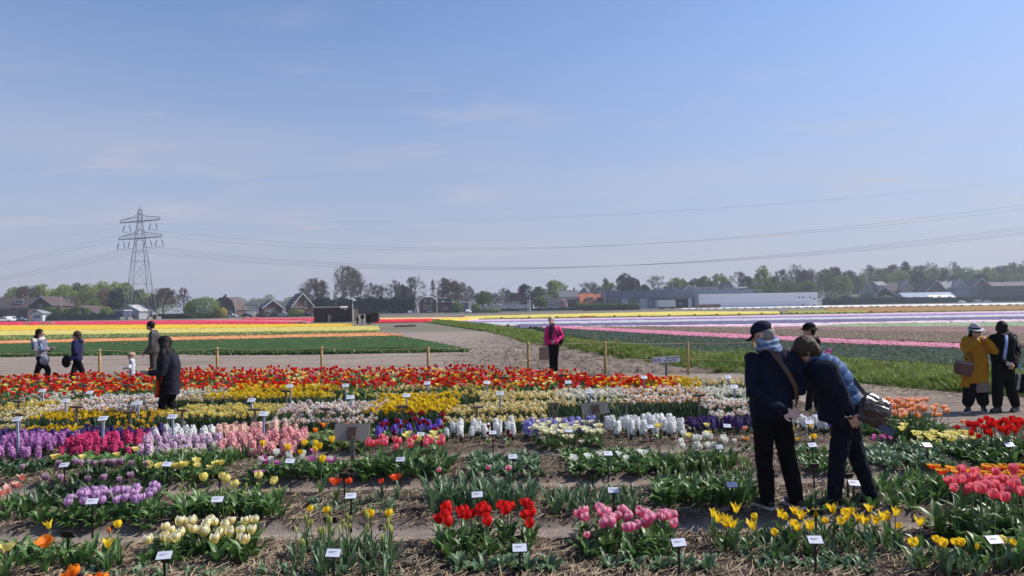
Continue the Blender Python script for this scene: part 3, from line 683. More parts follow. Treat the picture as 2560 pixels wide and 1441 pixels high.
clump_rect(1790, 2250, 1350, 1398, 9, 2, 10, 'narrow leaves at the foot of the yellow pointed tulips', 'leaves of the yellow pointed tulips', LN, sc=(.7, 1.0))
clump_rect(1445, 1690, 1372, 1402, 5, 2, 8, 'dark leaves at the foot of the pink tulips', 'leaves of the pink tulips', LW, sc=(.6, .95))
clump_rect(1105, 1335, 1378, 1402, 5, 2, 7, 'upright leaves at the foot of the bright red tulips', 'leaves of the bright red tulips', LG, sc=(.6, .95))
clump_rect(375, 650, 1370, 1405, 5, 2, 9, 'broad leaves at the foot of the pale yellow tulips', 'leaves of the pale yellow tulips', LW, sc=(.65, 1.0))
clump_rect(745, 1000, 1370, 1402, 5, 2, 7, 'narrow leaves at the foot of the tall green-yellow buds', 'leaves of the tall buds', LN, sc=(.7, 1.0))
# ================================================================== PLANT MASSES
def tmpl_tulip(kind, n=3, h=0.32, lw=0.02, nleaf=3, ll=0.24, fl=True, seed=0, lean=(.2, .6), curl=(.2, .9)):
    out = []; rr = random.Random(seed)
    for k in range(n):
        t = T(); hh = h * rr.uniform(.88, 1.1)
        if fl:
            t.cat(tube_T((0, 0, 0), (0.02 * rr.uniform(-1, 1), 0.02 * rr.uniform(-1, 1), hh), 0.004, 3), mi=1)
            M_ = Matrix.Translation((0, 0, hh)) @ Matrix.Rotation(rr.uniform(-.2, .2), 4, 'X') @ Matrix.Rotation(rr.uniform(0, 6), 4, 'Z')
            t.cat(flower_T(kind, 0, True), M_, mi=0)
        for i in range(nleaf): t.cat(leaf_T(ll * rr.uniform(.8, 1.15), lw * rr.uniform(.8, 1.2), rr.uniform(*lean), rr.uniform(*curl), rr.uniform(0, 6.28), 4, twist=rr.uniform(-.6, .6)), mi=2)
        out.append(t)
    return out
def tmpl_leafy(n=4, nleaf=9, ll=0.18, lw=0.018, lean=(.3, .9), curl=(.3, 1.0), spread=.04, seed=1):
    out = []; rr = random.Random(seed)
    for k in range(n):
        t = T()
        for i in range(nleaf):
            th = rr.uniform(0, 6.28); l = leaf_T(ll * rr.uniform(.6, 1.2), lw * rr.uniform(.8, 1.2), rr.uniform(*lean), rr.uniform(*curl), th, 4, twist=rr.uniform(-.6, .6))
            r = rr.uniform(0, spread); t.cat(l, Matrix.Translation((r * math.cos(th), r * math.sin(th), 0)), mi=2)
        out.append(t)
    return out
def floret(d, r):
    """little star flower facing direction d, r = radius"""
    d = Vector(d).normalized(); a = d.orthogonal().normalized(); b = d.cross(a); V = [d * 0.002]; A = [(0.1, 0)]; F = []
    for k in range(3):
        an = 2 * math.pi * k / 3; V += [(a * math.cos(an) + b * math.sin(an)) * r + d * .006, (a * math.cos(an + .9) + b * math.sin(an + .9)) * r * .7 + d * 0.009]; A += [(1, .3), (.8, .3)]
        F.append((0, 1 + 2 * k, 2 + 2 * k)); 
    F += [(0, 2, 3), (0, 4, 5), (0, 6, 1)]
    return np.array([tuple(v) for v in V]), F, A
def hy_spike(seed=0, H=0.15, Rr=0.032, nf=44):
    rr = random.Random(seed); t = T(); q = MB().ellipsoid((0, 0, H * .5), (Rr * .6, Rr * .6, H * .48), 6, 5)
    F = [];
    for f in q.f:
        for k in range(1, len(f) - 1): F.append((f[0], f[k], f[k + 1]))
    t.add(q.v, F, 0, np.tile([0.0, 0.0], (len(q.v), 1)))
    for i in range(nf):
        zz = (i + .5) / nf; an = i * 2.4 + rr.uniform(-.3, .3); rad = Rr * (0.55 + .55 * math.sin(math.pi * (0.12 + .80 * zz)) ** .7) * (1.0 - .25 * zz)
        d = (math.cos(an), math.sin(an), .15 + .6 * zz); V, F, A = floret((d[0] + rr.uniform(-.4, .4), d[1] + rr.uniform(-.4, .4), d[2]), 0.017 * rr.uniform(.8, 1.2))
        t.add(V + np.array([math.cos(an) * rad, math.sin(an) * rad, H * (.02 + .98 * zz)]), F, 0, A)
    return t
def tmpl_hyacinth(n=3, h=0.12):
    out = []
    for k in range(n):
        t = T(); t.cat(hy_spike(k, nf=34), Matrix.Translation((0, 0, h)), mi=0); t.cat(tube_T((0, 0, 0), (0, 0, h + .02), .006), mi=1)
        for i in range(5): t.cat(leaf_T(random.uniform(.12, .18), .012, random.uniform(.3, .7), random.uniform(0, .5), random.uniform(0, 6.28), 4), mi=2)
        out.append(t)
    return out
def daff_flower(seed=0, r=0.042, cup=0.016):
    """six tepals and a trumpet, facing +X and nodding a little"""
    rr = random.Random(seed); V = [(0, 0, 0)]; A = [(0, 0)]; F = []; n = 6
    for k in range(n):
        a = 2 * math.pi * k / n + .2
        for da, q, dx in ((-.40, .62, .004), (0, 1.0, rr.uniform(-.008, .010)), (.40, .62, .004)):
            V.append((dx, math.cos(a + da) * r * q, math.sin(a + da) * r * q)); A.append((.6, 0))
        b = 1 + 3 * k; F += [(0, b, b + 1), (0, b + 1, b + 2)]
    t = T().add(V, F, 0, A); V = []; A = []; F = []
    for j, (x, q) in enumerate(((.0, .45), (.026, .85), (.034, 1.1))):
        for k in range(6): V.append((x, math.cos(k * 1.047) * cup * q, math.sin(k * 1.047) * cup * q)); A.append((j / 2, 0))
    for j in range(2):
        for k in range(6): a = j * 6 + k; b = j * 6 + (k + 1) % 6; F += [(a, b, b + 6), (a, b + 6, a + 6)]
    V.append((.006, 0, 0)); A.append((0, 0)); F += [(6 + k, 6 + (k + 1) % 6, 18) for k in range(6)]
    return t.add(V, F, 3, A)
def tmpl_daff(n=4, h=0.36, r=.042, cup=.016, multi=1):
    out = []
    for k in range(n):
        t = T(); hh = h * random.uniform(.9, 1.06); t.cat(tube_T((0, 0, 0), (0, 0, hh), .0035, 3, bend=(.01, 0)), mi=1)
        for j in range(multi):
            M_ = Matrix.Translation((0.012, random.uniform(-.03, .03) * (multi > 1), hh + random.uniform(-.03, .02) * (multi > 1))) @ Matrix.Rotation(random.uniform(-.5, .5) + (j - multi / 2) * .9 * (multi > 1), 4, 'Z') @ Matrix.Rotation(random.uniform(.0, .5), 4, 'Y')
            f = daff_flower(k + j, r, cup); fm = T(); fm.cat(f, M_); t.F = np.vstack([t.F, fm.F + len(t.V)]); t.V = np.vstack([t.V, fm.V]); t.M = np.concatenate([t.M, fm.M]); t.A = np.vstack([t.A, fm.A])
        for i in range(4): t.cat(leaf_T(h * random.uniform(.75, 1.0), .0075, random.uniform(.02, .3), random.uniform(0, .35), random.uniform(0, 6.28), 4, flat=True), mi=2)
        out.append(t)
    return out
# measured region of flower heads on the photograph -> area of ground
def region(x0, x1, yt, yb, H):
    ym = (yt + yb) / 2; xm = (x0 + x1) / 2
    far = G(xm, yt, H).y; near = G(xm, yb, H).y; a = G(x0, ym, H).x; b = G(x1, ym, H).x
    return a, b, near, far
def spots(reg, sx, sy, jit=0.35, cap=None):
    a, b, n, f = reg; nx = max(2, int((b - a) / sx)); ny = max(1, int(round((f - n) / sy)))
    X, Y = np.meshgrid(a + (np.arange(nx) + .5) * (b - a) / nx, n + (np.arange(ny) + .5) * (f - n) / ny)
    X = X.ravel() + rng.normal(0, jit * sx, X.size); Y = Y.ravel() + rng.normal(0, jit * sy, Y.size)
    o_ = np.stack([X, Y, gh(X, Y) - 0.005], -1); spots.nx = nx; return o_
def mass(name, tmpls, pos, mats, label, cat, **k):
    V, F, M, A = scatter_arrays(tmpls, pos, **k)
    return tag(link(name, npmesh(name, V, F, M, mats, A)), label, cat, kind='stuff')
def patch(name, tm, x0, x1, yt, yb, H, sx, sy, mats, label, cat, face=None, **k):
    p = spots(region(x0, x1, yt, yb, H + .09), sx, sy); p = p[(bedmask(p[:, 0], p[:, 1]) > .4) | (p[:, 1] > 9.2)]
    if len(p) < 2: p = spots(region(x0, x1, yt, yb, H + .09), sx, sy)
    if face is not None: k['yaw'] = rng.normal(face, .9, len(p))
    return mass(name, tm, p, mats, label, cat, **k)

TUL = tmpl_tulip('cup', 4, .30); TULO = tmpl_tulip('open', 3, .27); TULB = tmpl_tulip('bud', 4, .34, .026); TULS = tmpl_tulip('small', 3, .24, .018)
LFY = tmpl_leafy(4, 9, .155, .017); LFYT = tmpl_leafy(4, 8, .21, .014, (.1, .45), (.1, .7), .05, 5); LFYW = tmpl_leafy(4, 8, .21, .028, (.2, .7), (.3, .9), .05, 9)
TK = lambda kind, h, lw=.018: tmpl_tulip(kind, 3, h, lw, 3, max(.13, h * .85))
def tulips(name, tm, heads, cname, label, leaf=LEAF, H=.3, leafcat='tulips', **k):
    g = [G(px, py, H + .12) for px, py in heads]; pos = np.array([(p.x, onbed(p.y), 0) for p in g]); pos[:, 2] = gh(pos[:, 0], pos[:, 1])
    return mass(name, tm, pos, [C[cname], STEM, leaf], label, leafcat, tilt=.06, **k)
tulips('plum_tulips', tmpl_tulip('cup', 3, .17, .016, 3, .17), HEADS['plum'], 'plum', 'streaky purple and white tulips above narrow leaves at left', H=.17)
tulips('double_yellow_tulips', tmpl_tulip('double', 3, .13, .02, 3, .15), HEADS['double'], 'soft_yellow', 'low pale yellow double tulips around a white plate', H=.13)
tulips('tall_yellow_tulips', tmpl_tulip('cup', 3, .28, .018), HEADS['tallyellow'], 'yellow', 'tall bright yellow tulips left of the wooden board', H=.28)
tulips('magenta_tulips', tmpl_tulip('open', 3, .17, .018, 3, .18), HEADS['magenta'], 'magenta', 'magenta and lilac tulips in a mixed group left of the wooden board', H=.17)
tulips('white_mixed_tulips', tmpl_tulip('cup', 3, .19, .018, 3, .18), HEADS['whitemix'], 'white', 'white tulips mixed among magenta ones left of the wooden board', H=.19)
tulips('white_tulips', tmpl_tulip('cup', 3, .27, .018), HEADS['midwhite'], 'white', 'white cup tulips left of the man in the cap', H=.27)
tulips('low_white_tulips', tmpl_tulip('open', 3, .13, .020, 3, .17), HEADS['lowwhite'], 'white', 'low wide open white tulips around a white plate in the third bed', H=.13)
tulips('peach_tulips', tmpl_tulip('cup', 4, .36, .022, 3, .28), HEADS['peach'], 'peach', 'peach and orange tulips on tall stems right of the bending man', H=.36)
tulips('right_red_tulips', tmpl_tulip('cup', 3, .32, .022, 3, .26), HEADS['rred'], 'red', 'red tulips at the right edge behind the flame coloured ones', H=.32)
LT = 'tulip leaves'
def tpatch(name, tm, x0, x1, yt, yb, H, cname, label, s=.12, leaf=LEAF, **k): patch(name, tm, x0, x1, yt, yb, H, s, s, [C[cname], STEM, leaf], label, 'tulips', **k)
tpatch('peach_tulips', tmpl_tulip('cup', 4, .34, .022, 3, .28), 2175, 2325, 1000, 1040, .34, 'peach', 'further peach orange tulips crowding behind the tall ones right of the bending man', .115)
tpatch('right_red_tulips', tmpl_tulip('cup', 3, .32, .022, 3, .26), 2430, 2600, 1060, 1085, .32, 'red', 'further red tulips at the right edge', .13)
tpatch('coral_tulips', tmpl_tulip('cup', 3, .41, .022, 3, .30), 2390, 2620, 1198, 1225, .41, 'coral', 'further coral pink tulips at the right edge', .12)
tpatch('lemon_tulips', tmpl_tulip('open', 3, .24, .02), 2200, 2300, 1060, 1075, .24, 'd_lemon', 'a few lemon tulips below the peach ones', .3)
def leafy(name, tm, x0, x1, yt, yb, s, leaf, label, H=0.02, **k):
    patch(name, tm, x0, x1, yt, yb, H, s, s, [LEAF, STEM, leaf], label, LT, **k)
leafy('leaves_under_lilac', LFY, 150, 410, 1275, 1305, .10, LEAF, 'green leaves around the lilac tulips')
leafy('leaves_plum', LFYT, 130, 400, 1185, 1262, .12, LEAFD, 'narrow dull leaves among the streaky purple tulips')
leafy('leaves_far_left', LFY, 0, 120, 1150, 1190, .11, LEAFD, 'arching dark leaves at the left edge of the third bed')
leafy('leaves_hyacinth_front', LFYW, 180, 350, 1128, 1165, .11, LEAF, 'broad light green leaves with a few yellow tulips before the crimson hyacinths')
leafy('leaves_bud_group', LFYT, 400, 600, 1120, 1175, .12, LEAF, 'leafy group with small pale buds before the pale lilac hyacinths')
leafy('leaves_double', LFY, 360, 540, 1180, 1212, .10, LEAF, 'leaves under the pale yellow double tulips')
leafy('leaves_mixed', LFY, 640, 850, 1160, 1200, .11, LEAF, 'leaves under the mixed magenta, white and yellow tulips')
leafy('leaves_coral', LFYW, 895, 1120, 1155, 1190, .13, LEAF, 'broad dark leaves under the coral tulips beside the wooden board')
leafy('leaves_mid', LFY, 1175, 1350, 1140, 1185, .12, LEAFB, 'low leaves in the third bed right of the coral tulips')
leafy('leaves_low_white', LFY, 1415, 1640, 1130, 1185, .12, LEAF, 'leaves of the low white tulips')
leafy('leaves_white', LFYT, 1640, 1880, 1150, 1205, .12, LEAF, 'tall leaves below the white cup tulips')
leafy('leaves_right_blue', LFY, 2175, 2370, 1120, 1185, .11, LEAFB, 'low bluish leaves right of the bending man')
leafy('leaves_right_mid', LFYT, 2180, 2420, 1190, 1250, .14, LEAF, 'leaves in front of the flame coloured tulips')
leafy('leaves_coral_right', LFYW, 2370, 2600, 1300, 1375, .12, LEAF, 'dense tall leaves under the coral pink tulips at the right edge')
leafy('leaves_flame', LFYT, 2330, 2600, 1215, 1262, .12, LEAF, 'leaves under the flame coloured tulips')
leafy('leaves_right_red', LFYW, 2420, 2600, 1130, 1170, .13, LEAF, 'broad leaves under the red tulips at the right edge')
leafy('leaves_lemon', LFY, 2290, 2430, 1100, 1135, .11, LEAF, 'leaves under the pale yellow tulips at right')
leafy('leaves_peach', LFYW, 2170, 2330, 1070, 1095, .14, LEAF, 'tall leaves under the peach tulips')
leafy('leaves_between_men', LFY, 1990, 2080, 1110, 1180, .12, LEAF, 'small leaves seen between the two men')
leafy('leaves_orange_mix', LFYW, 770, 940, 1085, 1120, .12, plant('leaf_lime', (.12, .17, .05), (.20, .26, .09), rough=.45), 'yellow-green leaves under orange tulips left of the wooden board')
leafy('leaves_violet', LFY, 935, 1110, 1080, 1105, .13, LEAF, 'leaves at the foot of the violet hyacinths')
leafy('leaves_band_dark', tmpl_leafy(4, 7, .34, .008, (.05, .4), (.1, .5), .05, 12), 0, 70, 1010, 1050, .10, LEAFD, 'dark green strap leaves without bloom at the left edge')
def tpatch(name, tm, x0, x1, yt, yb, H, cname, label, s=.12, leaf=LEAF, **k): patch(name, tm, x0, x1, yt, yb, H, s, s, [C[cname], STEM, leaf], label, 'tulips', **k)
tpatch('bud_tulips', TK('bud', .25), 1640, 1875, 1150, 1200, .25, 'bud_white', 'tall tulips with closed greenish white buds left of the man in the cap', .15)
tpatch('bud_tulips', TK('bud', .22), 450, 700, 1215, 1245, .22, 'bud_green', 'closed green-yellow tulip buds in the second bed at left', .13)
tpatch('lemon_tulips', TK('open', .16), 2290, 2430, 1070, 1085, .16, 'd_lemon', 'low lemon yellow open tulips at right, beside the red ones', .10)
tpatch('few_yellow_tulips', TK('open', .17), 175, 345, 1120, 1145, .17, 'soft_yellow', 'a few pale yellow star tulips in front of the crimson hyacinths', .42)
tpatch('small_bud_tulips', TK('small', .15), 405, 600, 1112, 1135, .15, 'bud_white', 'small creamy buds before the pale lilac hyacinths', .14)
tpatch('orange_tulips', TK('cup', .24), 790, 930, 1062, 1085, .24, 'orange', 'orange tulips left of the wooden board', .34)
tpatch('dark_red_tulips', TK('cup', .28), 950, 1115, 1048, 1085, .28, 'dark_red', 'dark wine red tulips among violet hyacinths', .20)
tpatch('cream_double_tulips', TK('double', .17), 1335, 1500, 1060, 1088, .17, 'cream', 'creamy yellow double tulips before the lavender hyacinths', .115)
tpatch('yellow_double_tulips', TK('double', .19), 1660, 1800, 1062, 1085, .19, 'soft_yellow', 'yellow tulips in front of the deep purple hyacinths', .30)
tpatch('purple_tulips', TK('small', .14), 1200, 1290, 1075, 1088, .14, 'dark_red', 'small purple tulips in front of the white hyacinths', .22)
tpatch('salmon_tulips', TK('lily', .22), 0, 45, 1208, 1240, .22, 'salmon', 'salmon and white open tulips at the left edge', .13)
tpatch('yellow_orange_tulips', TK('small', .17), 1985, 2070, 1068, 1100, .17, 'cup_yellow', 'yellow and orange tulips seen between the two men', .20)
tpatch('orange_tulips_right', TK('small', .17), 1850, 1885, 1070, 1085, .17, 'peach', 'orange-yellow tulips left of the man in the cap', .16)
tpatch('pink_pair', TK('small', .18), 2190, 2215, 1078, 1095, .18, 'magenta', 'two small pink tulips below the peach ones', .14)
tpatch('wax_yellow_tulips', TK('double', .26), 1000, 1120, 1085, 1098, .26, 'd_lemon', 'pale yellow blooms behind the coral tulips', .14)

# ================================================================== HYACINTHS (individual plants)
HSP = {}; _CARD = 'one two three four five six seven eight nine ten eleven twelve'.split()
def hyac(x, y, cname, label, group, h=.065, sc=1.0):
    root = empty('hyacinth', (x, y, ghs(x, y)), random.uniform(0, 6.28), label, 'hyacinth', group)
    if cname not in HSP: HSP[cname] = [hy_spike(s).mesh('flower_spike', [C[cname]]) for s in range(2)]
    if 'l' not in HSP:
        HSP['l'] = []
        for s in range(3):
            t = T()
            for i in range(5): t.cat(leaf_T(random.uniform(.12, .18), .012, random.uniform(.3, .7), random.uniform(0, .5), random.uniform(0, 6.28), 4))
            t.cat(tube_T((0, 0, 0), (0, 0, h + .02), .006)); HSP['l'].append(t.mesh('leaves', [LEAFD]))
    link('flower_spike', random.choice(HSP[cname]), root, loc=(0, 0, h), rot=(random.gauss(0, .09), random.gauss(0, .09), 0), sc=sc * random.uniform(.85, 1.12))
    link('leaves', random.choice(HSP['l']), root)
NH = 0
def hyas(x0, x1, yt, yb, cname, label, group, s=.105, H=.14, sc=1.0):
    global NH; s *= 1.22; sc *= 1.12
    for i_, p in enumerate(spots(region(x0, x1, yt, yb, H + .09), s, s * 1.15, .2)):
        hyac(p[0], p[1], cname, short(label, 8) + f', row {_CARD[i_ // spots.nx]} from the front, ' + nth(i_ % spots.nx) + ' from left', group, sc=sc); NH += 1
    print(cname, NH)
hyas(0, 150, 1090, 1118, 'h_violet', 'violet-magenta hyacinth at the left edge behind the grey-blue stake', 'violet-magenta hyacinths at the left edge')
hyas(178, 352, 1092, 1118, 'h_crimson', 'crimson-pink hyacinth in the row right of the violet ones', 'crimson-pink hyacinths')
hyas(358, 545, 1096, 1116, 'h_pale', 'pale lilac-pink hyacinth between crimson and salmon ones', 'pale lilac-pink hyacinths')
hyas(560, 755, 1088, 1112, 'h_salmon', 'salmon pink hyacinth in the front rows left of the wooden board', 'salmon pink hyacinths', .115, sc=1.1)
hyas(555, 735, 1058, 1078, 'h_peach', 'pale peach hyacinth behind the salmon pink ones', 'pale peach hyacinths', .13, sc=1.1)
hyas(395, 530, 1068, 1090, 'h_white', 'white hyacinth at the feet of the dark haired woman', 'white hyacinths at the feet of the dark haired woman', .15)
hyas(935, 1105, 1062, 1085, 'h_blue', 'violet-blue hyacinth among dark red tulips', 'violet-blue hyacinths among dark red tulips', .19, sc=1.1)
hyas(1115, 1290, 1060, 1080, 'h_white', 'white hyacinth left of the lavender ones, in the middle', 'white hyacinths left of the lavender ones', .13)
hyas(1300, 1505, 1048, 1075, 'h_lavender', 'lavender blue hyacinth behind creamy tulips', 'lavender blue hyacinths', .15, sc=1.1)
hyas(1520, 1698, 1040, 1075, 'h_white', 'white hyacinth in the broad group right of the second wooden board', 'white hyacinths right of the second wooden board', .14, sc=1.2)
hyas(1985, 2055, 1040, 1062, 'h_white', 'white hyacinth seen between the two men', 'white hyacinths seen between the two men', .12)
print('hyacinths', NH)
HYT = tmpl_hyacinth(3, .07)
def hmass(x0, x1, yt, yb, cname, label, s=.13): patch('hyacinths', HYT, x0, x1, yt, yb, .14, s, s, [C[cname], STEM, LEAFD], label, 'hyacinths', tilt=.06)
hmass(180, 400, 1072, 1092, 'h_indigo', 'dark indigo hyacinths behind the crimson ones', .13)
hmass(0, 150, 1072, 1086, 'h_indigo', 'dark violet hyacinths behind the bright violet ones', .13)
hmass(1715, 1875, 1040, 1062, 'h_indigo', 'deep purple hyacinths left of the man in the cap', .11)
hmass(2050, 2070, 1035, 1060, 'h_blue', 'a few blue hyacinths beside the bending man', .12)

# ================================================================== DAFFODILS
DF = tmpl_daff(5, .29); DFB = tmpl_daff(5, .31, .046, .019); DFM = tmpl_daff(4, .29, .030, .012, 3); DFS = tmpl_daff(4, .22, .036, .014)
FACE = -0.85
NDI = 0
DFL = {}
def daff_ind(x0, x1, yt, yb, H, s, pc, cc, label, group, nmax):
    """front rows as single daffodils with flower, trumpet, stem and leaves"""
    global NDI
    if (pc, cc) not in DFL:
        fs = []
        for sd_ in range(3):
            f = daff_flower(sd_, .045, .018); t = T(); msk = f.M == 0; fs.append((f, ))
        f = daff_flower(1, .045, .018); 
        def only(mi):
            F_ = f.F[f.M == mi]; u, inv = np.unique(F_.ravel(), return_inverse=True); return T().add(f.V[u], inv.reshape(-1, 3), 0, f.A[u])
        tp, tt = only(0), only(3)
        DFL[(pc, cc)] = (tp.mesh('flower', [C[pc]]), tt.mesh('trumpet', [C[cc]]))
    if 'st' not in DFL:
        DFL['st'] = tube_T((0, 0, 0), (0, 0, 1), .0035, 3).mesh('stem', [STEM]); DFL['lf'] = []
        for k in range(3):
            t = T()
            for i in range(5): t.cat(leaf_T(.34 * random.uniform(.75, 1.0), .0075, random.uniform(.02, .3), random.uniform(0, .35), random.uniform(0, 6.28), 4, flat=True))
            DFL['lf'].append(t.mesh('leaves', [LEAFD]))
    fm, tm_ = DFL[(pc, cc)]; P_ = spots(region(x0, x1, yt, yb, H + .09), s, s); nx_ = spots.nx
    for i_, p in enumerate(P_[:nmax]):
        root = empty('daffodil', tuple(p), random.gauss(FACE, .8), short(label, 8) + f', row {_CARD[i_ // nx_]} from the front, ' + nth(i_ % nx_) + ' from left', 'daffodil', group); hh = H * random.uniform(.9, 1.08)
        link('stem', DFL['st'], root, sc=(1, 1, hh)); link('leaves', random.choice(DFL['lf']), root, sc=H / .34)
        fl = link('flower', fm, root, loc=(0.01, 0, hh), rot=(0, random.uniform(0, .5), random.gauss(0, .3)), sc=random.uniform(.85, 1.15)); link('trumpet', tm_, fl); NDI += 1
    return P_[nmax:]
def dpatch(x0, x1, yt, yb, H, pc, cc, label, s=.085, tm=None, leaf=LEAFD, ind=0, group=None):
    tm = tm or DF; g = label; yb -= .24 * (yb - yt); s *= .93
    if ind:
        rest = daff_ind(x0, x1, yt, yb, H, s, pc, cc, label.replace('daffodils', 'daffodil'), label, ind)
    else: rest = spots(region(x0, x1, yt, yb, H + .09), s, s)
    if len(rest): mass('daffodils', tm, rest, [C[pc], STEM, leaf, C[cc]], ('rear rows of ' if ind else '') + label, 'daffodils', tilt=.07, yaw=rng.normal(FACE, .9, len(rest)), scale=(.9, 1.12))
dpatch(705, 950, 1008, 1048, 0.29, 'd_white', 'cup_pink', 'white daffodils with peach pink cups left of the golden clump', .085, DFB, ind=90)
dpatch(0, 105, 1025, 1062, 0.27, 'd_cream', 'cup_yellow', 'cream daffodils with yellow cups at the left edge', .09, ind=30)
dpatch(110, 248, 1032, 1066, 0.24, 'd_yellow', 'd_gold', 'yellow daffodils before the cream ones at left', .09, ind=40)
dpatch(275, 402, 1034, 1064, 0.24, 'd_yellow', 'cup_orange', 'golden daffodils left of the dark haired woman', .11, ind=30)
dpatch(455, 700, 1008, 1045, 0.28, 'd_lemon', 'cup_yellow', 'lemon yellow daffodils right of the dark haired woman', .085, ind=40)
dpatch(1110, 1365, 1012, 1046, 0.27, 'd_cream', 'cup_yellow', 'cream yellow daffodils right of the golden clump', .095, DFM, ind=40)
dpatch(1755, 1878, 1000, 1030, 0.29, 'd_white', 'cup_pink', 'white daffodils with salmon cups left of the man in the cap', .09, ind=30)
dpatch(935, 1135, 982, 1030, 0.35, 'd_yellow', 'd_gold', 'bright golden yellow daffodils in the raised central clump', .075, DFB)
dpatch(175, 402, 992, 1036, 0.30, 'd_white', 'cup_pink', 'creamy white daffodils left of the dark haired woman', .08, DFB)
dpatch(55, 178, 978, 1000, 0.29, 'd_white', 'd_cream', 'white daffodils at the left below the red tulips', .10, DFM)
dpatch(40, 165, 1000, 1022, 0.23, 'd_gold', 'cup_orange', 'small orange-gold daffodils at the left', .09, DFS)
dpatch(0, 200, 1010, 1040, 0.24, 'd_lemon', 'cup_yellow', 'pale lemon daffodils at the far left', .10, DF)
dpatch(455, 540, 962, 990, 0.29, 'd_white', 'd_cream', 'white daffodils behind the lemon ones', .10, DFM)
dpatch(455, 640, 985, 1003, 0.24, 'd_white', 'cup_yellow', 'whitish daffodils between the lemon and yellow ones', .11, DFM)
dpatch(565, 825, 964, 998, 0.30, 'd_yellow', 'cup_yellow', 'yellow daffodils under the red tulips', .085, DFB)
dpatch(815, 950, 974, 992, 0.24, 'd_lemon', 'cup_yellow', 'sparse pale daffodils before the red tulips', .16, DF)
dpatch(950, 1100, 964, 985, 0.27, 'd_cream', 'cup_yellow', 'pale daffodils behind the golden clump', .13, DFM)
dpatch(1125, 1290, 962, 992, 0.27, 'd_lemon', 'cup_yellow', 'pale yellow daffodils right behind the golden clump', .12, DF)
dpatch(1200, 1425, 976, 1010, 0.29, 'd_cream', 'cup_yellow', 'cream daffodils in the middle band', .09, DFM)
dpatch(1390, 1560, 962, 1000, 0.29, 'd_white', 'd_cream', 'white daffodils around the white plates in the middle', .09, DFM)
dpatch(1475, 1745, 944, 972, 0.29, 'd_yellow', 'd_gold', 'yellow daffodils below the no entry sign', .095, DFB)
dpatch(1560, 1765, 968, 1008, 0.33, 'd_white', 'cup_orange', 'large white daffodils with orange cups', .09, DFB)
dpatch(1755, 1880, 965, 1000, 0.29, 'd_white', 'd_cream', 'white daffodils beside the man in the cap', .085, DFM)
dpatch(1720, 1880, 945, 962, 0.29, 'd_cream', 'cup_yellow', 'cream daffodils behind the white ones at right', .11, DF)
dpatch(1490, 1560, 1000, 1020, 0.24, 'd_lemon', 'cup_yellow', 'few pale daffodils above the second wooden board', .16, DF)
print('daffodils', NDI)
# strap leaves filling between the daffodil rows
DLF = tmpl_leafy(4, 6, .25, .008, (.02, .3), (.0, .4), .04, 21)
def dl(x0, x1, yt, yb, s=.15):
    reg = region(x0, x1, yt, yb, .1); patch('daffodil_leaves', DLF, x0, x1, yt, yb, .1, s, s, [LEAF, STEM, LEAFD], 'dark strap leaves of the daffodils at px' .replace(' at px', ''), 'daffodil leaves')
for a in ((0, 400, 1045, 1075), (460, 960, 1010, 1060), (960, 1400, 1010, 1065), (1400, 1880, 985, 1045)): dl(*a)

# ================================================================== THE RED TULIP BAND
def red_band():
    mats = {}
    tm = tmpl_tulip('cup', 3, .33, .022, 3, .28); tmo = tmpl_tulip('open', 3, .31, .022, 3, .26)
    cols = [('red', .40), ('coral', .12), ('orange_red', .20), ('cup_yellow', .10), ('d_lemon', .10), ('orange', .08)]
    n = 4300; Y = rng.uniform(14.9, 20.3, n); X = rng.uniform(-17.5, 4.2, n)
    left_n = np.interp(X, [-17.5, -9, -2, 2.8], [13.5, 14.4, 14.5, 14.0]); right = X < np.interp(Y, [15, 17, 20], [3.2, 3.6, 2.9])
    left_f = np.interp(X, [-17.5, -12, -9, -2.5, -.9, 1.1, 2.8], [18.2, 19.3, 19.8, 19.0, 18.5, 17.1, 15.2])
    Y = left_n + (Y - 14.9) / 5.4 * (left_f - left_n)
    # planted in rows with gaps
    row = np.round(Y / .28) * .28 + rng.normal(0, .05, n); k = right; X, Y = X[k], row[k]; n = len(X)
    pos = np.stack([X, Y, gh(X, Y)], -1); u = rng.random(n) + 0.5 * fbm(X * .8, Y * .8, 2, 31)
    acc = 0
    for c, w in cols:
        kk = (u >= acc) & (u < acc + w) if c != 'red' else (u < w); acc += w
        if kk.sum() == 0: continue
        mass('band_tulips', tm if c in ('red', 'coral', 'orange_red') else tmo, pos[kk], [C[c], STEM, LEAF],
             {'red': 'bright red tulips of the wide mixed band along the rope fence', 'coral': 'coral pink tulips of the wide mixed band', 'orange_red': 'orange-red tulips of the wide mixed band',
              'cup_yellow': 'yellow-orange tulips of the wide mixed band', 'd_lemon': 'pale yellow small tulips of the wide mixed band', 'orange': 'orange tulips of the wide mixed band'}[c], 'tulips', tilt=.08, scale=(.8, 1.12))
    n = 2600; X = rng.uniform(-17.5, 3.0, n); Y = 14.1 + rng.random(n) * (np.interp(X, [-17.5, -12, -9, -2.5, -.9, 1.1, 2.8], [18.2, 19.3, 19.8, 19.0, 18.5, 17.1, 15.2]) - 14.1)
    mass('band_leaves', tmpl_leafy(3, 6, .28, .022, (.1, .5), (.2, .7), .06, 33), np.stack([X, Y, gh(X, Y)], -1), [LEAF, STEM, LEAF], 'green leaves of the wide red tulip band', LT)
red_band()
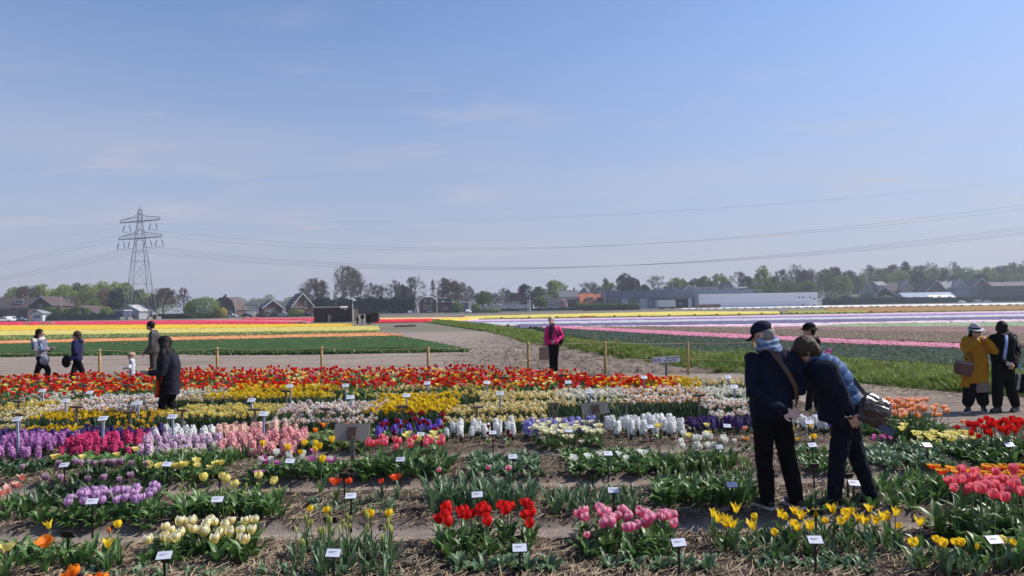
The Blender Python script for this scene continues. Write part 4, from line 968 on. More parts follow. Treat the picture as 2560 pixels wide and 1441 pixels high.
# ================================================================== FIELDS
def ground_poly(px, H=0.0): return [(G(x, y, H).x, G(x, y, H).y) for x, y in px]
def field(name, poly_px, H, base_m, label, tufts=None, ntuft=0, mats=None, rows=None, cat='flower field', amp=.06, power=1.0, scale=(.8, 1.2), tilt=.15, step=None):
    """a strip of crop: a lumpy leaf canopy with real plants standing in it"""
    P_ = ground_poly(poly_px, H); xs = [p[0] for p in P_]; ys = [p[1] for p in P_]
    x0, x1, y0, y1 = min(xs), max(xs), max(5, min(ys)), max(ys)
    # canopy: fine grid clipped to the outline, dropping to the soil at its rim
    step = step or max(.12, y0 / 160); gy = [y0]
    while gy[-1] < y1: gy.append(gy[-1] + max(step, gy[-1] / 150))
    gy = np.array(gy); nx = int(min(900, (x1 - x0) / step)) + 2; gx = np.linspace(x0, x1, nx)
    X, Y = np.meshgrid(gx, gy); ins = inpoly(P_, X.ravel(), Y.ravel()).reshape(X.shape)
    er = ins.copy(); er[1:, :] &= ins[:-1, :]; er[:-1, :] &= ins[1:, :]; er[:, 1:] &= ins[:, :-1]; er[:, :-1] &= ins[:, 1:]
    Z = np.where(er, H * .82 + amp * fbm(X / step * .9, Y / step * .9, 2, 5) * 1.6 + amp * .6 * fbm(X * .5, Y * .5, 2, 6), 0.0)
    c = len(gx); i, j = np.meshgrid(np.arange(len(gy) - 1), np.arange(c - 1), indexing='ij'); a = (i * c + j).ravel()
    F = np.stack([a, a + 1, a + c + 1, a + c], -1); ok = ins.ravel()[F].all(1); F = F[ok]
    V = np.stack([X, Y, Z], -1).reshape(-1, 3); u, inv = np.unique(F.ravel(), return_inverse=True); V = V[u]; F = inv.reshape(-1, 4)
    pv = np.zeros((len(V), 3)); pv[:, 0] = rng.random(len(V)); pv[:, 1] = .5
    arrs = []
    root = tag(link(name, npmesh(name, V, F, None, [base_m], pv, False)), label, cat, kind='stuff')
    if ntuft:
        w = rng.random(ntuft * 3) ; Yc = y0 * (y1 / y0) ** (w ** power) ; Xc = rng.uniform(x0, x1, len(Yc)); k = inpoly(P_, Xc, Yc); Xc, Yc = Xc[k][:ntuft], Yc[k][:ntuft]
        pos = np.stack([Xc, Yc, np.full(len(Xc), 0.0)], -1)
        mass(name.replace('field', 'plants'), tufts, pos, mats, label + ', single plants', cat, scale=scale, tilt=tilt)
def tuft_t(n=3, h=.3, fl='cup', fs=1.0, nl=3, lw=.02, seed=0, nf=1):
    out = []; rr = random.Random(seed)
    for k in range(n):
        t = T()
        for q in range(nf):
            hh = h * rr.uniform(.85, 1.1); dx, dy = rr.uniform(-.1, .1) * (nf > 1), rr.uniform(-.1, .1) * (nf > 1); r = .032 * fs
            if fl == 'cup':      # small closed cup
                V = [(dx, dy, hh)] + [(dx + r * math.cos(a * 1.257), dy + r * math.sin(a * 1.257), hh + .045 * fs) for a in range(5)] + [(dx, dy, hh + .075 * fs)]
                F = [(0, 1 + i, 1 + (i + 1) % 5) for i in range(5)] + [(6, 1 + (i + 1) % 5, 1 + i) for i in range(5)]
                t.add(V, F, 0, [(0, 0)] + [(.5, .2)] * 5 + [(1, .2)])
        for i in range(nl): 
            L = .27 * rr.uniform(.7, 1.1); th = rr.uniform(0, 6.28); l = leaf_T(L, lw, rr.uniform(.1, .6), rr.uniform(.1, .8), th, 3, flat=True)
            t.cat(l, Matrix.Translation((rr.uniform(-.08, .08), rr.uniform(-.08, .08), 0)), mi=2)
        out.append(t)
    return out
def cano(name, a, b): return plant(name, a, b, trans=0.0, rough=.9, spec=.1)
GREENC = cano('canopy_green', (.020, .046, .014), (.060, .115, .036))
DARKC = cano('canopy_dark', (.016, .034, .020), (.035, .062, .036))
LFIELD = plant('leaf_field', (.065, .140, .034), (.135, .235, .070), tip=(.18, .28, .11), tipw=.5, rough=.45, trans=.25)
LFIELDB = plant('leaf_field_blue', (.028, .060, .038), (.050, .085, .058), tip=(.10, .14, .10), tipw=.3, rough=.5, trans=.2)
TG = tuft_t(4, .30, 'none', 1, 5, .020, 2); 
for t in TG: pass
# left block -------------------------------------------------------
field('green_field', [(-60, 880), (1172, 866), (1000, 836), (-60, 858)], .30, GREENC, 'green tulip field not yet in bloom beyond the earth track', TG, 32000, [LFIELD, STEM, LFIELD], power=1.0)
field('sparse_bloom_field', [(-60, 872), (1110, 855), (1000, 838), (-60, 860)], .12, GREENC, 'few early orange blooms in the green tulip field', tuft_t(3, .27, 'cup', .9, 1, .018, 4), 260, [C['peach'], STEM, LFIELD])
TC = tuft_t(3, .30, 'cup', 1.0, 2, .02, 3)
def stripe(name, px, H, cname, cano_m, label, n, fs=1.3, nf=2, nl=1, leafm=LFIELD, **k):
    field(name, px, H, cano_m, label, tuft_t(3, max(.08, H - .085 * fs), 'cup', fs, nl, .02, 7, nf), n, [C[cname], STEM, leafm], scale=(.85, 1.08), **k)
ORC = cano('canopy_orange', (.50, .20, .07), (.70, .38, .18)); YC = cano('canopy_yellow', (.40, .36, .07), (.70, .60, .16)); GC = cano('canopy_gold', (.48, .32, .03), (.72, .48, .05))
YGC = cano('canopy_yellowgreen', (.04, .08, .03), (.10, .14, .045)); RC = cano('canopy_red', (.42, .010, .04), (.62, .030, .09)); RPC = cano('canopy_redpink', (.42, .12, .13), (.55, .20, .20))
fc('field_orange', (.78, .32, .12), (.84, .46, .24)); fc('field_yellow', (.74, .64, .18), (.80, .72, .32)); fc('field_gold', (.84, .54, .03), (.86, .62, .06))
stripe('orange_stripe_field', [(-60, 858), (1005, 837), (955, 830), (-60, 852)], .30, 'field_orange', ORC, 'narrow orange tulip stripe in the left field', 5000, 1.5, 3)
field('speckled_green_field', [(-60, 849.5), (955, 828), (948, 824), (-60, 838)], .30, YGC, 'green strip with yellow specks in the left field', tuft_t(3, .20, 'cup', 1.2, 3, .02, 9, 1), 900, [C['field_yellow'], STEM, LFIELD])
stripe('yellow_stripe_field', [(-60, 837.5), (948, 823.5), (945, 814), (-60, 827)], .30, 'field_yellow', YC, 'pale yellow tulip stripe in the left field', 9000, 1.7, 4, 1)
stripe('gold_stripe_field', [(-60, 825.5), (860, 814), (885, 808.5), (-60, 813)], .30, 'field_gold', GC, 'golden yellow tulip stripe in the left field', 7000, 2.2, 5, 0)
stripe('red_field', [(-60, 812), (60, 811.5), (68, 804), (-60, 804)], .30, 'coral', RC, 'left block of the crimson tulip field below the row houses', 1500, 2.6, 5, 0)
stripe('red_field', [(63, 811.5), (102, 811.3), (106, 804), (70, 804)], .30, 'coral', RC, 'narrow crimson tulip block right of the leftmost one', 500, 2.6, 5, 0)
stripe('red_field', [(105.5, 811.3), (126, 811), (124, 803.7), (108, 804)], .30, 'coral', RC, 'narrowest crimson tulip block between two thin gaps', 300, 2.6, 5, 0)
stripe('red_field', [(130, 811), (740, 806.5), (690, 801.5), (430, 800.5), (127, 803.7)], .30, 'coral', RC, 'long crimson tulip field below the pylon', 5000, 2.6, 5, 0)
field('faded_field', [(480, 800.3), (780, 805), (780, 800.5), (560, 798)], .25, RPC, 'faded pinkish field strip beyond the crimson field')
stripe('far_red_field', [(600, 797.8), (785, 800), (785, 794.5), (620, 794.5)], .30, 'coral', RC, 'thin far crimson strip left of the brick shed', 600, 4, 5, 0)
# right block ------------------------------------------------------
def strip2(name, pxs, H, ca, cb, label, **k): field(name, pxs, H, cano('canopy_' + name, ca, cb), label, **k)
strip2('far_orange_stripe', [(925, 797.5), (1200, 795.5), (1200, 792.5), (930, 794.0)], .35, (.75, .34, .12), (.85, .45, .20), 'pale orange strip right of the shed')
strip2('far_red_stripe', [(925, 802), (1090, 799), (1090, 796.0), (925, 798)], .35, (.52, .02, .04), (.62, .05, .06), 'red strip right of the shed')
strip2('far_yellow_strip_low', [(1090, 798.2), (1195, 796.4), (1195, 795.2), (1090, 796.0)], .35, (.75, .52, .05), (.85, .62, .10), 'thin yellow strip beside the red one')
strip2('far_brick_stripe', [(1100, 791), (1500, 790), (1500, 786.5), (1200, 790)], .3, (.38, .09, .035), (.48, .14, .05), 'brick red strip below the long yellow one')
strip2('far_green_edge', [(1195, 800), (2600, 777), (2600, 773.5), (1195, 796)], .18, (.05, .075, .02), (.09, .11, .03), 'green rim below the yellow strip')
strip2('far_yellow_strip', [(1150, 793.2), (1700, 784.8), (1960, 781), (1960, 777.5), (1700, 778), (1150, 790)], .4, (.52, .42, .08), (.64, .52, .14), 'long yellow tulip strip in the right field')
strip2('far_olive_strip', [(1960, 781), (2180, 779), (2180, 774.5), (1960, 776)], .3, (.20, .21, .04), (.30, .28, .06), 'olive end of the yellow strip')
strip2('far_brown_strip', [(2060, 779.5), (2640, 772), (2640, 762.5), (2060, 768.5)], .3, (.22, .12, .035), (.30, .17, .055), 'tawny brown strip on the right')
strip2('far_white_strip', [(1700, 771.5), (2640, 758.8), (2640, 756.2), (1700, 769.3)], .3, (.66, .64, .60), (.80, .78, .74), 'thin white strip before the far houses')
strip2('far_pink_line', [(1100, 804), (1300, 801.2), (1700, 794.5), (2640, 778.8), (2640, 774.8), (1700, 791), (1180, 798.5)], .25, (.48, .33, .40), (.58, .42, .48), 'pale pink hyacinth line in the right field')
strip2('purple_line', [(1140, 805.5), (1700, 798), (2640, 782.5), (2640, 778.8), (1700, 794.5), (1150, 803)], .25, (.17, .12, .28), (.26, .20, .38), 'violet hyacinth line in the right field')
strip2('white_line', [(1175, 810.5), (1700, 803), (2640, 788.3), (2640, 782.5), (1700, 798), (1190, 805.5)], .25, (.34, .34, .36), (.50, .50, .52), 'white hyacinth line in the right field')
strip2('slate_line', [(1290, 815.5), (1700, 811.5), (2640, 795.5), (2640, 788.3), (1700, 803), (1280, 810.0)], .22, (.07, .065, .13), (.16, .145, .23), 'slate blue hyacinth line in the right field')
strip2('white_pink_line', [(1340, 817.5), (1700, 814.5), (2150, 806.5), (2640, 800), (2640, 795.5), (1700, 811.5), (1340, 815)], .24, (.50, .34, .40), (.72, .56, .60), 'whitish pink line in the right field')
fc('field_pink', (.74, .28, .40), (.80, .42, .52)); fc('mauve', (.46, .24, .26), (.58, .36, .36)); fc('mint', (.42, .55, .32), (.60, .70, .48)); fc('rosegreen', (.46, .30, .24), (.55, .36, .28))
PKC = cano('canopy_pink', (.48, .17, .25), (.70, .32, .42)); MVC = cano('canopy_mauve', (.13, .115, .07), (.27, .18, .14)); MNC = cano('canopy_mint', (.10, .15, .07), (.24, .30, .16))
MOC = cano('canopy_moss', (.05, .065, .035), (.13, .12, .075))
stripe('mint_field', [(2000, 816), (2640, 814), (2640, 803), (2150, 808)], .22, 'mint', MNC, 'pale green and white speckled strip in the right field', 5000, 1.8, 3, 2)
stripe('mauve_field', [(1560, 814.5), (2640, 834), (2640, 814.5), (2000, 816), (1700, 815)], .24, 'mauve', MVC, 'mauve speckled strip in the right field', 9000, 1.5, 3, 2)
stripe('moss_field', [(1430, 815), (1700, 826.5), (2100, 844), (2640, 862), (2640, 834), (1560, 814.8)], .24, 'rosegreen', MOC, 'brownish green strip with rose specks above the pink line', 9000, 1.3, 2, 3, LFIELDB)
stripe('pink_field', [(1345, 815), (1400, 819), (1700, 836), (2100, 855), (2425, 868), (2425, 858), (2100, 845), (1700, 827), (1430, 814.8)], .24, 'field_pink', PKC, 'bright pink tulip line running diagonally across the right field', 9000, 1.7, 4, 1)
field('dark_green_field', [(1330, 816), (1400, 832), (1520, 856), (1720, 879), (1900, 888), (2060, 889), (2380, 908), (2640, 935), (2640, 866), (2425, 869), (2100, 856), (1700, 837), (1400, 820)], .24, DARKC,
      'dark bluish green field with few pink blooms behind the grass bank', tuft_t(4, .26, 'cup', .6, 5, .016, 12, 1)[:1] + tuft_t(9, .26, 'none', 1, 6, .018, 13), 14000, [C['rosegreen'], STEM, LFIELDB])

# ================================================================== GRASS BANK along the ditch
GRM = cano('bank_soil', (.045, .070, .012), (.12, .165, .028))
def bank_h(X, Y, xn, xf):
    t = np.clip((X - xn) / np.maximum(xf - xn, .3), 0, 1); h = np.sin(np.pi * np.clip(t, 0, 1)) ** .7
    amp = np.interp(Y, [12, 18, 30, 60, 120], [.22, .24, .24, .24, .22])
    return h * amp * (1 + 1.9 * fbm(X * .9, Y * .9, 4, 40)) + .02
def build_bank():
    Y = 12 * (120 / 12) ** np.linspace(0, 1, 170); t = np.linspace(0, 1, 30); xn, xf = bank_axis(Y)
    X = xn[:, None] + (xf - xn)[:, None] * t[None]; YY = np.repeat(Y[:, None], 30, 1); Z = bank_h(X, YY, xn[:, None], xf[:, None]) - .04
    V = np.stack([X, YY, Z], -1).reshape(-1, 3); i, j = np.meshgrid(np.arange(169), np.arange(29), indexing='ij'); a = (i * 30 + j).ravel()
    pv = np.zeros((len(V), 3)); pv[:, 0] = rng.random(len(V))
    tag(link('grass_bank', npmesh('grass_bank', V, np.stack([a, a + 1, a + 31, a + 30], -1), None, [GRM], pv, True)), kind='structure')
    out = []
    for s in range(5):
        rr = random.Random(s); tt = T()
        for i in range(9):
            th = rr.uniform(-1.2, 1.2) + 3.0; L = rr.uniform(.12, .26); le = rr.uniform(.2, .8); w = .007
            p = []; x = 0; z = 0
            r0_ = rr.uniform(0, .09); pa = rr.uniform(0, 6.28)
            for k in range(3):
                a_ = le * (.4 + k * .6)
                if k: x += math.sin(a_) * L / 2; z += math.cos(a_) * L / 2
                p.append((x, z))
            V = []
            for k, (x_, z_) in enumerate(p):
                ww = w * (1, .8, .08)[k]
                for s_ in (-1, 1): V.append((x_ * math.cos(th) - s_ * ww * math.sin(th) + r0_ * math.cos(pa), x_ * math.sin(th) + s_ * ww * math.cos(th) + r0_ * math.sin(pa), z_))
            tt.add(V, [(0, 1, 3), (0, 3, 2), (2, 3, 5), (2, 5, 4)], 0, [(k // 2 * .5, 0) for k in range(6)])
        out.append(tt)
    n = 22000; u = rng.random(n); Yc = 12.5 * (100 / 12.5) ** (u ** 1.15); xn, xf = bank_axis(Yc); tt = rng.uniform(-.04, 1.02, n); Xc = xn + (xf - xn) * tt
    pos = np.stack([Xc, Yc, bank_h(Xc, Yc, xn, xf) - .05], -1)
    g = plant('grass', (.075, .150, .014), (.190, .250, .032), tip=(.30, .34, .07), tipw=.6, rough=.5, trans=.35)
    sc_ = (.8, 1.3)
    mass('bank_grass', out, pos, [g], 'long rough grass leaning over on the ditch bank', 'grass', scale=sc_, tilt=.25)
    # dry rim and a few daffodils in the grass
    n = 1500; Yc = 13 + rng.random(n) * 28; xn, xf = bank_axis(Yc); Xc = xn - np.abs(rng.normal(0, .28, n)); pos = np.stack([Xc, Yc, gh(Xc, Yc)], -1)
    mass('track_grass', out, pos, [g], 'short grass creeping over the edge of the track', 'grass', scale=(.3, .6), tilt=.3)
    NWD = -1; wl_ = [(1485, 850), (1478, 862), (1489, 858), (1502, 866), (1524, 868), (1535, 874), (1500, 872), (1613, 850), (1632, 849), (1620, 852), (1545, 880), (1484, 833), (1487, 838), (2238, 920), (2385, 907), (2392, 905), (2470, 905), (1185, 808), (1196, 806), (1160, 806)]; wo = {i: r_ for r_, i in enumerate(sorted(range(len(wl_)), key=lambda i: wl_[i][0]))}
    for px, py in wl_:
        g_ = G(px, py, .35); xn_, xf_ = bank_axis(np.array([g_.y])); z = float(bank_h(np.array([g_.x]), np.array([g_.y]), xn_, xf_)[0])
        NWD += 1
        root = empty('daffodil', (g_.x, g_.y, max(0, z - .05)), random.gauss(FACE, .6), 'pale yellow daffodil growing wild in the grass bank, ' + nth(wo[NWD]) + ' from the left', 'daffodil', 'daffodils in the grass bank')
        fm, tm_ = DFL[('d_lemon', 'cup_yellow')]; link('stem', DFL['st'], root, sc=(1, 1, .32)); link('leaves', DFL['lf'][0], root, sc=.9)
        f = link('flower', fm, root, loc=(0, 0, .32), rot=(0, .3, 0)); link('trumpet', tm_, f)
build_bank()
w = MB(); a, b = G(985, 814), G(1040, 812); c, d = G(1045, 814.5), G(990, 817)
w.add([(p.x, p.y, 0.012) for p in (a, b, c, d)], [(0, 1, 2, 3)]); tag(w.build('ditch_water', mat('water', (.05, .07, .08), .08, .05, spec=.8)), kind='structure')
# ================================================================== HAZE
hz = MB().box((0, 0, 21.9), (3200, 3200, 46.2)); hm = bpy.data.materials.new('haze'); hm.use_nodes = True; hn = hm.node_tree; hn.nodes.clear()
ho = hn.nodes.new('ShaderNodeOutputMaterial'); hp = hn.nodes.new('ShaderNodeVolumePrincipled'); hp.inputs['Color'].default_value = (.80, .88, 1, 1); hp.inputs['Density'].default_value = 0.00036; hp.inputs['Anisotropy'].default_value = 0.2
hn.links.new(hp.outputs[0], ho.inputs['Volume']); tag(hz.build('haze', hm), 'thin spring haze over the fields', 'haze', kind='stuff')
# ================================================================== FAR BUILDINGS
BRICK = mat('brick_brown', (.075, .045, .040), .9, .25, 3); BRICKR = mat('brick_red', (.13, .055, .045), .9, .25, 3); ROOFD = mat('roof_slate', (.022, .024, .032), .65, .2, 2)
ROOFB = mat('roof_brown', (.075, .048, .045), .85, .2, 2); ROOFO = mat('roof_orange', (.42, .11, .04), .8, .15, 2); WHITEP = mat('white_paint', (.72, .72, .72), .6, .05); GREYW = mat('grey_wall', (.22, .23, .26), .8, .1)
LBLUE = mat('pale_blue_cladding', (.30, .36, .47), .5, .06, 1.0); DBLUE = mat('grey_blue_cladding', (.095, .125, .19), .5, .08, 1.0); GLASS = mat('window_glass', (.03, .04, .055), .12, .2, spec=.8)
DARK = mat('dark_recess', (.035, .035, .042), .8, .2); METAL = mat('galvanised', (.20, .21, .22), .5, .1, metal=.5); TIMB = mat('timber_post', (.42, .27, .10), .75, .2, 12, bump=.3)
def W(px, py, Y): return P(px, py, Y)
def window(root, x, z, w, h, yf, frame=None, cols=2, host=None):
    """frame proud of the wall, pane behind; local coords, wall face at y=yf looking to -y"""
    fr = MB(); t = .09
    for a, b, c, d in ((x - w / 2, z - h / 2, w, t), (x - w / 2, z + h / 2 - t, w, t)): fr.box((x, yf - .05, b + t / 2), (w, .1, t))
    for xx in [x - w / 2 + t / 2, x + w / 2 - t / 2] + [x - w / 2 + w * k / cols for k in range(1, cols)]: fr.box((xx, yf - .048, z), (t, .096, h - 2 * t))
    f = fr.build('window', frame or WHITEP, host or root)
    if root.parent is None: MB().box((x, yf - .02, z), (w - t, .03, h - t)).build('pane', GLASS, f)
    return f
def house(x0, x1, yr, ye, Z, kind, wall, roof, label, depth=9, wins=(), chim=(), verge=None, hipped=0, rz=0, cat='house', name='house', roofy=None, extra=None):
    """x0..x1, ridge and eave are photo pixels at distance Z. kind: front = gable to us, side = ridge across, flat"""
    s = Z / FP; xm = (x0 + x1) / 2; w = (x1 - x0) * s; c = P(xm, hor(xm), Z)
    zr = P(xm, yr, Z).z; ze = P(xm, ye, Z).z
    root = empty(name, (c.x, Z, 0), rz, label, cat); h = w / 2
    if kind == 'front':
        MB().prism([(-h, 0), (h, 0), (h, ze), (0, zr - .15), (-h, ze)], 0, depth).build('wall', wall, root)
        r = MB(); o = .45; sl = (zr - ze) / h
        for sg in (-1, 1):
            r.add([(0, -o, zr), (sg * (h + o), -o, ze - o * sl), (sg * (h + o), depth + o, ze - o * sl), (0, depth + o, zr), (0, -o, zr + .25), (sg * (h + o), -o, ze - o * sl + .25), (sg * (h + o), depth + o, ze - o * sl + .25), (0, depth + o, zr + .25)],
                  [(0, 1, 2, 3), (7, 6, 5, 4), (0, 4, 5, 1), (1, 5, 6, 2), (2, 6, 7, 3)])
        rf = r.build('roof', roof, root)
        if verge:
            v = MB()
            for sg in (-1, 1):
                v.add([(0, -o - .06, zr + .28), (sg * (h + o), -o - .06, ze - o * sl + .28), (sg * (h + o), -o - .06, ze - o * sl - .12), (0, -o - .06, zr - .16),
                       (0, -o, zr + .28), (sg * (h + o), -o, ze - o * sl + .28), (sg * (h + o), -o, ze - o * sl - .12), (0, -o, zr - .16)], [(0, 1, 2, 3), (7, 6, 5, 4), (0, 4, 5, 1), (3, 2, 6, 7)])
            v.build('bargeboard', verge, rf)
    elif kind == 'side':
        MB().box((0, depth / 2, ze / 2), (w, depth, ze)).build('wall', wall, root); o = .4; k = hipped * w
        r = MB(); r.add([(-h - o, -o, ze), (h + o, -o, ze), (h + o, depth + o, ze), (-h - o, depth + o, ze), (-h - o + k, depth / 2, zr), (h + o - k, depth / 2, zr)], [(0, 1, 5, 4), (2, 3, 4, 5), (1, 2, 5), (3, 0, 4), (3, 2, 1, 0)])
        rf = r.build('roof', roof, root)
        if verge: MB().box((0, -o - .05, ze), (w + 2 * o, .1, .22)).build('gutter', verge, rf)
    elif kind == 'gambrel':
        q = (zr - ze); MB().prism([(-h, 0), (h, 0), (h, ze), (h * .72, ze + q * .72), (h * .38, zr - .1), (-h * .38, zr - .1), (-h * .72, ze + q * .72), (-h, ze)], 0, depth).build('wall', wall, root)
        o = .4; pr = [(h + o, ze - .3), (h * .74, ze + q * .74), (h * .38, zr), (-h * .38, zr), (-h * .74, ze + q * .74), (-h - o, ze - .3)]
        inn = [(x * .97, z - .22) for x, z in pr]; r = MB()
        for i in range(5): r.add([(pr[i][0], -o, pr[i][1]), (pr[i + 1][0], -o, pr[i + 1][1]), (pr[i + 1][0], depth + o, pr[i + 1][1]), (pr[i][0], depth + o, pr[i][1]), (inn[i][0], -o, inn[i][1]), (inn[i + 1][0], -o, inn[i + 1][1])], [(0, 1, 2, 3), (0, 4, 5, 1)], 0)
        rf = r.build('roof', roof, root)
        if verge:
            v = MB()
            for i in range(5): v.tube([(pr[i][0], -o - .06, pr[i][1]), (pr[i + 1][0], -o - .06, pr[i + 1][1])], .14, 4)
            v.build('bargeboard', verge, rf)
    else:
        MB().box((0, depth / 2, zr / 2), (w, depth, zr)).build('wall', wall, root); rf = MB().box((0, depth / 2, zr + .12), (w + .5, depth + .5, .26)).build('roof', roof, root)
    for cx_ in chim: MB().box(((cx_ - xm) * s, depth / 2, zr + .3), (.7, .7, 1.8)).box(((cx_ - xm) * s, depth / 2, zr + 1.3), (.45, .45, .4)).build('chimney', BRICK, rf)
    for (wx, wy, ww, wh, *rest) in wins:
        z = P(xm, wy, Z).z; f = window(root, (wx - xm) * s, z, ww * s, wh * s, 0, rest[0] if rest else WHITEP, 3 if ww > 9 else 2)
    return root
def dormer(root, xm, px, py, w, h, Z, depth=3, frame=WHITEP, roof=ROOFD, y=1.0):
    s = Z / FP; x = (px - xm) * s; z = P(px, py, Z).z; d = MB().box((x, y + depth / 2, z), (w * s, depth, h * s)).build('dormer', roof, root)
    fr = MB(); t = .12; W_, H_ = w * s, h * s
    fr.box((x, y - .06, z + H_ / 2), (W_ + .3, .2, .28)).box((x, y - .05, z - H_ / 2 + t), (W_, .1, t * 2))
    for k in range(4): fr.box((x - W_ / 2 + t / 2 + (W_ - t) * k / 3, y - .05, z), (t, .1, H_))
    fr.build('window_frame', frame, d); return d
# -- left town
h = house(-30, 172, 743, 769, 292, 'side', BRICK, ROOFB, 'long brown terrace of houses with dormers at the left edge', 10, wins=[(8, 773, 12, 10), (22, 771, 7, 7), (43, 770, 6, 5), (60, 771, 14, 8)], chim=[34])
for px in (42, 128, 158): dormer(h, 71, px, 755 if px < 60 else 754, 22 if px < 60 else 18, 9, 292, y=1.5)
house(74, 130, 742.5, 764, 272, 'front', BRICK, ROOFB, 'brick gable house with a single white upstairs window at far left', 12, wins=[(101, 767, 9, 10)], verge=mat('grey_trim', (.30, .30, .32), .7))
house(-20, 69, 776, 790, 262, 'flat', BRICK, mat('felt', (.09, .09, .10), .8), 'low flat roofed brick garage wing at the far left', 6, wins=[(30, 784, 22, 9, GREYW)], cat='garage', name='garage')
h = house(78, 106, 777, 784, 256, 'front', mat('white_wall', (.5, .5, .52), .8), GREYW, 'small white carport with pale gable left of the young trees', 5, wins=[(92, 792, 18, 9, WHITEP)], cat='carport', name='carport')
house(140, 250, 765, 789, 266, 'front', mat('timber_dark', (.07, .05, .045), .9), ROOFB, 'wide low barn with shallow brown roof behind the young trees', 12, verge=mat('sand_trim', (.30, .24, .18), .8), cat='barn', name='barn')
house(297, 347, 764, 778, 262, 'front', mat('pale_grey_wall', (.27, .27, .30), .85), mat('pale_roof', (.36, .36, .38), .8), 'pale grey gabled building at the foot of the pylon', 10, wins=[(333, 792, 9, 4, BRICKR), (333, 778, 3, 4)], cat='building', name='building')
house(288, 309, 777.5, 778, 254, 'flat', mat('navy_cladding', (.035, .045, .10), .7), WHITEP, 'small navy blue shed with white flat roof left of the pylon', 5, cat='shed', name='shed')
house(330, 362, 757, 768, 300, 'side', GREYW, ROOFB, 'grey roof seen between the legs of the pylon', 8)
h = house(533, 588, 744, 775, 285, 'gambrel', BRICK, mat('roof_tile_brown', (.10, .068, .065), .9, .15, 2), 'barn-like house with large rounded brown roof', 12, chim=[549], wins=[(577, 782, 7, 8)], rz=0)
MB().box((-1.6, 4, 8.3), (.8, .8, 1.4)).build('chimney', BRICK, h)
def lhouse(x0, xa, x1, yr, ye, Z, wall, roof, label, wins=(), depth=14, extra=None):
    """gable turned partly to us: long dark roof slope on its left"""
    return house(2 * xa - x1, x1, yr, ye, Z, 'front', wall, roof, label, depth, wins=wins, verge=WHITEP, rz=R(28))
lhouse(638, 682, 704, 751, 769, 262, BRICKR, ROOFD, 'small brick house with white bargeboards left of the larger one', wins=[(685, 777, 9, 14, mat('cream_paint', (.55, .48, .38), .7)), (668, 777, 9, 5), (676, 778, 4, 9)])
lhouse(697, 757, 782, 734, 764, 262, BRICKR, ROOFD, 'dark roofed brick house with white bargeboards beside the tall hedge', wins=[(740, 758, 6, 11), (764, 758, 6, 11), (731, 768, 8, 2), (742, 768, 8, 2), (753, 768, 8, 2), (765, 770, 8, 2)])
h = house(1048, 1094, 743, 758, 285, 'gambrel', BRICKR, ROOFD, 'brick house with mansard gable and four white windows', 9, wins=[(1065, 752, 6, 8), (1079, 752, 6, 8), (1063, 768, 7, 10), (1075, 768, 7, 10), (1074, 778, 14, 4)], verge=WHITEP)
h2 = house(1094, 1131, 756, 758, 284, 'flat', BRICKR, mat('cream_trim', (.45, .40, .34), .7), 'flat roofed brick extension right of the mansard house', 7, wins=[(1113, 771, 14, 7)], cat='extension', name='house_extension')
MB().prism([(-3, 4.7), (3.2, 4.7), (2.4, 6.5), (-3, 6.5)], 2, 6).build('attic', ROOFD, h2)
MB().box((-1.1, 1.8, 5.7), (2.8, .3, 1.1)).build('dormer_window', GLASS, h2); MB().box((-1.1, 1.7, 6.4), (3.2, .5, .25)).box((-.9, 1.0, 4.95), (.9, .5, .5)).build('dormer_trim', WHITEP, h2)
house(1155, 1171, 757.5, 760, 300, 'flat', DBLUE, WHITEP, 'small pale building behind the bushes right of the brick house', 6, cat='building', name='building')
house(1195, 1322, 764, 768, 300, 'flat', mat('white_screen', (.55, .56, .58), .7), mat('white_film', (.66, .66, .68), .5), 'long low white greenhouse tunnel in the middle distance', 8, cat='greenhouse', name='greenhouse')
house(1258, 1300, 754, 766, 310, 'side', DBLUE, ROOFD, 'dark low roofed house behind the white greenhouse', 8)
house(1262, 1332, 731, 757, 325, 'front', BRICKR, ROOFB, 'large shallow brown gable behind the flag poles', 10)
house(1360, 1400, 745, 756, 330, 'side', GREYW, ROOFD, 'dark roofed bungalow beside the blossoming tree', 8, wins=[(1380, 762, 16, 5)])
house(1400, 1446, 726, 744, 345, 'side', GREYW, mat('roof_grey', (.13, .13, .15), .8), 'grey roofed house left of the orange roofs', 9, chim=[1438])
house(1404, 1440, 742, 750, 335, 'side', mat('dark_house', (.06, .055, .07), .8), ROOFD, 'dark low house before the grey roof', 6)
house(1443, 1478, 723, 741, 350, 'front', mat('pale_gable', (.30, .31, .36), .8), ROOFD, 'grey gabled house peeking over the first orange roof', 9)
house(1484, 1518, 720, 740, 352, 'front', mat('pale_gable', (.30, .31, .36), .8), ROOFD, 'grey gabled house peeking over the second orange roof', 9)
h = house(1452, 1486, 734, 758, 330, 'side', mat('cream_wall', (.42, .35, .28), .8), ROOFO, 'orange roofed house with white dormer window', 9); dormer(h, 1469, 1475, 748, 18, 8, 330, y=.6, roof=ROOFO)
h = house(1486, 1516, 735, 757, 332, 'side', mat('cream_wall', (.42, .35, .28), .8), mat('roof_orange_faded', (.34, .10, .05), .8, .15, 2), 'second orange roofed house beside the warehouse', 9); dormer(h, 1501, 1503, 748, 16, 7, 332, y=.6, frame=BRICKR)
house(1523, 1549, 718, 733, 350, 'front', WHITEP, ROOFD, 'white gabled house above the warehouse roof', 8, verge=WHITEP)
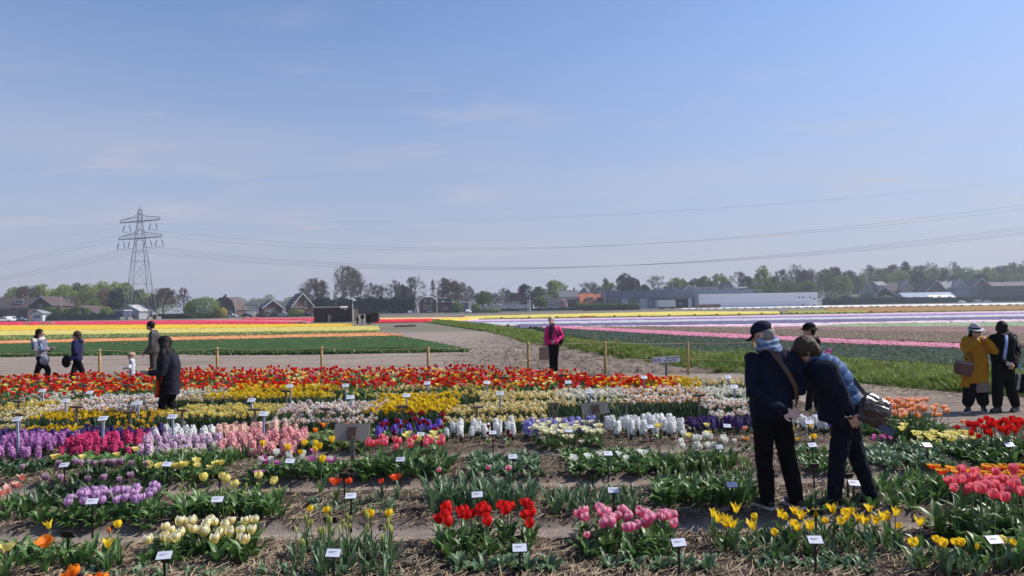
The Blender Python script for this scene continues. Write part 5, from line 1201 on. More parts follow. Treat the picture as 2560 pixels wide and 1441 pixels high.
for (a, b, t, e, lb) in [(1578, 1600, 722, 730, 'low dark roof behind the warehouse, leftmost'), (1633, 1665, 719, 730, 'dark roof with small white gable behind the warehouse'), (1706, 1742, 714, 727, 'long dark roof with white gable behind the warehouse'), (1675, 1706, 715, 727, 'dark roof with row of chimneys behind the warehouse'), (1745, 1800, 717, 725, 'long low dark roof behind the warehouse at right'), (1800, 1840, 706, 722, 'steep dark gable among the trees behind the warehouse')]:
    house(a, b, t, e, 372, 'front' if b - a < 34 or a in (1706, 1800) else 'side', GREYW, ROOFD, lb, 9, verge=WHITEP if a in (1633, 1706) else None, chim=[a + 8, a + 16, a + 24] if a == 1675 else ())
# warehouse ------------------------------------------------------
def warehouse():
    Z = 318; s = Z / FP; cx_ = P(1700, 762, Z).x
    root = empty('warehouse', (cx_, Z, 0), 0, 'long grey-blue warehouse with open loading bay', 'warehouse'); X = lambda px: (px - 1700) * s
    H = lambda py, px=1700: P(px, py, Z).z
    MB().box((X(1596), 8, H(747) / 2), (s * 164, 14, H(747))).build('office_wall', DBLUE, root)
    MB().box((X(1603), 8.2, (H(724) + H(745)) / 2), (s * 178, 15.2, H(724) - H(745))).build('office_fascia', DBLUE, root)
    MB().box((X(1790), 12, (H(727) + H(746)) / 2), (s * 195, 22, H(727) - H(746))).build('hall_fascia', mat('hall_cladding', (.125, .155, .22), .5, .08, 1), root)
    MB().box((X(1790), 14, H(746) / 2), (s * 190, 18, H(746))).build('hall_wall', DARK, root)
    for px, w in ((1563, 14), (1610, 18)): MB().box((X(px), .92, H(759)), (s * w, .3, H(745) - H(773))).build('wall_panel', LBLUE, root)
    MB().box((X(1745), 2.3, H(759)), (s * 6, .7, H(743) - H(774))).box((X(1728), 2.0, H(759)), (s * 10, .4, H(743) - H(774))).build('door_jamb', WHITEP, root)
    for a, b in ((1516, 1555), (1571, 1600)):
        n = int((b - a) / 6)
        for k in range(n):
            f = MB().box((X(a + (b - a) * (k + .5) / n), .9, H(757)), (s * 4.4, .12, (H(747) - H(770)))).build('window', GLASS, root)
        MB().box((X((a + b) / 2), .82, H(760)), (s * (b - a), .1, .2)).build('transom', WHITEP, root)
    MB().box((X(1680), 4.2, H(745)), (s * 130, .5, 1.2)).build('bay_lintel', LBLUE, root)
    MB().box((X(1708), 4.0, H(760)), (s * 9, .3, s * 8)).build('bay_window', GREYW, root)
    v = []
    for px in (1760, 1770, 1780, 1790): MB().tube([(X(px), 6, H(727) - .2), (X(px), 6, H(722))], .55, 8).build('roof_vent', METAL, root)
    for k in range(4): MB().box((X(1848 + k * 9), 6, H(722) + .1), (s * 7, 2, .8)).build('skylight', WHITEP, root)
warehouse()
def coldstore():
    Z = 312; s = Z / FP; x0 = P(1748, 762, Z).x; x1 = P(2044, 757, Z).x; w = x1 - x0; zt = P(1896, 735, Z).z
    root = empty('storage_hall', ((x0 + x1) / 2, Z, 0), 0, 'long windowless white hall right of the warehouse', 'storage hall')
    wm_ = mat('white_cladding', (.50, .53, .60), .55, .04, 1)
    for k in range(3): MB().box((0, 7, zt * (k + .5) / 3), (w, 14 - .001 * k, zt / 3 - .05)).build('wall_panel', wm_, root)
    MB().box((0, 7.1, zt / 2), (w - .2, 13.6, zt - .1)).build('core', GREYW, root); MB().box((0, 7, zt + .1), (w + .3, 14.4, .24)).build('roof_edge', WHITEP, root)
    for px, py in ((1998, 744), (2008, 744), (2026, 744), (2036, 748), (2008, 763), (2036, 763)):
        p = P(px, py, Z); MB().box((p.x - root.location.x, -.06, p.z), (.7, .14, .6)).build('vent_grille', DARK, root)
    t = empty('trailer', (P(1668, 765, 300).x, 300, 0), 0, 'white box trailer parked in the loading bay', 'trailer')
    MB().box((0, 3, 2.5), (7.6, 5, 3.0)).build('box', mat('trailer_white', (.62, .63, .63), .5), t); MB().box((0, 3, .85), (7.0, 3, .25)).build('chassis', DARK, t)
    for x in (-2.6, -1.4, 2.4):
        MB().tube([(x, .7, .5), (x, 1.2, .5)], .5, 10).build('wheel', DARK, t)
    for px, w_, h_, lb in ((1760, 60, 5, 'low brown brick wall in front of the white hall'),):
        p = P(1770, 770, 300); o = MB().box((p.x, 300, .9), (62 * 300 / FP, 1, 1.8)).build('brick_wall', BRICKR); tag(o, lb, 'wall')
coldstore()
# right houses ---------------------------------------------------
h = house(2152, 2188, 706, 738, 420, 'front', GREYW, ROOFD, 'tall dark A-frame roof with white gable edge at right', 12, verge=WHITEP, rz=R(-30), wins=[(2180, 718, 4, 5)])
for (a, b, t, e, kd, wl_, rf_, lb, ch_) in [
 (2186, 2240, 718, 738, 'front', GREYW, ROOFB, 'low brown roof with long white verge beside the A-frame house', ()), (2196, 2218, 703, 714, 'side', GREYW, mat('roof_pale', (.22, .21, .23), .8), 'pale hipped roof behind the brown roofs', (2205,)),
 (2214, 2254, 706, 728, 'side', BRICK, ROOFB, 'large brown hipped roof, second from the A-frame house', (2228,)), (2250, 2284, 703, 722, 'front', mat('sand_wall', (.26, .21, .20), .8), mat('roof_pale', (.22, .21, .23), .8), 'house with pale bargeboards behind the brown roofs', (2268,)),
 (2318, 2368, 701, 728, 'front', BRICKR, ROOFD, 'A-frame brick house with round window and white verge', (2338,)), (2364, 2392, 702, 722, 'side', GREYW, mat('roof_pale', (.22, .21, .23), .8), 'pale roofed house between the two dark gables', (2372,)),
 (2378, 2424, 698, 724, 'front', mat('pink_wall', (.34, .26, .27), .8), mat('roof_pale', (.22, .21, .23), .8), 'broad pale pinkish gable house at right', (2394,)), (2432, 2482, 697, 718, 'front', BRICKR, ROOFD, 'dark roofed gable house near the right edge', ()),
 (2478, 2600, 704, 718, 'side', BRICK, mat('roof_mauve', (.13, .10, .11), .85), 'long mauve brown terrace roof at the right edge', (2525,))]:
    house(a, b, t, e, 415, kd, wl_, rf_, lb, 10, verge=WHITEP if kd == 'front' else None, chim=ch_, wins=[((a + b) / 2, e + 3, 5, 5), ((a + b) / 2 - 9, e + 6, 4, 5)] if kd == 'front' else [((a + b) / 2, e + 5, 6, 4)])
house(2262, 2388, 731, 743, 385, 'side', mat('blue_shed_wall', (.10, .13, .19), .7), mat('blue_metal_roof', (.24, .29, .38), .5), 'long blue-grey metal roofed shed at right', 10, cat='shed', name='shed')
c_ = P(2353, 738, 378); rt_ = empty('canopy', (c_.x, 378, 0), 0, 'white lean-to canopy on the long blue-grey shed', 'canopy')
MB().add([(-7.5, -1.5, 3.2), (7.5, -1.5, 3.2), (6, 3, 4.8), (-6, 3, 4.8), (-7.5, -1.5, 3.0), (7.5, -1.5, 3.0), (6, 3, 4.6), (-6, 3, 4.6)], [(0, 1, 2, 3), (7, 6, 5, 4), (0, 4, 5, 1)]).build('roof', WHITEP, rt_)
for x in (-7, -2, 3, 7): MB().tube([(x, -1.2, 0), (x, -1.2, 3.1)], .1, 5).build('post', METAL, rt_)
house(2392, 2426, 719, 720, 395, 'flat', mat('blue_box', (.14, .17, .25), .6), LBLUE, 'plain blue-grey box building left of the open hall', 8, cat='building', name='building')
house(2422, 2480, 718, 719, 400, 'flat', mat('open_hall', (.10, .12, .16), .7), LBLUE, 'open fronted hall with pale posts at right', 10, wins=[(2448, 733, 14, 18, LBLUE)], cat='hall', name='hall')
house(2470, 2610, 716, 717, 396, 'flat', mat('brick_mauve', (.085, .06, .07), .9, .2, 2), ROOFB, 'long low mauve brick building at the right edge', 12, wins=[(2520, 735, 10, 6, BRICK), (2545, 735, 10, 6, BRICK)], cat='building', name='building')
# brick field shed -----------------------------------------------
def field_shed():
    Z = 122; s = Z / FP; p = P(832, 790, Z); root = empty('brick_shed', (p.x, Z, 0), 0, 'dark brick field shed with pale flat roof in the middle distance', 'shed'); X = lambda px: (px - 832) * s
    zt = P(817, 770, Z).z; zb = P(860, 773, Z).z; BD = mat('shed_brick', (.050, .034, .026), .9, .3, 4, bump=.4)
    MB().box((X(818), 2.5, zt / 2), (s * 66, 5, zt)).build('wall', BD, root); MB().box((X(817), 2.4, zt + .12), (s * 70, 5.4, .25)).build('roof', mat('pale_metal_roof', (.42, .43, .45), .5), root)
    MB().box((X(867), 2.2, zb / 2), (s * 30, 4, zb)).build('annex', mat('shed_brick_dark', (.035, .026, .024), .9, .3, 4), root)
    MB().box((X(796), -.03, zt * .42), (s * 10, .1, .15)).build('slot', DARK, root); MB().box((X(857), .17, zt * .55), (s * 8, .1, .12)).build('slot', METAL, root)
    MB().box((X(824), -.2, zt * .25), (.35, .25, zt * .5)).box((X(826), -.2, zt * .28), (.8, .2, .2)).build('tap_post', mat('pale_wood', (.35, .32, .25), .8), root)
    for px in (848, 863): MB().box((X(px), .12, zb - .1), (.25, .15, .12)).build('lamp', WHITEP, root)
    MB().tube([(X(829), 3, zt + .1), (X(829), 3, zt + 2.6)], .05, 5).build('aerial', METAL, root)
    lp = P(882, 790, 121); l = empty('yard_lamp', (lp.x, 121, 0), 0, 'white post lamp standing at the right end of the brick shed', 'lamp')
    z2 = P(882, 752, 121).z; MB().tube([(0, 0, 0), (0, 0, 2.1)], .14, 8).build('lower_post', mat('cream_post', (.5, .47, .40), .6), l); MB().tube([(0, 0, 2.1), (0, 0, z2)], .05, 6).build('mast', WHITEP, l)
    MB().ellipsoid((.25, 0, z2 + .03), (.38, .2, .12), 10, 6).build('lamp_head', WHITEP, l)
    b = P(932, 806, 108); tag(MB().box((b.x, 108, .75), (2.0, 1.2, 1.5)).box((b.x, 108, 1.53), (2.1, 1.3, .08)).build('wooden_crate', mat('crate_wood', (.045, .022, .02), .9)), 'dark reddish wooden bin beside the visitors at the shed', 'bin')
field_shed()

# ================================================================== CARS
def car(px, Z, colour, label, head=0, kind='car', L=4.2):
    p = P(px, hor(px), Z); root = empty(kind if kind != 'car' else 'parked_car', (p.x, Z, 0), head, label, 'van' if kind == 'van' else 'car')
    paint = mat('paint_' + colour, {'dark': (.03, .035, .045), 'silver': (.45, .47, .50), 'white': (.65, .66, .68), 'blue': (.16, .24, .38), 'grey': (.12, .14, .17)}[colour], .3, .03, spec=.6)
    hw = .85; top = 1.45 if kind == 'car' else 1.95
    prof = [(-L / 2, .35), (-L / 2, .8), (-L / 2 + .25, .95), (-L / 2 + .5, .98), (-L / 2 + .9, top - .08), (-L / 2 + 1.3, top), (.35, top), (1.15, .98), (L / 2 - .2, .85), (L / 2, .65), (L / 2, .35)]
    if kind == 'van': prof = [(-L / 2, .35), (-L / 2, top - .1), (-L / 2 + .2, top), (.9, top), (1.5, 1.05), (L / 2 - .1, .9), (L / 2, .6), (L / 2, .35)]
    MB().prism(prof, -hw, hw).build('body', paint, root)
    if kind == 'car': gl = [(-L / 2 + .72, 1.0), (-L / 2 + 1.05, top - .12), (.3, top - .1), (.98, 1.0)]
    else: gl = [(.1, 1.1), (.1, top - .25), (.85, top - .25), (1.35, 1.1)]
    MB().prism(gl, -hw - .012, hw + .012).build('window', GLASS, root)
    for x in (-L / 2 + .75, L / 2 - .75):
        for y in (-hw + .08, hw - .08):
            w = MB().tube([(x, y - .1, .32), (x, y + .1, .32)], .32, 12).build('wheel', DARK, root); MB().tube([(x, y - .115, .32), (x, y + .115, .32)], .17, 8).build('rim', METAL, w)
    for y in (-.6, .6): MB().box((L / 2 + .01, y, .68), (.05, .3, .14)).build('headlight', WHITEP, root)
for a in [(10, 250, 'white', 'white car half out of view at the left edge', .6), (27, 252, 'white', 'white van parked beside the flat garage at left', 1.2, 'van'), (50, 254, 'blue', 'pale blue car parked left of the small carport', .2), (172, 262, 'white', 'white car under the young trees beside the barn', 1.5),
          (250, 264, 'white', 'white van parked behind the fence right of the young trees', 1.4, 'van'), (560, 255, 'grey', 'grey car parked under the rounded brown roof', 0), (578, 256, 'silver', 'silver car parked right of the grey one', 0), (618, 255, 'dark', 'dark car between the rounded roof and the small brick house', 0),
          (655, 250, 'dark', 'black car in front of the small brick house', 0), (712, 250, 'silver', 'silver car in front of the dark roofed brick house', 0), (690, 256, 'dark', 'dark car left of the silver car', 0), (738, 252, 'grey', 'grey car right of the silver car', 0), (766, 252, 'dark', 'dark car next to the field shed', 0),
          (962, 285, 'dark', 'dark car in front of the tall hedge', 0), (1028, 285, 'white', 'white car at the end of the tall hedge', 1.4), (1171, 270, 'white', 'white car facing us right of the brick house', 1.5), (1256, 285, 'dark', 'dark car before the white greenhouse, left one', 0), (1306, 285, 'grey', 'grey car before the white greenhouse, right one', 0),
          (1428, 300, 'white', 'white car below the blossoming tree', 0), (1555, 300, 'white', 'white car roof behind the clipped hedge', 0), (2405, 370, 'white', 'white car right of the white canopy', .5), (2446, 372, 'silver', 'silver boat-like car before the open hall', 0, 'van'), (2468, 374, 'white', 'white car before the mauve brick building', 0)]:
    car(*a)

# ================================================================== PYLON and lines
def pylon():
    Z = 240; c = P(350, hor(350), Z); g = mat('pylon_steel', (.16, .18, .22), .5, .1, metal=.3); Hs = 38.0
    root = empty('pylon', (c.x, Z, 0), 0, 'lattice steel electricity pylon with two crossarms at left', 'pylon')
    def hw(z): return float(np.interp(z, [0, 12.5, 20, 28, 36, 39], [4.55, 2.95, 2.25, 1.35, .55, .5]))
    a45 = R(45); cor = lambda z, k: Vector((math.cos(a45 + k * math.pi / 2 + R(45)) * hw(z) * 1.414, math.sin(a45 + k * math.pi / 2 + R(45)) * hw(z) * 1.414, z))
    def seg(mb, a, b, r): mb.tube([a, b], r, 4, caps=False)
    lv = [.8, 7, 12.5, 16.5, 20.5, 24.5, 28, 31, 34, 36.5, 38.6]
    for k in range(4):
        mb = MB(); mb.tube([cor(z, k) for z in lv], .11, 4); mb.build('leg', g, root)
        MB().box(tuple(cor(0, k) * 1.0 + Vector((0, 0, .3))), (1.5, 1.5, 1.2), R(45)).build('footing', mat('concrete', (.30, .28, .23), .9), root)
    br = MB()
    for k in range(4):
        for i in range(len(lv) - 1):
            a, b = cor(lv[i], k), cor(lv[i + 1], k); c2, d = cor(lv[i], (k + 1) % 4), cor(lv[i + 1], (k + 1) % 4)
            if i < 5:
                m_ = (b + d) / 2 if i % 2 == 0 else (a + c2) / 2
                if i % 2 == 0: seg(br, a, m_, .055); seg(br, c2, m_, .055)
                else: seg(br, b, m_, .055); seg(br, d, m_, .055)
            else: seg(br, a, d, .04)
            if i in (1, 3, 5, 7, 9): seg(br, b, d, .055)
    br.build('bracing', g, root); MB().tube([(0, 0, 38.4), (0, 0, 40.2)], .1, 4).tube([(.5, 0, 38.6), (0, 0, 39.4), (-.5, 0, 38.6)], .07, 4).build('peak', g, root)
    ang = R(-22); ex = Vector((math.cos(ang), math.sin(ang), 0)); ey = Vector((-math.sin(ang), math.cos(ang), 0)); att = []
    for z0, hl, th in ((34.6, 9.7, 1.7), (28.6, 10.4, 2.0)):
        ar = MB()
        for sy in (-.5, .5):
            ar.tube([ex * -hl + Vector((0, 0, z0)) + ey * sy * .3, ey * sy * 1.5 + Vector((0, 0, z0)), ex * hl + Vector((0, 0, z0)) + ey * sy * .3], .11, 4)
            for sg in (-1, 1):
                top = [ex * sg * hl + Vector((0, 0, z0 + .9)), ex * sg * 2.5 + ey * sy + Vector((0, 0, z0 + th)), ey * sy * .8 + Vector((0, 0, z0 + th + 1.2))]
                ar.tube(top, .08, 4); n = 6
                for i in range(n):
                    t0 = i / n; t1 = (i + .5) / n
                    A = ex * sg * hl * (1 - t0) + ey * sy * (.3 + 1.2 * t0) + Vector((0, 0, z0)); B = ex * sg * hl * (1 - t1) + ey * sy * (.3 + 1.0 * t1) + Vector((0, 0, z0 + .9 + (th - .9) * t1)); C_ = ex * sg * hl * (1 - (i + 1) / n) + ey * sy * (.3 + 1.2 * (i + 1) / n) + Vector((0, 0, z0))
                    seg(ar, A, B, .03); seg(ar, B, C_, .03)
                seg(ar, ex * sg * hl + Vector((0, 0, z0)), ex * sg * hl + Vector((0, 0, z0 + .9)), .08)
        ar.build('crossarm', g, root)
    ins = mat('insulator', (.10, .16, .20), .3)
    for z0, xs_ in ((34.6, (-6.4, 6.4)), (28.6, (-9.3, -3.9, 3.9, 9.3))):
        for x in xs_:
            for sg in (-1, 1):
                a = ex * (x + sg * .9) + Vector((0, 0, z0 - .4)); b = ex * (x + sg * 2.1) + Vector((0, 0, z0 - 3.4))
                a, b = (ex * (x - sg * .9) + Vector((0, 0, z0 - .2))), (ex * (x - sg * 2.1) + Vector((0, 0, z0 - 3.4)))
                q = MB(); d = (b - a); q.tube([a, a + d * .3], .04, 4); 
                pp = [a + d * (.3 + .6 * i / 8) for i in range(9)]; q.tube(pp, [.13 if i % 2 else .22 for i in range(9)], 6); q.tube([a + d * .9, b], .04, 4); q.build('insulator', ins, root)
            q = MB(); q.tube([ex * (x - 2.1) + Vector((0, 0, z0 - 3.4)), ex * (x + 2.1) + Vector((0, 0, z0 - 3.4))], .05, 4); q.build('yoke', g, root)
            att.append((x, z0 - 3.5))
    att += [(-8.8, 34.9), (8.8, 34.9)]
    wm2 = mat('wire', (.10, .115, .14), .5); base = Vector((c.x, Z, 0))
    # next tower lies off the right edge, nearer; the previous one far off to the left
    A0 = np.array([c.x, Z]); dirR = np.array([260.0 / 1, -67.0]); tR = A0 + np.array([307, -79.0]); tL = A0 + np.array([-290, 130.0])
    for n_, (x, z) in enumerate(att):
        thin = z > 34
        for end, lab, sag in ((tR, 'right', 11.6), (tL, 'left', 10.5)):
            pts_ = []; off = np.array([ex.x, ex.y]) * x; offe = np.array([ex.x, ex.y]) * x
            for i in range(41):
                t = i / 40; q = (A0 + off) * (1 - t) + (end + offe) * t; pts_.append((q[0], q[1], z - 4 * sag * (.55 if thin else 1) * t * (1 - t)))
            lv_ = 'thin earth wire' if thin else ('upper power line wire' if z > 30 else 'lower power line wire')
            pos_ = 'outermost toward us' if x in (-9.3, -6.4, -8.8) else ('outermost away' if x in (9.3, 6.4, 8.8) else 'inner')
            o = MB().tube(pts_, .010 if thin else .023, 4).build('power_line', wm2); tag(o, f'{lv_} hanging to the {lab} of the pylon, {"left-arm" if x < 0 else "right-arm"} {pos_.split()[0]} one', 'wire', 'power line wires')
pylon()
def pole(px, ytop, Z, label, r=.07, head=None, cat='pole', name='flag_pole'):
    p = P(px, hor(px), Z); z = P(px, ytop, Z).z; root = empty(name, (p.x, Z, 0), 0, label, cat); MB().tube([(0, 0, 0), (0, 0, z)], [r * 1.3, r * .8], 6).build('shaft', mat('pole_white', (.5, .51, .52), .5), root)
    if head: MB().box((head * .6, 0, z), (1.3, .3, .14)).tube([(0, 0, z), (head * .6, 0, z)], .05, 4).build('lamp_head', WHITEP, root)
pole(1092, 720, 270, 'tall white flag pole in front of the brick house', .1); pole(1324, 722, 280, 'slender tall mast right of the white greenhouse', .07)
for k, px in enumerate((1319, 1322.5, 1326)): pole(px, 750, 278, ['left', 'middle', 'right'][k] + ' short white banner pole beside the greenhouse', .16)
pole(588, 738, 262, 'thin mast right of the rounded brown roof'); pole(153, 737, 270, 'street lamp over the terrace at left', .06, 1, 'street lamp', 'street_lamp'); pole(1512, 714, 310, 'street lamp beside the second orange roof', .06, -1, 'street lamp', 'street_lamp')
pole(1682, 702, 320, 'street lamp above the warehouse roof', .06, 1, 'street lamp', 'street_lamp'); pole(2158, 728, 380, 'thin mast left of the A-frame house'); pole(1865, 705, 330, 'thin mast above the white hall')
# gate frame
p = P(625, hor(625), 262); rt_ = empty('goal_frame', (p.x, 262, 0), 0, 'dark rectangular frame standing between the houses', 'frame')
MB().tube([(-2.6, 0, 0), (-2.6, 0, 4.6)], .12, 4).build('post', DARK, rt_); MB().tube([(2.6, 0, 0), (2.6, 0, 4.6)], .12, 4).build('post', DARK, rt_); MB().tube([(-2.6, 0, 4.6), (2.6, 0, 4.6)], .12, 4).build('crossbar', DARK, rt_)
# fence and garden walls at left
f = P(250, hor(250), 250); rt_ = empty('wooden_fence', (f.x, 251, 0), 0, 'dark plank fence behind the crimson field, left of the pylon', 'fence')
for k in range(36): link('plank', (MATS.setdefault('_pl', None) or MATS.update(_pl=MB().box((0, 0, .9), (.55, .06, 1.8)).mesh('plank', DARK)) or MATS['_pl']), rt_, loc=(-16 + k * .62, .0, 0))
f = P(490, hor(490), 258); tag(MB().box((f.x - 4, 258, .9), (22, .3, 1.8)).build('garden_wall', mat('dark_wall', (.05, .05, .055), .9)), 'long low dark garden wall right of the pylon', 'wall')
# lattice hut near houses far strip of road verge
v = MB(); 
for (pa, pb, Zv, h_) in ((770, 1460, 262, .35), (1380, 2620, 292, .4)):
    a, b = P(pa, hor(pa), Zv), P(pb, hor(pb), Zv + (60 if pb > 2000 else 20)); q = MB(); q.add([(a.x, a.y, 0), (b.x, b.y, 0), (b.x, b.y + 8, h_), (a.x, a.y + 8, h_)], [(0, 1, 2, 3)]); tag(q.build('road_verge', mat('verge', (.11, .095, .075), .95, .3, .3)), kind='structure')

# ================================================================== TREES
def tree_mat(n, a, b): return plant(n, a, b, rough=.8, trans=.15, spec=.1)
TM = dict(spring=tree_mat('crown_spring', (.18, .235, .045), (.30, .35, .08)), bare=tree_mat('crown_bare', (.13, .11, .10), (.20, .17, .15)), brown=tree_mat('crown_brown', (.105, .075, .06), (.16, .11, .085)),
          olive=tree_mat('crown_olive', (.115, .14, .040), (.19, .215, .062)), dark=tree_mat('crown_dark', (.018, .030, .026), (.035, .052, .040)), green=tree_mat('crown_green', (.085, .14, .03), (.15, .22, .055)), blossom=tree_mat('crown_blossom', (.5, .34, .34), (.6, .42, .40)),
          yellow=tree_mat('crown_yellow', (.30, .27, .06), (.40, .34, .09)))
BARK = mat('bark', (.09, .08, .075), .9, .3, 6)
def tree_tmpl(kind, seed):
    """unit tree: height 1, crown half-width 1 (scaled separately); returns trunk mesh builder and crown arrays"""
    rr = random.Random(seed); mb = MB(); tips = []
    def limb(p, d, L, r, dep):
        n = 3; pts_ = [p]; q = p
        for i in range(n):
            d = (d + Vector((rr.gauss(0, .16), rr.gauss(0, .16), .10 if kind != 'dark' else 0))).normalized(); q = q + d * L / n; pts_.append(q)
        mb.tube(pts_, [r * (1 - .45 * i / n) for i in range(n + 1)], 4 if dep else 6, caps=False)
        if dep >= 3: tips.append((q, d)); return
        for k in range(rr.choice((3, 4)) if dep < 2 else 3):
            a = rr.uniform(0, 6.28); sp = rr.uniform(.35, .85) * (0.55 if kind == 'poplar' else 1)
            nd = (d + Vector((math.cos(a), math.sin(a), .15)) * sp).normalized(); limb(pts_[-1] if k else q, nd, L * rr.uniform(.6, .8), r * .6, dep + 1)
        tips.append((pts_[2], d))
    limb(Vector((0, 0, 0)), Vector((0, 0, 1)), .30, .022, 0)
    return mb, tips
def tree(px, ytop, hwpx, kind, Z, label, group=None, dens=1.0, low=.22, name=None, crownlow=None):
    s = Z / FP; p = P(px, hor(px), Z); H = P(px, ytop, Z).z; Wd = hwpx * s; rs = int(px * 7 + ytop * 13); rr = np.random.default_rng(rs)
    root = empty(name or {'bare': 'bare_tree', 'dark': 'evergreen_tree', 'blossom': 'blossom_tree'}.get(kind, 'tree'), (p.x, Z, 0), 0, label, 'tree', group)
    mb, tips = tree_tmpl('poplar' if kind == 'bare' and Wd / H < .3 else kind, rs % 17)
    tv = np.array([tuple(t[0]) for t in tips]); mz = max(t[0].z for t in tips); mx = max(.12, np.abs(tv[:, :2]).max())
    sx, sz = Wd / mx * .92, H / mz * .97
    mb.v = [(v[0] * (sx if v[2] > .15 * mz else (1 + (sx - 1) * 1.0)), v[1] * sx, v[2] * sz) for v in mb.v]
    mb.build('trunk', BARK, root)
    # crown: leaf / twig sized faces gathered in clumps round the limb ends and an uneven envelope
    A = np.stack([tv[:, 0] * sx, tv[:, 1] * sx, tv[:, 2] * sz], -1)
    nl = int((26 if kind == 'bare' else 26) * dens); n_env = int((90 if kind == 'bare' else 200) * dens)
    th = rr.uniform(0, 2 * np.pi, n_env); ph = np.arccos(rr.uniform(-.75, 1, n_env)); rad = rr.uniform(.55, 1.0, n_env)
    lowz = low * H; cz = lowz + (H - lowz) * .5; hz = (H - lowz) * .5
    E = np.stack([np.cos(th) * np.sin(ph) * Wd * rad, np.sin(th) * np.sin(ph) * Wd * rad, cz + np.cos(ph) * hz * rad], -1)
    ctr = np.vstack([A[A[:, 2] > lowz * .8], E]); sizes = rr.uniform(.08, .20, len(ctr)) * Wd + .15
    cc = np.repeat(ctr, nl, 0); ss = np.repeat(sizes, nl); n = len(cc)
    dv = rr.normal(0, 1, (n, 3)); dv /= np.linalg.norm(dv, axis=1)[:, None]; pos = cc + dv * (ss * rr.uniform(.3, 1, n) ** .6)[:, None] * np.array([1, 1, .8])
    # keep everything inside the crown outline
    q = np.sqrt((pos[:, 0] / (Wd * 1.05)) ** 2 + (pos[:, 1] / (Wd * 1.05)) ** 2 + ((pos[:, 2] - cz) / (hz * 1.05)) ** 2); k = (q < 1.03) & (pos[:, 2] < H * 1.01)
    if kind == 'conifer' or kind == 'dark': pass
    pos = pos[k]; n = len(pos); out = pos - np.array([0, 0, cz * .6]); out /= np.linalg.norm(out, axis=1)[:, None] + 1e-6
    e1 = rr.normal(0, 1, (n, 3)); tw = kind in ('bare', 'brown')
    if tw: e1 = out + e1 * .45
    e1 /= np.linalg.norm(e1, axis=1)[:, None]; e2 = np.cross(e1, rr.normal(0, 1, (n, 3))); e2 /= np.linalg.norm(e2, axis=1)[:, None]
    l = (rr.uniform(.5, 1.3, n) * (.85 if tw else .44) * max(.6, Z / 300))[:, None]; w = l * (.085 if kind == 'bare' else .20 if tw else .66)
    V = np.stack([pos - e1 * l * .5 - e2 * w * .5, pos - e1 * l * .5 + e2 * w * .5, pos + e1 * l * .5], 1).reshape(-1, 3)
    pv = np.zeros((len(V), 3)); pv[:, 0] = np.repeat(np.repeat(rr.random(len(ctr)), nl)[k] * .6 + rr.random(n) * .4, 3); pv[:, 1] = .3
    link('crown', npmesh('crown', V, np.arange(len(V)).reshape(-1, 3), None, [TM[kind]], pv, False), root)
def bush(px, ytop, hwpx, kind, Z, label, n=2200, lowz=0.0, name='bush', cat='bush', depth=None):
    s = Z / FP; p = P(px, hor(px), Z); H = P(px, ytop, Z).z; Wd = hwpx * s; rr = np.random.default_rng(int(px * 3 + ytop)); D = depth or min(Wd, 4)
    u = rr.normal(0, 1, (n, 3)); u /= np.linalg.norm(u, axis=1)[:, None]; r = rr.uniform(.6, 1, n) ** .5
    lump = 1 + .62 * fbm(u[:, 0] * 4 + 9, u[:, 2] * 4 + u[:, 1] * 2, 4, int(px) % 50)
    pos = u * r[:, None] * lump[:, None] * np.array([Wd, D, H * .52]) + np.array([0, 0, H * .5]); pos[:, 2] = np.abs(pos[:, 2])
    e1 = rr.normal(0, 1, (n, 3)); e1 /= np.linalg.norm(e1, axis=1)[:, None]; e2 = np.cross(e1, u); e2 /= np.linalg.norm(e2, axis=1)[:, None] + 1e-6
    l = rr.uniform(.3, .7, n)[:, None] * max(.7, Z / 330); w = l * .7
    V = np.stack([pos - e1 * l * .5 - e2 * w * .5, pos - e1 * l * .5 + e2 * w * .5, pos + e1 * l * .5], 1).reshape(-1, 3); pv = np.zeros((len(V), 3)); pv[:, 0] = np.repeat(rr.random(n), 3)
    root = empty(name, (p.x, Z, 0), 0, label, cat); link('foliage', npmesh('foliage', V, np.arange(len(V)).reshape(-1, 3), None, [TM[kind]], pv, False), root)
    MB().tube([(0, 0, 0), (.1, 0, H * .5)], [.12, .05], 5).build('stem', BARK, root)
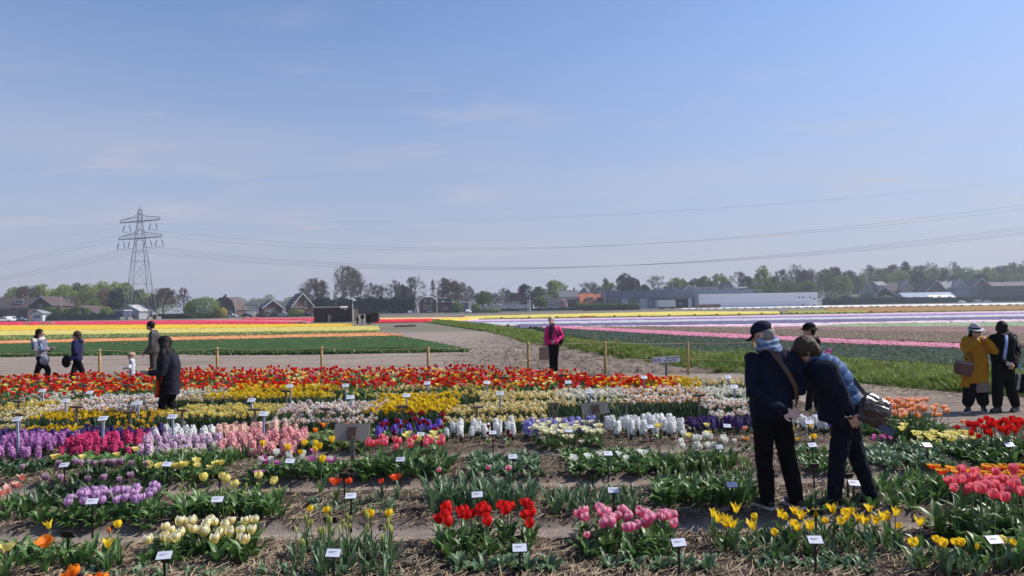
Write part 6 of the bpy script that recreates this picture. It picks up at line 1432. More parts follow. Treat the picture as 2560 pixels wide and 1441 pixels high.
def hedge(x0, x1, ytop, Z, kind, label, depth=4, rag=.3, dens=34):
    s = Z / FP; xm = (x0 + x1) / 2; p = P(xm, hor(xm), Z); H = P(xm, ytop, Z).z; w = (x1 - x0) * s; n = int(w * H * dens); rr = np.random.default_rng(abs(int(x0)))
    root = empty('hedge', (p.x, Z, 0), 0, label, 'hedge'); x = rr.uniform(-w / 2, w / 2, n); top = H * (1 - rag * .5 + rag * fbm(x * .5 + 50, x * 0, 4, 3) * 1.6); f = rr.random(n) < .75
    z = np.where(f, rr.uniform(0, 1, n) * top, top * rr.uniform(.93, 1.0, n)); y = np.where(f, rr.uniform(-.1, .5, n), rr.uniform(0, depth, n))
    pos = np.stack([x, y, z], -1); e1 = rr.normal(0, 1, (n, 3)); e1 /= np.linalg.norm(e1, axis=1)[:, None]; e2 = np.cross(e1, rr.normal(0, 1, (n, 3))); e2 /= np.linalg.norm(e2, axis=1)[:, None]
    l = rr.uniform(.4, .9, n)[:, None]; V = np.stack([pos - e1 * l * .5 - e2 * l * .3, pos - e1 * l * .5 + e2 * l * .3, pos + e1 * l * .5], 1).reshape(-1, 3); pv = np.zeros((len(V), 3)); pv[:, 0] = np.repeat(rr.random(n), 3)
    link('foliage', npmesh('foliage', V, np.arange(len(V)).reshape(-1, 3), None, [TM[kind]], pv, False), root)
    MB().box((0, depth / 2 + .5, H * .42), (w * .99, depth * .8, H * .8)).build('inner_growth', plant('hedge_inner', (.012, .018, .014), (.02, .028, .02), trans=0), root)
POSN = lambda px: ('far left' if px < 150 else 'left of the pylon' if px < 330 else 'right of the pylon' if px < 640 else 'behind the tall hedge' if px < 1000 else 'behind the brick house' if px < 1180 else 'behind the greenhouse' if px < 1420 else 'behind the orange roofs' if px < 1540 else 'behind the warehouse' if px < 1900 else 'behind the white hall' if px < 2100 else 'behind the houses at right')
TREES = [ # px, top, half width, kind, Z
 (6, 742, 12, 'brown', 310), (38, 717, 24, 'spring', 330), (74, 713, 32, 'brown', 322), (102, 709, 22, 'spring', 326), (139, 719, 22, 'spring', 330), (165, 711, 26, 'spring', 322), (193, 708, 20, 'green', 330), (222, 709, 26, 'spring', 322), (254, 703, 24, 'spring', 330), (282, 704, 24, 'spring', 322), (312, 706, 26, 'spring', 330), (345, 722, 22, 'olive', 322),
 (206, 728, 36, 'olive', 300), (268, 722, 36, 'brown', 312), (293, 722, 22, 'dark', 300), (237, 755, 16, 'green', 280), (362, 742, 16, 'olive', 300),
 (126, 768, 14, 'green', 262), (147, 768, 9, 'green', 262), (112, 770, 6, 'green', 260), (169, 772, 9, 'green', 262), (192, 766, 11, 'green', 262), (218, 770, 9, 'green', 262), (265, 768, 13, 'spring', 264), (282, 780, 5, 'green', 262),
 (409, 720, 37, 'brown', 275), (461, 719, 17, 'bare', 285), (378, 748, 18, 'olive', 280),
 (786, 695, 38, 'brown', 300), (862, 661, 30, 'bare', 320), (891, 667, 28, 'bare', 326), (876, 665, 30, 'brown', 334), (848, 700, 20, 'bare', 330), (905, 700, 20, 'bare', 322), (931, 706, 22, 'bare', 330), (958, 712, 20, 'bare', 340), (985, 699, 20, 'bare', 330), (1004, 712, 16, 'brown', 335),
 (1042, 690, 28, 'bare', 318), (1082, 697, 9, 'bare', 322), (1018, 716, 16, 'brown', 322), (1106, 693, 18, 'bare', 325), (1125, 697, 30, 'brown', 312), (1154, 704, 18, 'bare', 325), (1173, 715, 16, 'bare', 335), (1210, 728, 23, 'olive', 285),
 (1262, 720, 20, 'bare', 360), (1238, 731, 12, 'bare', 360), (1286, 732, 14, 'olive', 350), (1315, 710, 23, 'dark', 345), (1348, 716, 20, 'olive', 350), (1392, 699, 30, 'spring', 355), (1352, 744, 19, 'olive', 290), (1408, 748, 12, 'blossom', 312),
 (1473, 704, 28, 'bare', 370), (1516, 694, 10, 'olive', 375), (1526, 707, 18, 'spring', 380), (1565, 683, 26, 'dark', 385), (1588, 697, 16, 'dark', 390), (1577, 693, 24, 'brown', 378), (1641, 688, 30, 'bare', 388), (1612, 712, 16, 'brown', 388), (1687, 694, 24, 'spring', 390), (1712, 697, 20, 'green', 395), (1742, 695, 22, 'olive', 395), (1765, 690, 22, 'olive', 395),
 (1800, 684, 28, 'spring', 395), (1843, 678, 26, 'bare', 395), (1870, 690, 20, 'olive', 395), (1909, 663, 22, 'spring', 380), (1934, 690, 20, 'olive', 380), (1955, 672, 20, 'bare', 395), (1990, 656, 24, 'bare', 395), (2014, 674, 20, 'brown', 395), (2036, 669, 22, 'bare', 400), (1975, 700, 26, 'olive', 370), (2020, 700, 26, 'olive', 370), (1935, 712, 22, 'green', 362), (2066, 671, 24, 'olive', 405), (2086, 667, 24, 'brown', 420),
 (2104, 690, 30, 'spring', 400), (2124, 675, 22, 'brown', 430), (2150, 690, 22, 'olive', 440), (2177, 662, 22, 'bare', 460), (2206, 670, 24, 'olive', 470), (2236, 661, 26, 'brown', 480), (2245, 676, 36, 'spring', 455), (2206, 690, 26, 'green', 450), (2266, 652, 13, 'dark', 490), (2296, 680, 22, 'dark', 450), (2300, 664, 24, 'olive', 490), (2327, 655, 32, 'olive', 500), (2364, 667, 11, 'dark', 450), (2380, 654, 24, 'bare', 500), (2340, 690, 24, 'olive', 455),
 (2421, 669, 36, 'green', 460), (2396, 684, 20, 'spring', 460), (2452, 684, 20, 'dark', 452), (2474, 668, 28, 'spring', 480), (2505, 662, 28, 'olive', 500), (2540, 656, 30, 'olive', 510), (2572, 650, 28, 'green', 500), (2510, 688, 28, 'olive', 460), (2560, 684, 30, 'spring', 460)]
KN = {'spring': 'fresh spring green tree', 'bare': 'bare branched tree', 'brown': 'brownish budding tree', 'olive': 'olive toned tree', 'dark': 'dark evergreen tree', 'green': 'leafy green tree', 'blossom': 'pale pink blossoming tree', 'yellow': 'yellow bush'}
from collections import defaultdict
_cnt = defaultdict(list)
for t_ in TREES: _cnt[(t_[3], POSN(t_[0]))].append(t_[0])
ORD = ['first', 'second', 'third', 'fourth', 'fifth', 'sixth', 'seventh', 'eighth', 'ninth', 'tenth', 'eleventh']
for (px, yt, hw_, kd, Zt) in TREES:
    L_ = sorted(_cnt[(kd, POSN(px))]); k = L_.index(px)
    lb = KN[kd] + ' ' + POSN(px) + ('' if len(L_) == 1 else f', {ORD[k]} of its kind from the left')
    tree(px, yt, hw_, kd, Zt, lb, 'trees along the far side of the fields', dens=1.0 if hw_ > 12 else .6, low=.12 if kd in ('dark', 'green') else .2)
bush(507, 744, 44, 'green', 250, 'large rounded green shrub right of the pylon', 7000, depth=6); bush(474, 757, 14, 'green', 252, 'green shrub at the left side of the large rounded one', 2000); bush(556, 770, 13, 'yellow', 248, 'small yellow flowering bush before the rounded roof house', 1500)
bush(740, 772, 20, 'olive', 246, 'low olive bush before the dark roofed brick house', 1800); bush(1143, 755, 15, 'green', 280, 'round green bush beside the brick extension', 2200); bush(1189, 760, 12, 'olive', 276, 'dark bush left of the white greenhouse', 1800); bush(1446, 757, 10, 'green', 296, 'green bush left of the clipped hedge', 1500)
bush(1225, 772, 30, 'olive', 278, 'low scrub under the round olive tree', 2000)
for k, px in enumerate((2085, 2112, 2140, 2164, 2215, 2240, 2266)): bush(px, 734 + (k % 3) * 4, 18, 'dark' if k % 2 else 'olive', 388 + k, f'dark shrub before the right hand houses, {ORD[k]} from the left', 1600)
hedge(776, 1036, 741, 296, 'dark', 'tall dark conifer hedge behind the brick field shed'); hedge(1446, 1600, 760.5, 290, 'green', 'clipped green hedge in front of the warehouse office', rag=.05)
hedge(370, 560, 784, 256, 'dark', 'low dark hedge along the road right of the pylon', rag=.5); hedge(640, 790, 786, 258, 'dark', 'low dark hedge before the brick houses', rag=.5); hedge(1195, 1460, 771, 288, 'dark', 'low dark hedge in front of the greenhouse and cars', rag=.4)
hedge(1180, 1235, 700, 390, 'olive', 'dim tree belt behind the brick house', rag=.6, dens=8) if False else None
hedge(2060, 2620, 741, 374, 'dark', 'long low dark hedge before the right hand houses', rag=.4, dens=20)
hedge(100, 290, 785, 258, 'dark', 'dark hedge behind the young trees at left', rag=.5)
# woods far behind, one mass
def wood(x0, x1, ytop, Z, kind, label, amp=.35, n=14000):
    a, b = P(x0, hor(x0), Z), P(x1, hor(x1), Z); rr = np.random.default_rng(abs(int(x0)) + 5); x = rr.uniform(a.x, b.x, n); y = Z + rr.uniform(0, 25, n); H = P((x0 + x1) / 2, ytop, Z).z
    top = H * (1 - amp * .3 + amp * fbm(x / 9.0 + 7, x * 0, 4, 8) * 1.7); z = top * rr.uniform(0, 1, n) ** .6; pos = np.stack([x, y, z], -1)
    e1 = rr.normal(0, 1, (n, 3)); e1 /= np.linalg.norm(e1, axis=1)[:, None]; e2 = np.cross(e1, rr.normal(0, 1, (n, 3))); e2 /= np.linalg.norm(e2, axis=1)[:, None]; l = rr.uniform(.8, 2.2, n)[:, None] * Z / 700
    V = np.stack([pos - e1 * l * .5 - e2 * l * .25, pos - e1 * l * .5 + e2 * l * .25, pos + e1 * l * .5], 1).reshape(-1, 3); pv = np.zeros((len(V), 3)); pv[:, 0] = np.repeat(rr.random(n), 3)
    tag(link('far_wood', npmesh('far_wood', V, np.arange(len(V)).reshape(-1, 3), None, [TM[kind]], pv, False)), label, 'wood', kind='stuff')
wood(540, 800, 742, 900, 'olive', 'pale distant wood seen between the houses', .5); wood(900, 1500, 733, 800, 'bare', 'distant wood behind the greenhouse', .4, 20000); wood(1480, 2060, 712, 540, 'olive', 'woodland behind the warehouse', .35, 22000); wood(1880, 2700, 682, 560, 'olive', 'continuous woodland behind the houses on the right', .25, 45000); wood(2180, 2700, 664, 620, 'spring', 'high green woodland at the right edge', .2, 30000); wood(10, 360, 726, 345, 'spring', 'leafy wood belt behind the terrace at left', .25, 22000); wood(-300, 420, 742, 420, 'olive', 'woodland behind the terrace at left', .3, 16000)
# ================================================================== PEOPLE
V3 = Vector
SKIN = mat('skin', (.52, .30, .22), .55, .08, 20); SKINS = mat('skin_light', (.66, .40, .32), .55, .08, 20)
def cloth(n, c, rough=.85, **k): return mat(n, c, rough, k.pop('var', .18), k.pop('scale', 14), bump=k.pop('bump', .25), bscale=k.pop('bscale', 60), spec=.12, **k)
NAVY = cloth('cloth_navy', (.0085, .0105, .025)); BLACK = cloth('cloth_black', (.0045, .0045, .006)); JEANS = cloth('cloth_dark_jeans', (.006, .008, .017)); LBAG = mat('bag_leather', (.040, .020, .016), .36, .35, 9, bump=.5, bscale=16, spec=.8)
HAIRD = mat('hair_dark', (.008, .006, .005), .6, .3, 40, bump=.4, bscale=60, spec=.2); HAIRB = mat('hair_brown', (.055, .032, .021), .55, .45, 30, bump=.6, bscale=70, spec=.3); HAIRL = mat('hair_blond', (.42, .33, .22), .5, .25, 40, bump=.6, bscale=90)
SOLE = mat('shoe_sole', (.55, .55, .52), .7); SHOE = mat('shoe_dark', (.02, .02, .022), .5); PHONE = mat('phone_black', (.01, .01, .012), .15, spec=.8)
TS = bpy.data.scenes.new('workshop'); VL = TS.view_layers[0]
def fuse(mb, name, m, parent, vox=.012, sm=3, wr=0.0, ws=14, seed=0, stretch=(1, 1, .45)):
    """overlapping closed volumes -> one continuous skin"""
    me = bpy.data.meshes.new('tmp'); me.from_pydata(mb.v, [], mb.f); o = bpy.data.objects.new('tmp', me); TS.collection.objects.link(o)
    r = o.modifiers.new('r', 'REMESH'); r.mode = 'VOXEL'; r.voxel_size = vox; r.use_smooth_shade = True
    s = o.modifiers.new('s', 'SMOOTH'); s.factor = .5; s.iterations = sm
    VL.update(); dg = VL.depsgraph; ev = o.evaluated_get(dg); nm = bpy.data.meshes.new_from_object(ev); nm.name = name
    bpy.data.objects.remove(o); bpy.data.meshes.remove(me)
    n = len(nm.vertices); co = np.zeros(n * 3, np.float32); nm.vertices.foreach_get('co', co); co = co.reshape(-1, 3)
    if wr:
        no = np.zeros(n * 3, np.float32); nm.vertices.foreach_get('normal', no); no = no.reshape(-1, 3); q = co * ws * np.array(stretch)
        w = fbm(q[:, 0] + q[:, 2] * 1.3 + seed, q[:, 1] - q[:, 2] * .9 + q[:, 0] * .4, 4, seed); w = np.abs(w) * -2 + .25
        co = co + no * (w * wr)[:, None]; nm.vertices.foreach_set('co', co.astype(np.float32).ravel())
    nm.materials.clear(); nm.materials.append(m); nm.polygons.foreach_set('use_smooth', [True] * len(nm.polygons)); nm.update()
    return link(name, nm, parent)
def rtube(mb, pts, rad, n=12):
    """limb with rounded ends"""
    pts = [V3(p) for p in pts]; a = (pts[0] - pts[1]).normalized(); b = (pts[-1] - pts[-2]).normalized()
    P2 = [pts[0] + a * rad[0] * .85, pts[0] + a * rad[0] * .5] + pts + [pts[-1] + b * rad[-1] * .5, pts[-1] + b * rad[-1] * .85]
    mb.tube(P2, [rad[0] * .45, rad[0] * .85] + list(rad) + [rad[-1] * .85, rad[-1] * .45], n)
def loft(mb, secs, tx, n=18, puff=None):
    """secs: (centre, half width along tx, half depth); spine runs through the centres"""
    tx = V3(tx).normalized(); k = len(mb.v); vs = []; cs = [V3(s[0]) for s in secs]
    for i, s in enumerate(secs):
        d = (cs[min(i + 1, len(cs) - 1)] - cs[max(i - 1, 0)]).normalized(); a = (tx - d * tx.dot(d)).normalized(); b = d.cross(a)
        for j in range(n):
            t = 2 * math.pi * j / n; c, q = math.cos(t), math.sin(t); c = math.copysign(abs(c) ** .85, c); q = math.copysign(abs(q) ** .85, q)
            vs.append(cs[i] + a * c * s[1] + b * q * s[2])
    fs = [(i * n + j, i * n + (j + 1) % n, (i + 1) * n + (j + 1) % n, (i + 1) * n + j) for i in range(len(secs) - 1) for j in range(n)]
    fs += [tuple(range(n))[::-1], tuple((len(secs) - 1) * n + j for j in range(n))]
    mb.add(vs, fs)
def subdiv(secs, m=6):
    out = []; L = len(secs)
    g = lambda i: secs[max(0, min(L - 1, i))]
    for i in range(L - 1):
        for k in range(m):
            t = k / m; p0, p1, p2, p3 = g(i - 1), g(i), g(i + 1), g(i + 2)
            cr = lambda a, b, c, d: .5 * ((2 * b) + (c - a) * t + (2 * a - 5 * b + 4 * c - d) * t * t + (-a + 3 * b - 3 * c + d) * t ** 3)
            out.append((V3([cr(p0[0][q], p1[0][q], p2[0][q], p3[0][q]) for q in range(3)]), cr(p0[1], p1[1], p2[1], p3[1]), cr(p0[2], p1[2], p2[2], p3[2])))
    out.append((V3(secs[-1][0]), secs[-1][1], secs[-1][2])); return out
def frame(f, upv=(0, 0, 1)):
    f = V3(f).normalized(); x = f.cross(V3(upv)).normalized(); z = x.cross(f); return Matrix((x, f, z)).transposed()      # columns: right, front, up
def hand(mb, wr, d, pn, k=1.0, curl=.5, thumb=1):
    """palm, four unequal bent fingers and a thumb; d = finger direction, pn = palm normal"""
    wr = V3(wr); d = V3(d).normalized(); pn = V3(pn); pn = (pn - d * pn.dot(d)).normalized(); a = d.cross(pn)
    mb.ellipsoid(wr + d * .045 * k, (.040 * k, .052 * k, .017 * k), 10, 8, M=Matrix((a, d, pn)).transposed())
    rtube(mb, [wr - d * .03, wr + d * .02], [.026 * k, .026 * k], 8)
    for i, (o, L) in enumerate(((-.030, .060), (-.010, .074), (.011, .070), (.030, .056))):
        p = wr + d * (.085 - abs(o) * .3) * k + a * o * k; c = curl * (1 + .12 * i); dm = d; d = (d + a * o * 6.5).normalized(); q = p + (d * math.cos(c * .5) + pn * math.sin(c * .5)) * L * .45 * k; e = q + (d * math.cos(c * 1.4) + pn * math.sin(c * 1.4)) * L * .55 * k
        mb.tube([p - d * .02 * k, p, q, e], [.0100 * k, .0100 * k, .0090 * k, .0072 * k], 7); d = dm
    t0 = wr + d * .025 * k - a * .030 * k * thumb; t1 = t0 + (d * .5 - a * .75 * thumb + pn * .25).normalized() * .035 * k; t2 = t1 + (d * .85 - a * .3 * thumb + pn * .3).normalized() * .032 * k
    mb.tube([t0, t1, t2], [.014 * k, .012 * k, .009 * k], 7)
def figure(name, base, label, J, cl, k=1.0, vox=.014, skin=SKIN, hair=None, hs=1.0, face=True, rz=0):
    """J: joints in local metres (x right, y away, z up). cl: garments"""
    root = empty('person', (base[0], base[1], ghs(base[0], base[1])), rz, label, 'person')
    F = frame(J['face'], J.get('hup', (0, 0, 1))); hd = V3(J['hd']); nk = V3(J['nk']); H = lambda x, y, z: hd + F @ V3((x, y, z)) * hs
    mb = MB(); mb.ellipsoid(H(0, -.012, .018), (.074 * hs, .094 * hs, .100 * hs), 16, 12, M=F); mb.ellipsoid(H(0, .018, -.045), (.058 * hs, .068 * hs, .075 * hs), 14, 10, M=F)
    mb.ellipsoid(H(0, .100, -.018), (.013 * hs, .018 * hs, .026 * hs), 8, 6, M=F); mb.ellipsoid(H(0, .082, -.095), (.02 * hs, .018 * hs, .016 * hs), 8, 6, M=F)
    for s in (-1, 1): mb.ellipsoid(H(s * .076, -.008, -.012), (.010 * hs, .018 * hs, .030 * hs), 8, 6, M=F)
    rtube(mb, [nk - (hd - nk).normalized() * .04, nk, hd - V3((0, 0, .02)) + F @ V3((0, -.03, 0))], [.062 * hs * k, .056 * hs * k, .054 * hs * k])
    pel = V3(J['pel']); sh = (V3(J['shL']) + V3(J['shR'])) / 2
    loft(mb, subdiv([(pel, .13 * k, .09 * k), ((pel + sh) / 2, .12 * k, .085 * k), (sh, .14 * k, .08 * k), (nk, .05 * k, .05 * k)], 3), V3(J['shR']) - V3(J['shL']), 12)
    for s in 'LR':
        rtube(mb, [J['sh' + s], J['el' + s], J['wr' + s]], [.045 * k, .038 * k, .027 * k]); h = J.get('hand' + s)
        if h: hand(mb, J['wr' + s], h[0], h[1], k * h[2] if len(h) > 2 else k, h[3] if len(h) > 3 else .6, -1 if s == 'L' else 1)
        rtube(mb, [J['hp' + s], J['kn' + s], J['an' + s]], [.07 * k, .05 * k, .035 * k])
        an = V3(J['an' + s]); td = V3(J['toe' + s]).normalized(); rtube(mb, [an + V3((0, 0, -.03)) - td * .03, an + V3((0, 0, -.045)) + td * .10], [.035, .030], 8)
    fuse(mb, 'body', skin, root, vox, 2)
    if face:
        for s in (-1, 1):
            e = MB().ellipsoid(H(s * .031, .083, .004), (.013 * hs, .008 * hs, .006 * hs), 8, 6, M=F).build('eye', mat('eye', (.03, .025, .02), .2), root); MB().ellipsoid(H(s * .031, .083, .024), (.018 * hs, .008 * hs, .004 * hs), 8, 4, M=F).build('eyebrow', hair or HAIRD, root)
        MB().ellipsoid(H(0, .088, -.060), (.022 * hs, .006 * hs, .006 * hs), 8, 5, M=F).build('mouth', mat('lips', (.34, .12, .11), .5), root)
    # trousers
    if cl.get('legs'):
        m, r0_, r1_, r2_ = cl['legs'][:4]; mb = MB(); a = (V3(J['hpL']) + V3(J['hpR'])) / 2; ax = V3(J['hpR']) - V3(J['hpL'])
        loft(mb, subdiv([(a + V3((0, 0, -.10 * k)), .155 * k, .10 * k), (a + V3((0, 0, .02)), cl.get('hipw', .175), .125 * k), (pel + V3((0, 0, .12 * k)), .15 * k, .11 * k)], 3), ax, 16)
        for s in 'LR': rtube(mb, [J['hp' + s], (V3(J['hp' + s]) + V3(J['kn' + s])) / 2, J['kn' + s], (V3(J['kn' + s]) + V3(J['an' + s])) / 2, V3(J['an' + s]) + V3((0, 0, cl.get('cuff', -.02)))], [r0_, (r0_ + r1_) / 2 * 1.02, r1_, (r1_ + r2_) / 2 * 1.03, r2_], 14)
        fuse(mb, 'trousers', m, root, vox, 3, cl.get('lwr', .012), 11, 3)
    # top garment
    m = cl['top'][0]; mb = MB(); secs = subdiv(cl['torso'], 4); loft(mb, secs, J.get('tx') or (V3(J['shR']) - V3(J['shL'])), 20)
    sr = cl.get('sleeve', (.075, .062, .048))
    if not cl.get('vest'):
        for s in 'LR': rtube(mb, [J['sh' + s], (V3(J['sh' + s]) * .5 + V3(J['el' + s]) * .5), J['el' + s], J['wr' + s]], [sr[0], (sr[0] + sr[1]) / 2, sr[1], sr[2]], 12)
    g = fuse(mb, cl['top'][1], m, root, vox, 3, cl.get('wr', .014), cl.get('ws', 9), 1)
    for s in 'LR':
        an = V3(J['an' + s]); td = V3(J['toe' + s]).normalized(); sc_ = cl.get('shoe', 1.0); q = MB()
        rtube(q, [an + V3((0, 0, .035)), an + V3((0, 0, -.02))], [.044 * sc_, .048 * sc_], 10); rtube(q, [an + V3((0, 0, -.042)) - td * .045, an + V3((0, 0, -.045)) + td * .06, an + V3((0, 0, -.052)) + td * .145], [.040 * sc_, .045 * sc_, .034 * sc_], 10)
        shoe = fuse(q, 'shoe', cl.get('shoem', SHOE), root, .012, 2)
        M_ = frame(td); MB().box(an + V3((0, 0, -.083)) + td * .05, (.095 * sc_, .275, .022), rot=M_).build('sole', cl.get('sole', SHOE), shoe)
    return root, F, H
def skullcap(root, H, F, m, name='hair', r=(.088, .108, .105), off=(0, -.028, .030), extra=(), cut=None, vox=.010, wr=.012, hs=1.0):
    mb = MB(); mb.ellipsoid(H(*off), tuple(q * hs for q in r), 18, 14, M=F)
    for c, rr_ in extra: mb.ellipsoid(H(*c), tuple(q * hs for q in rr_), 12, 9, M=F)
    if cut:      # flatten away from the face
        n = F @ V3((0, 1, 0)); lim = H(*cut); mb.v = [tuple(V3(v) - n * max(0, (V3(v) - lim).dot(n)) * (1 if (V3(v) - lim).dot(F @ V3((0, 0, 1))) < .06 * hs else .35)) for v in mb.v]
    return fuse(mb, name, m, root, vox, 2, wr, 60, 2, (1, 1, .3))
def band(root, name, m, pts_, w, th=.006, parent=None):
    """flat strap through points, (point, width direction)"""
    q = MB(); vs = []
    for p, d in pts_:
        p = V3(p); d = V3(d).normalized() * w / 2; vs.append((p, d))
    for i in range(len(vs) - 1):
        (a, da), (b, db) = vs[i], vs[i + 1]; nrm = (b - a).cross(da).normalized() * th
        q.add([a - da, a + da, b + db, b - db, a - da + nrm, a + da + nrm, b + db + nrm, b - db + nrm], [(3, 2, 1, 0), (4, 5, 6, 7), (0, 1, 5, 4), (1, 2, 6, 5), (2, 3, 7, 6), (3, 0, 4, 7)])
    return q.build(name, m, parent or root)
def ring(mb, c, rx, ry, r, n=20, M=None, z=lambda t: 0):
    c = V3(c); pts_ = []
    for i in range(n + 1):
        t = 2 * math.pi * i / n; v = V3((math.cos(t) * rx, math.sin(t) * ry, z(t))); pts_.append(c + (M @ v if M is not None else v))
    mb.tube(pts_, r, 8)

# ---- 1: man in navy cap seen from behind, hands clasped on his back
b = G(1950, 1294); J = dict(face=(-.80, .50, -.38), hd=(-.115, .02, 1.645), nk=(-.055, 0, 1.51), shL=(-.215, .0, 1.415), shR=(.155, .0, 1.405), elL=(-.255, -.07, 1.11), elR=(.215, -.03, 1.12), wrL=(-.035, -.225, .945), wrR=(.07, .22, .98),
    pel=(-.05, 0, .95), hpL=(-.135, 0, .90), hpR=(.030, 0, .90), knL=(-.125, .03, .48), knR=(.095, .03, .48), anL=(-.115, 0, .085), anR=(.165, 0, .085), toeL=(-.45, .9, 0), toeR=(-.25, .95, 0), handL=((1, -.15, -.30), (.1, -1, .35), 1.18, .55), handR=((0, 0, -1), (0, 1, 0)))
r, F, H = figure('man', b, 'man in navy cap and dark pullover seen from behind, hand held on his back', J, dict(legs=(BLACK, .098, .082, .066), hipw=.185, top=(NAVY, 'pullover'), torso=[((-.06, .0, .845), .185, .130), ((-.06, 0, .95), .195, .140), ((-.05, 0, 1.14), .190, .140), ((-.035, .0, 1.30), .205, .140), ((-.03, 0, 1.42), .185, .120), ((-.045, 0, 1.485), .105, .080), ((-.05, 0, 1.52), .065, .062)],
    lwr=.022, sleeve=(.082, .070, .050), wr=.036, ws=6, sole=SOLE), vox=.0085, skin=SKINS, face=True)
cap = MB(); cap.ellipsoid(H(0, -.012, .040), (.089, .109, .092), 20, 14, M=F); cap.v = [tuple(V3(v) + F @ V3((0, 0, 1)) * max(0, -.012 - (F.transposed() @ (V3(v) - H(0, -.012, .040))).z)) for v in cap.v]
c_ = cap.build('cap', cloth('cap_navy', (.012, .016, .036)), r, True)
q = MB(); n = 9; vs = []
for i in range(n):
    t = -1 + 2 * i / (n - 1)
    for jj, (yy, zz) in enumerate(((.075, .028), (.165 - .045 * t * t, .004 - .018 * t * t))): vs += [H(t * .072, yy - .02 * t * t * (jj == 0), zz), H(t * .072, yy - .02 * t * t * (jj == 0), zz - .006)]
q.add(vs, [f for i in range(n - 1) for f in ((4 * i, 4 * i + 2, 4 * i + 6, 4 * i + 4), (4 * i + 1, 4 * i + 5, 4 * i + 7, 4 * i + 3), (4 * i + 2, 4 * i + 3, 4 * i + 7, 4 * i + 6))]); q.build('cap_brim', cloth('cap_navy', (.012, .016, .036)), c_)
MB().ellipsoid(H(0, -.108, .028), (.036, .016, .026), 12, 8, M=F).build('bare_patch', SKINS, c_)
skullcap(r, H, F, mat('hair_grey', (.25, .23, .22), .6, .3, 50), 'hair', (.079, .098, .085), (0, -.022, .0), wr=.004)
sc = MB()
for k_, (z_, rx, ry, rr_) in enumerate(((1.515, .086, .080, .040), (1.572, .076, .073, .034))): ring(sc, (-.06 - .012 * k_, .002, z_), rx, ry, rr_, z=lambda t, k_=k_: .022 * math.sin(t * 2 + k_ * 2))
def scarf_mat():
    mt, nt, bb = _nodes('scarf_plaid'); N = nt.nodes; L = nt.links; tcn = N.new('ShaderNodeTexCoord'); w1 = N.new('ShaderNodeTexWave'); w1.bands_direction = 'Z'; w1.inputs['Scale'].default_value = 5; w1.inputs['Distortion'].default_value = 9; L.new(tcn.outputs['Object'], w1.inputs['Vector'])
    rp = N.new('ShaderNodeValToRGB'); rp.color_ramp.elements[0].color = (.05, .10, .24, 1); rp.color_ramp.elements[1].color = (.30, .36, .48, 1); L.new(w1.outputs['Fac'], rp.inputs[0]); L.new(rp.outputs[0], bb.inputs['Base Color']); bb.inputs['Roughness'].default_value = .9; return mt
fuse(sc, 'scarf', scarf_mat(), r, .009, 2, .012, 20, 4)
band(r, 'strap', mat('strap_brown', (.085, .045, .030), .5, .2), [((-.10, -.060, 1.53), (1, 0, .5)), ((-.065, -.125, 1.475), (1, 0, .6)), ((-.01, -.165, 1.38), (1, 0, .8)), ((.055, -.172, 1.28), (1, 0, .9)), ((.12, -.15, 1.16), (1, 0, .9)), ((.155, -.10, 1.03), (1, -.4, .9)), ((.165, -.02, .95), (0, 1, .5))], .042)

# ---- 2: man bending over in quilted blue vest
b = G(2130, 1290); nearx = (.30, -1, .05)
J = dict(face=(-.62, .28, -.75), hup=(-.6, 0, .8), hd=(-.415, -.02, 1.490), nk=(-.335, -.02, 1.420), shL=(-.255, -.175, 1.325), shR=(-.335, .165, 1.345), elL=(-.185, -.235, 1.095), elR=(-.25, .24, 1.12), wrL=(-.105, -.225, .905), wrR=(-.10, .26, 1.02), pel=(-.05, 0, .90),
    hpL=(-.075, -.07, .86), hpR=(.005, .07, .86), knL=(-.125, -.02, .47), knR=(.095, .05, .455), anL=(-.165, 0, .085), anR=(.215, .06, .085), toeL=(-.95, .15, 0), toeR=(-.95, .2, 0), handL=((.52, -.05, -.80), (.3, .9, .1), 1.05, .35), handR=((.6, .1, -.5), (0, 1, 0)), tx=V3(nearx))
JT = [((-.085, 0, .79), .175, .150), ((-.075, 0, .90), .185, .165), ((-.085, 0, 1.06), .180, .150), ((-.145, 0, 1.19), .195, .150), ((-.225, 0, 1.30), .205, .140), ((-.295, 0, 1.375), .150, .105), ((-.335, 0, 1.42), .075, .070)]
r, F, H = figure('man', b, 'man in blue quilted vest bending over the tulips with a leather bag', J, dict(legs=(JEANS, .100, .080, .062), top=(NAVY, 'jacket'), torso=[(c, a * .93, d * .93) for c, a, d in JT], lwr=.024, sleeve=(.078, .064, .048), wr=.030, ws=6, sole=SOLE), vox=.0085, skin=SKIN, face=False)
vs_ = subdiv(JT, 12); N_ = len(vs_); vv = []
for i, (c, a, d) in enumerate(vs_):
    u = i / (N_ - 1) * 9.0; p_ = abs(math.sin(u * math.pi)) ** .55; e = .004 + .015 * p_ - .008; vv.append((c, (a + e) * .985, d + e))
mb = MB(); loft(mb, vv, V3(nearx), 26); VEST = cloth('vest_blue', (.060, .115, .25), .55, bump=.15, var=.10, scale=6)
fuse(mb, 'quilted_vest', VEST, r, .0085, 1, .006, 16, 5, (1, 1, 1))
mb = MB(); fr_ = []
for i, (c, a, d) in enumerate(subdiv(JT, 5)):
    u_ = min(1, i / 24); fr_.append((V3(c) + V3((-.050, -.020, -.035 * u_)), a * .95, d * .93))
loft(mb, fr_, V3(nearx), 20); fuse(mb, 'vest_front_shade', NAVY, r, .010, 2, .02, 7, 9)  # navy shell added over the vest's front, its dark colour imitates shade there
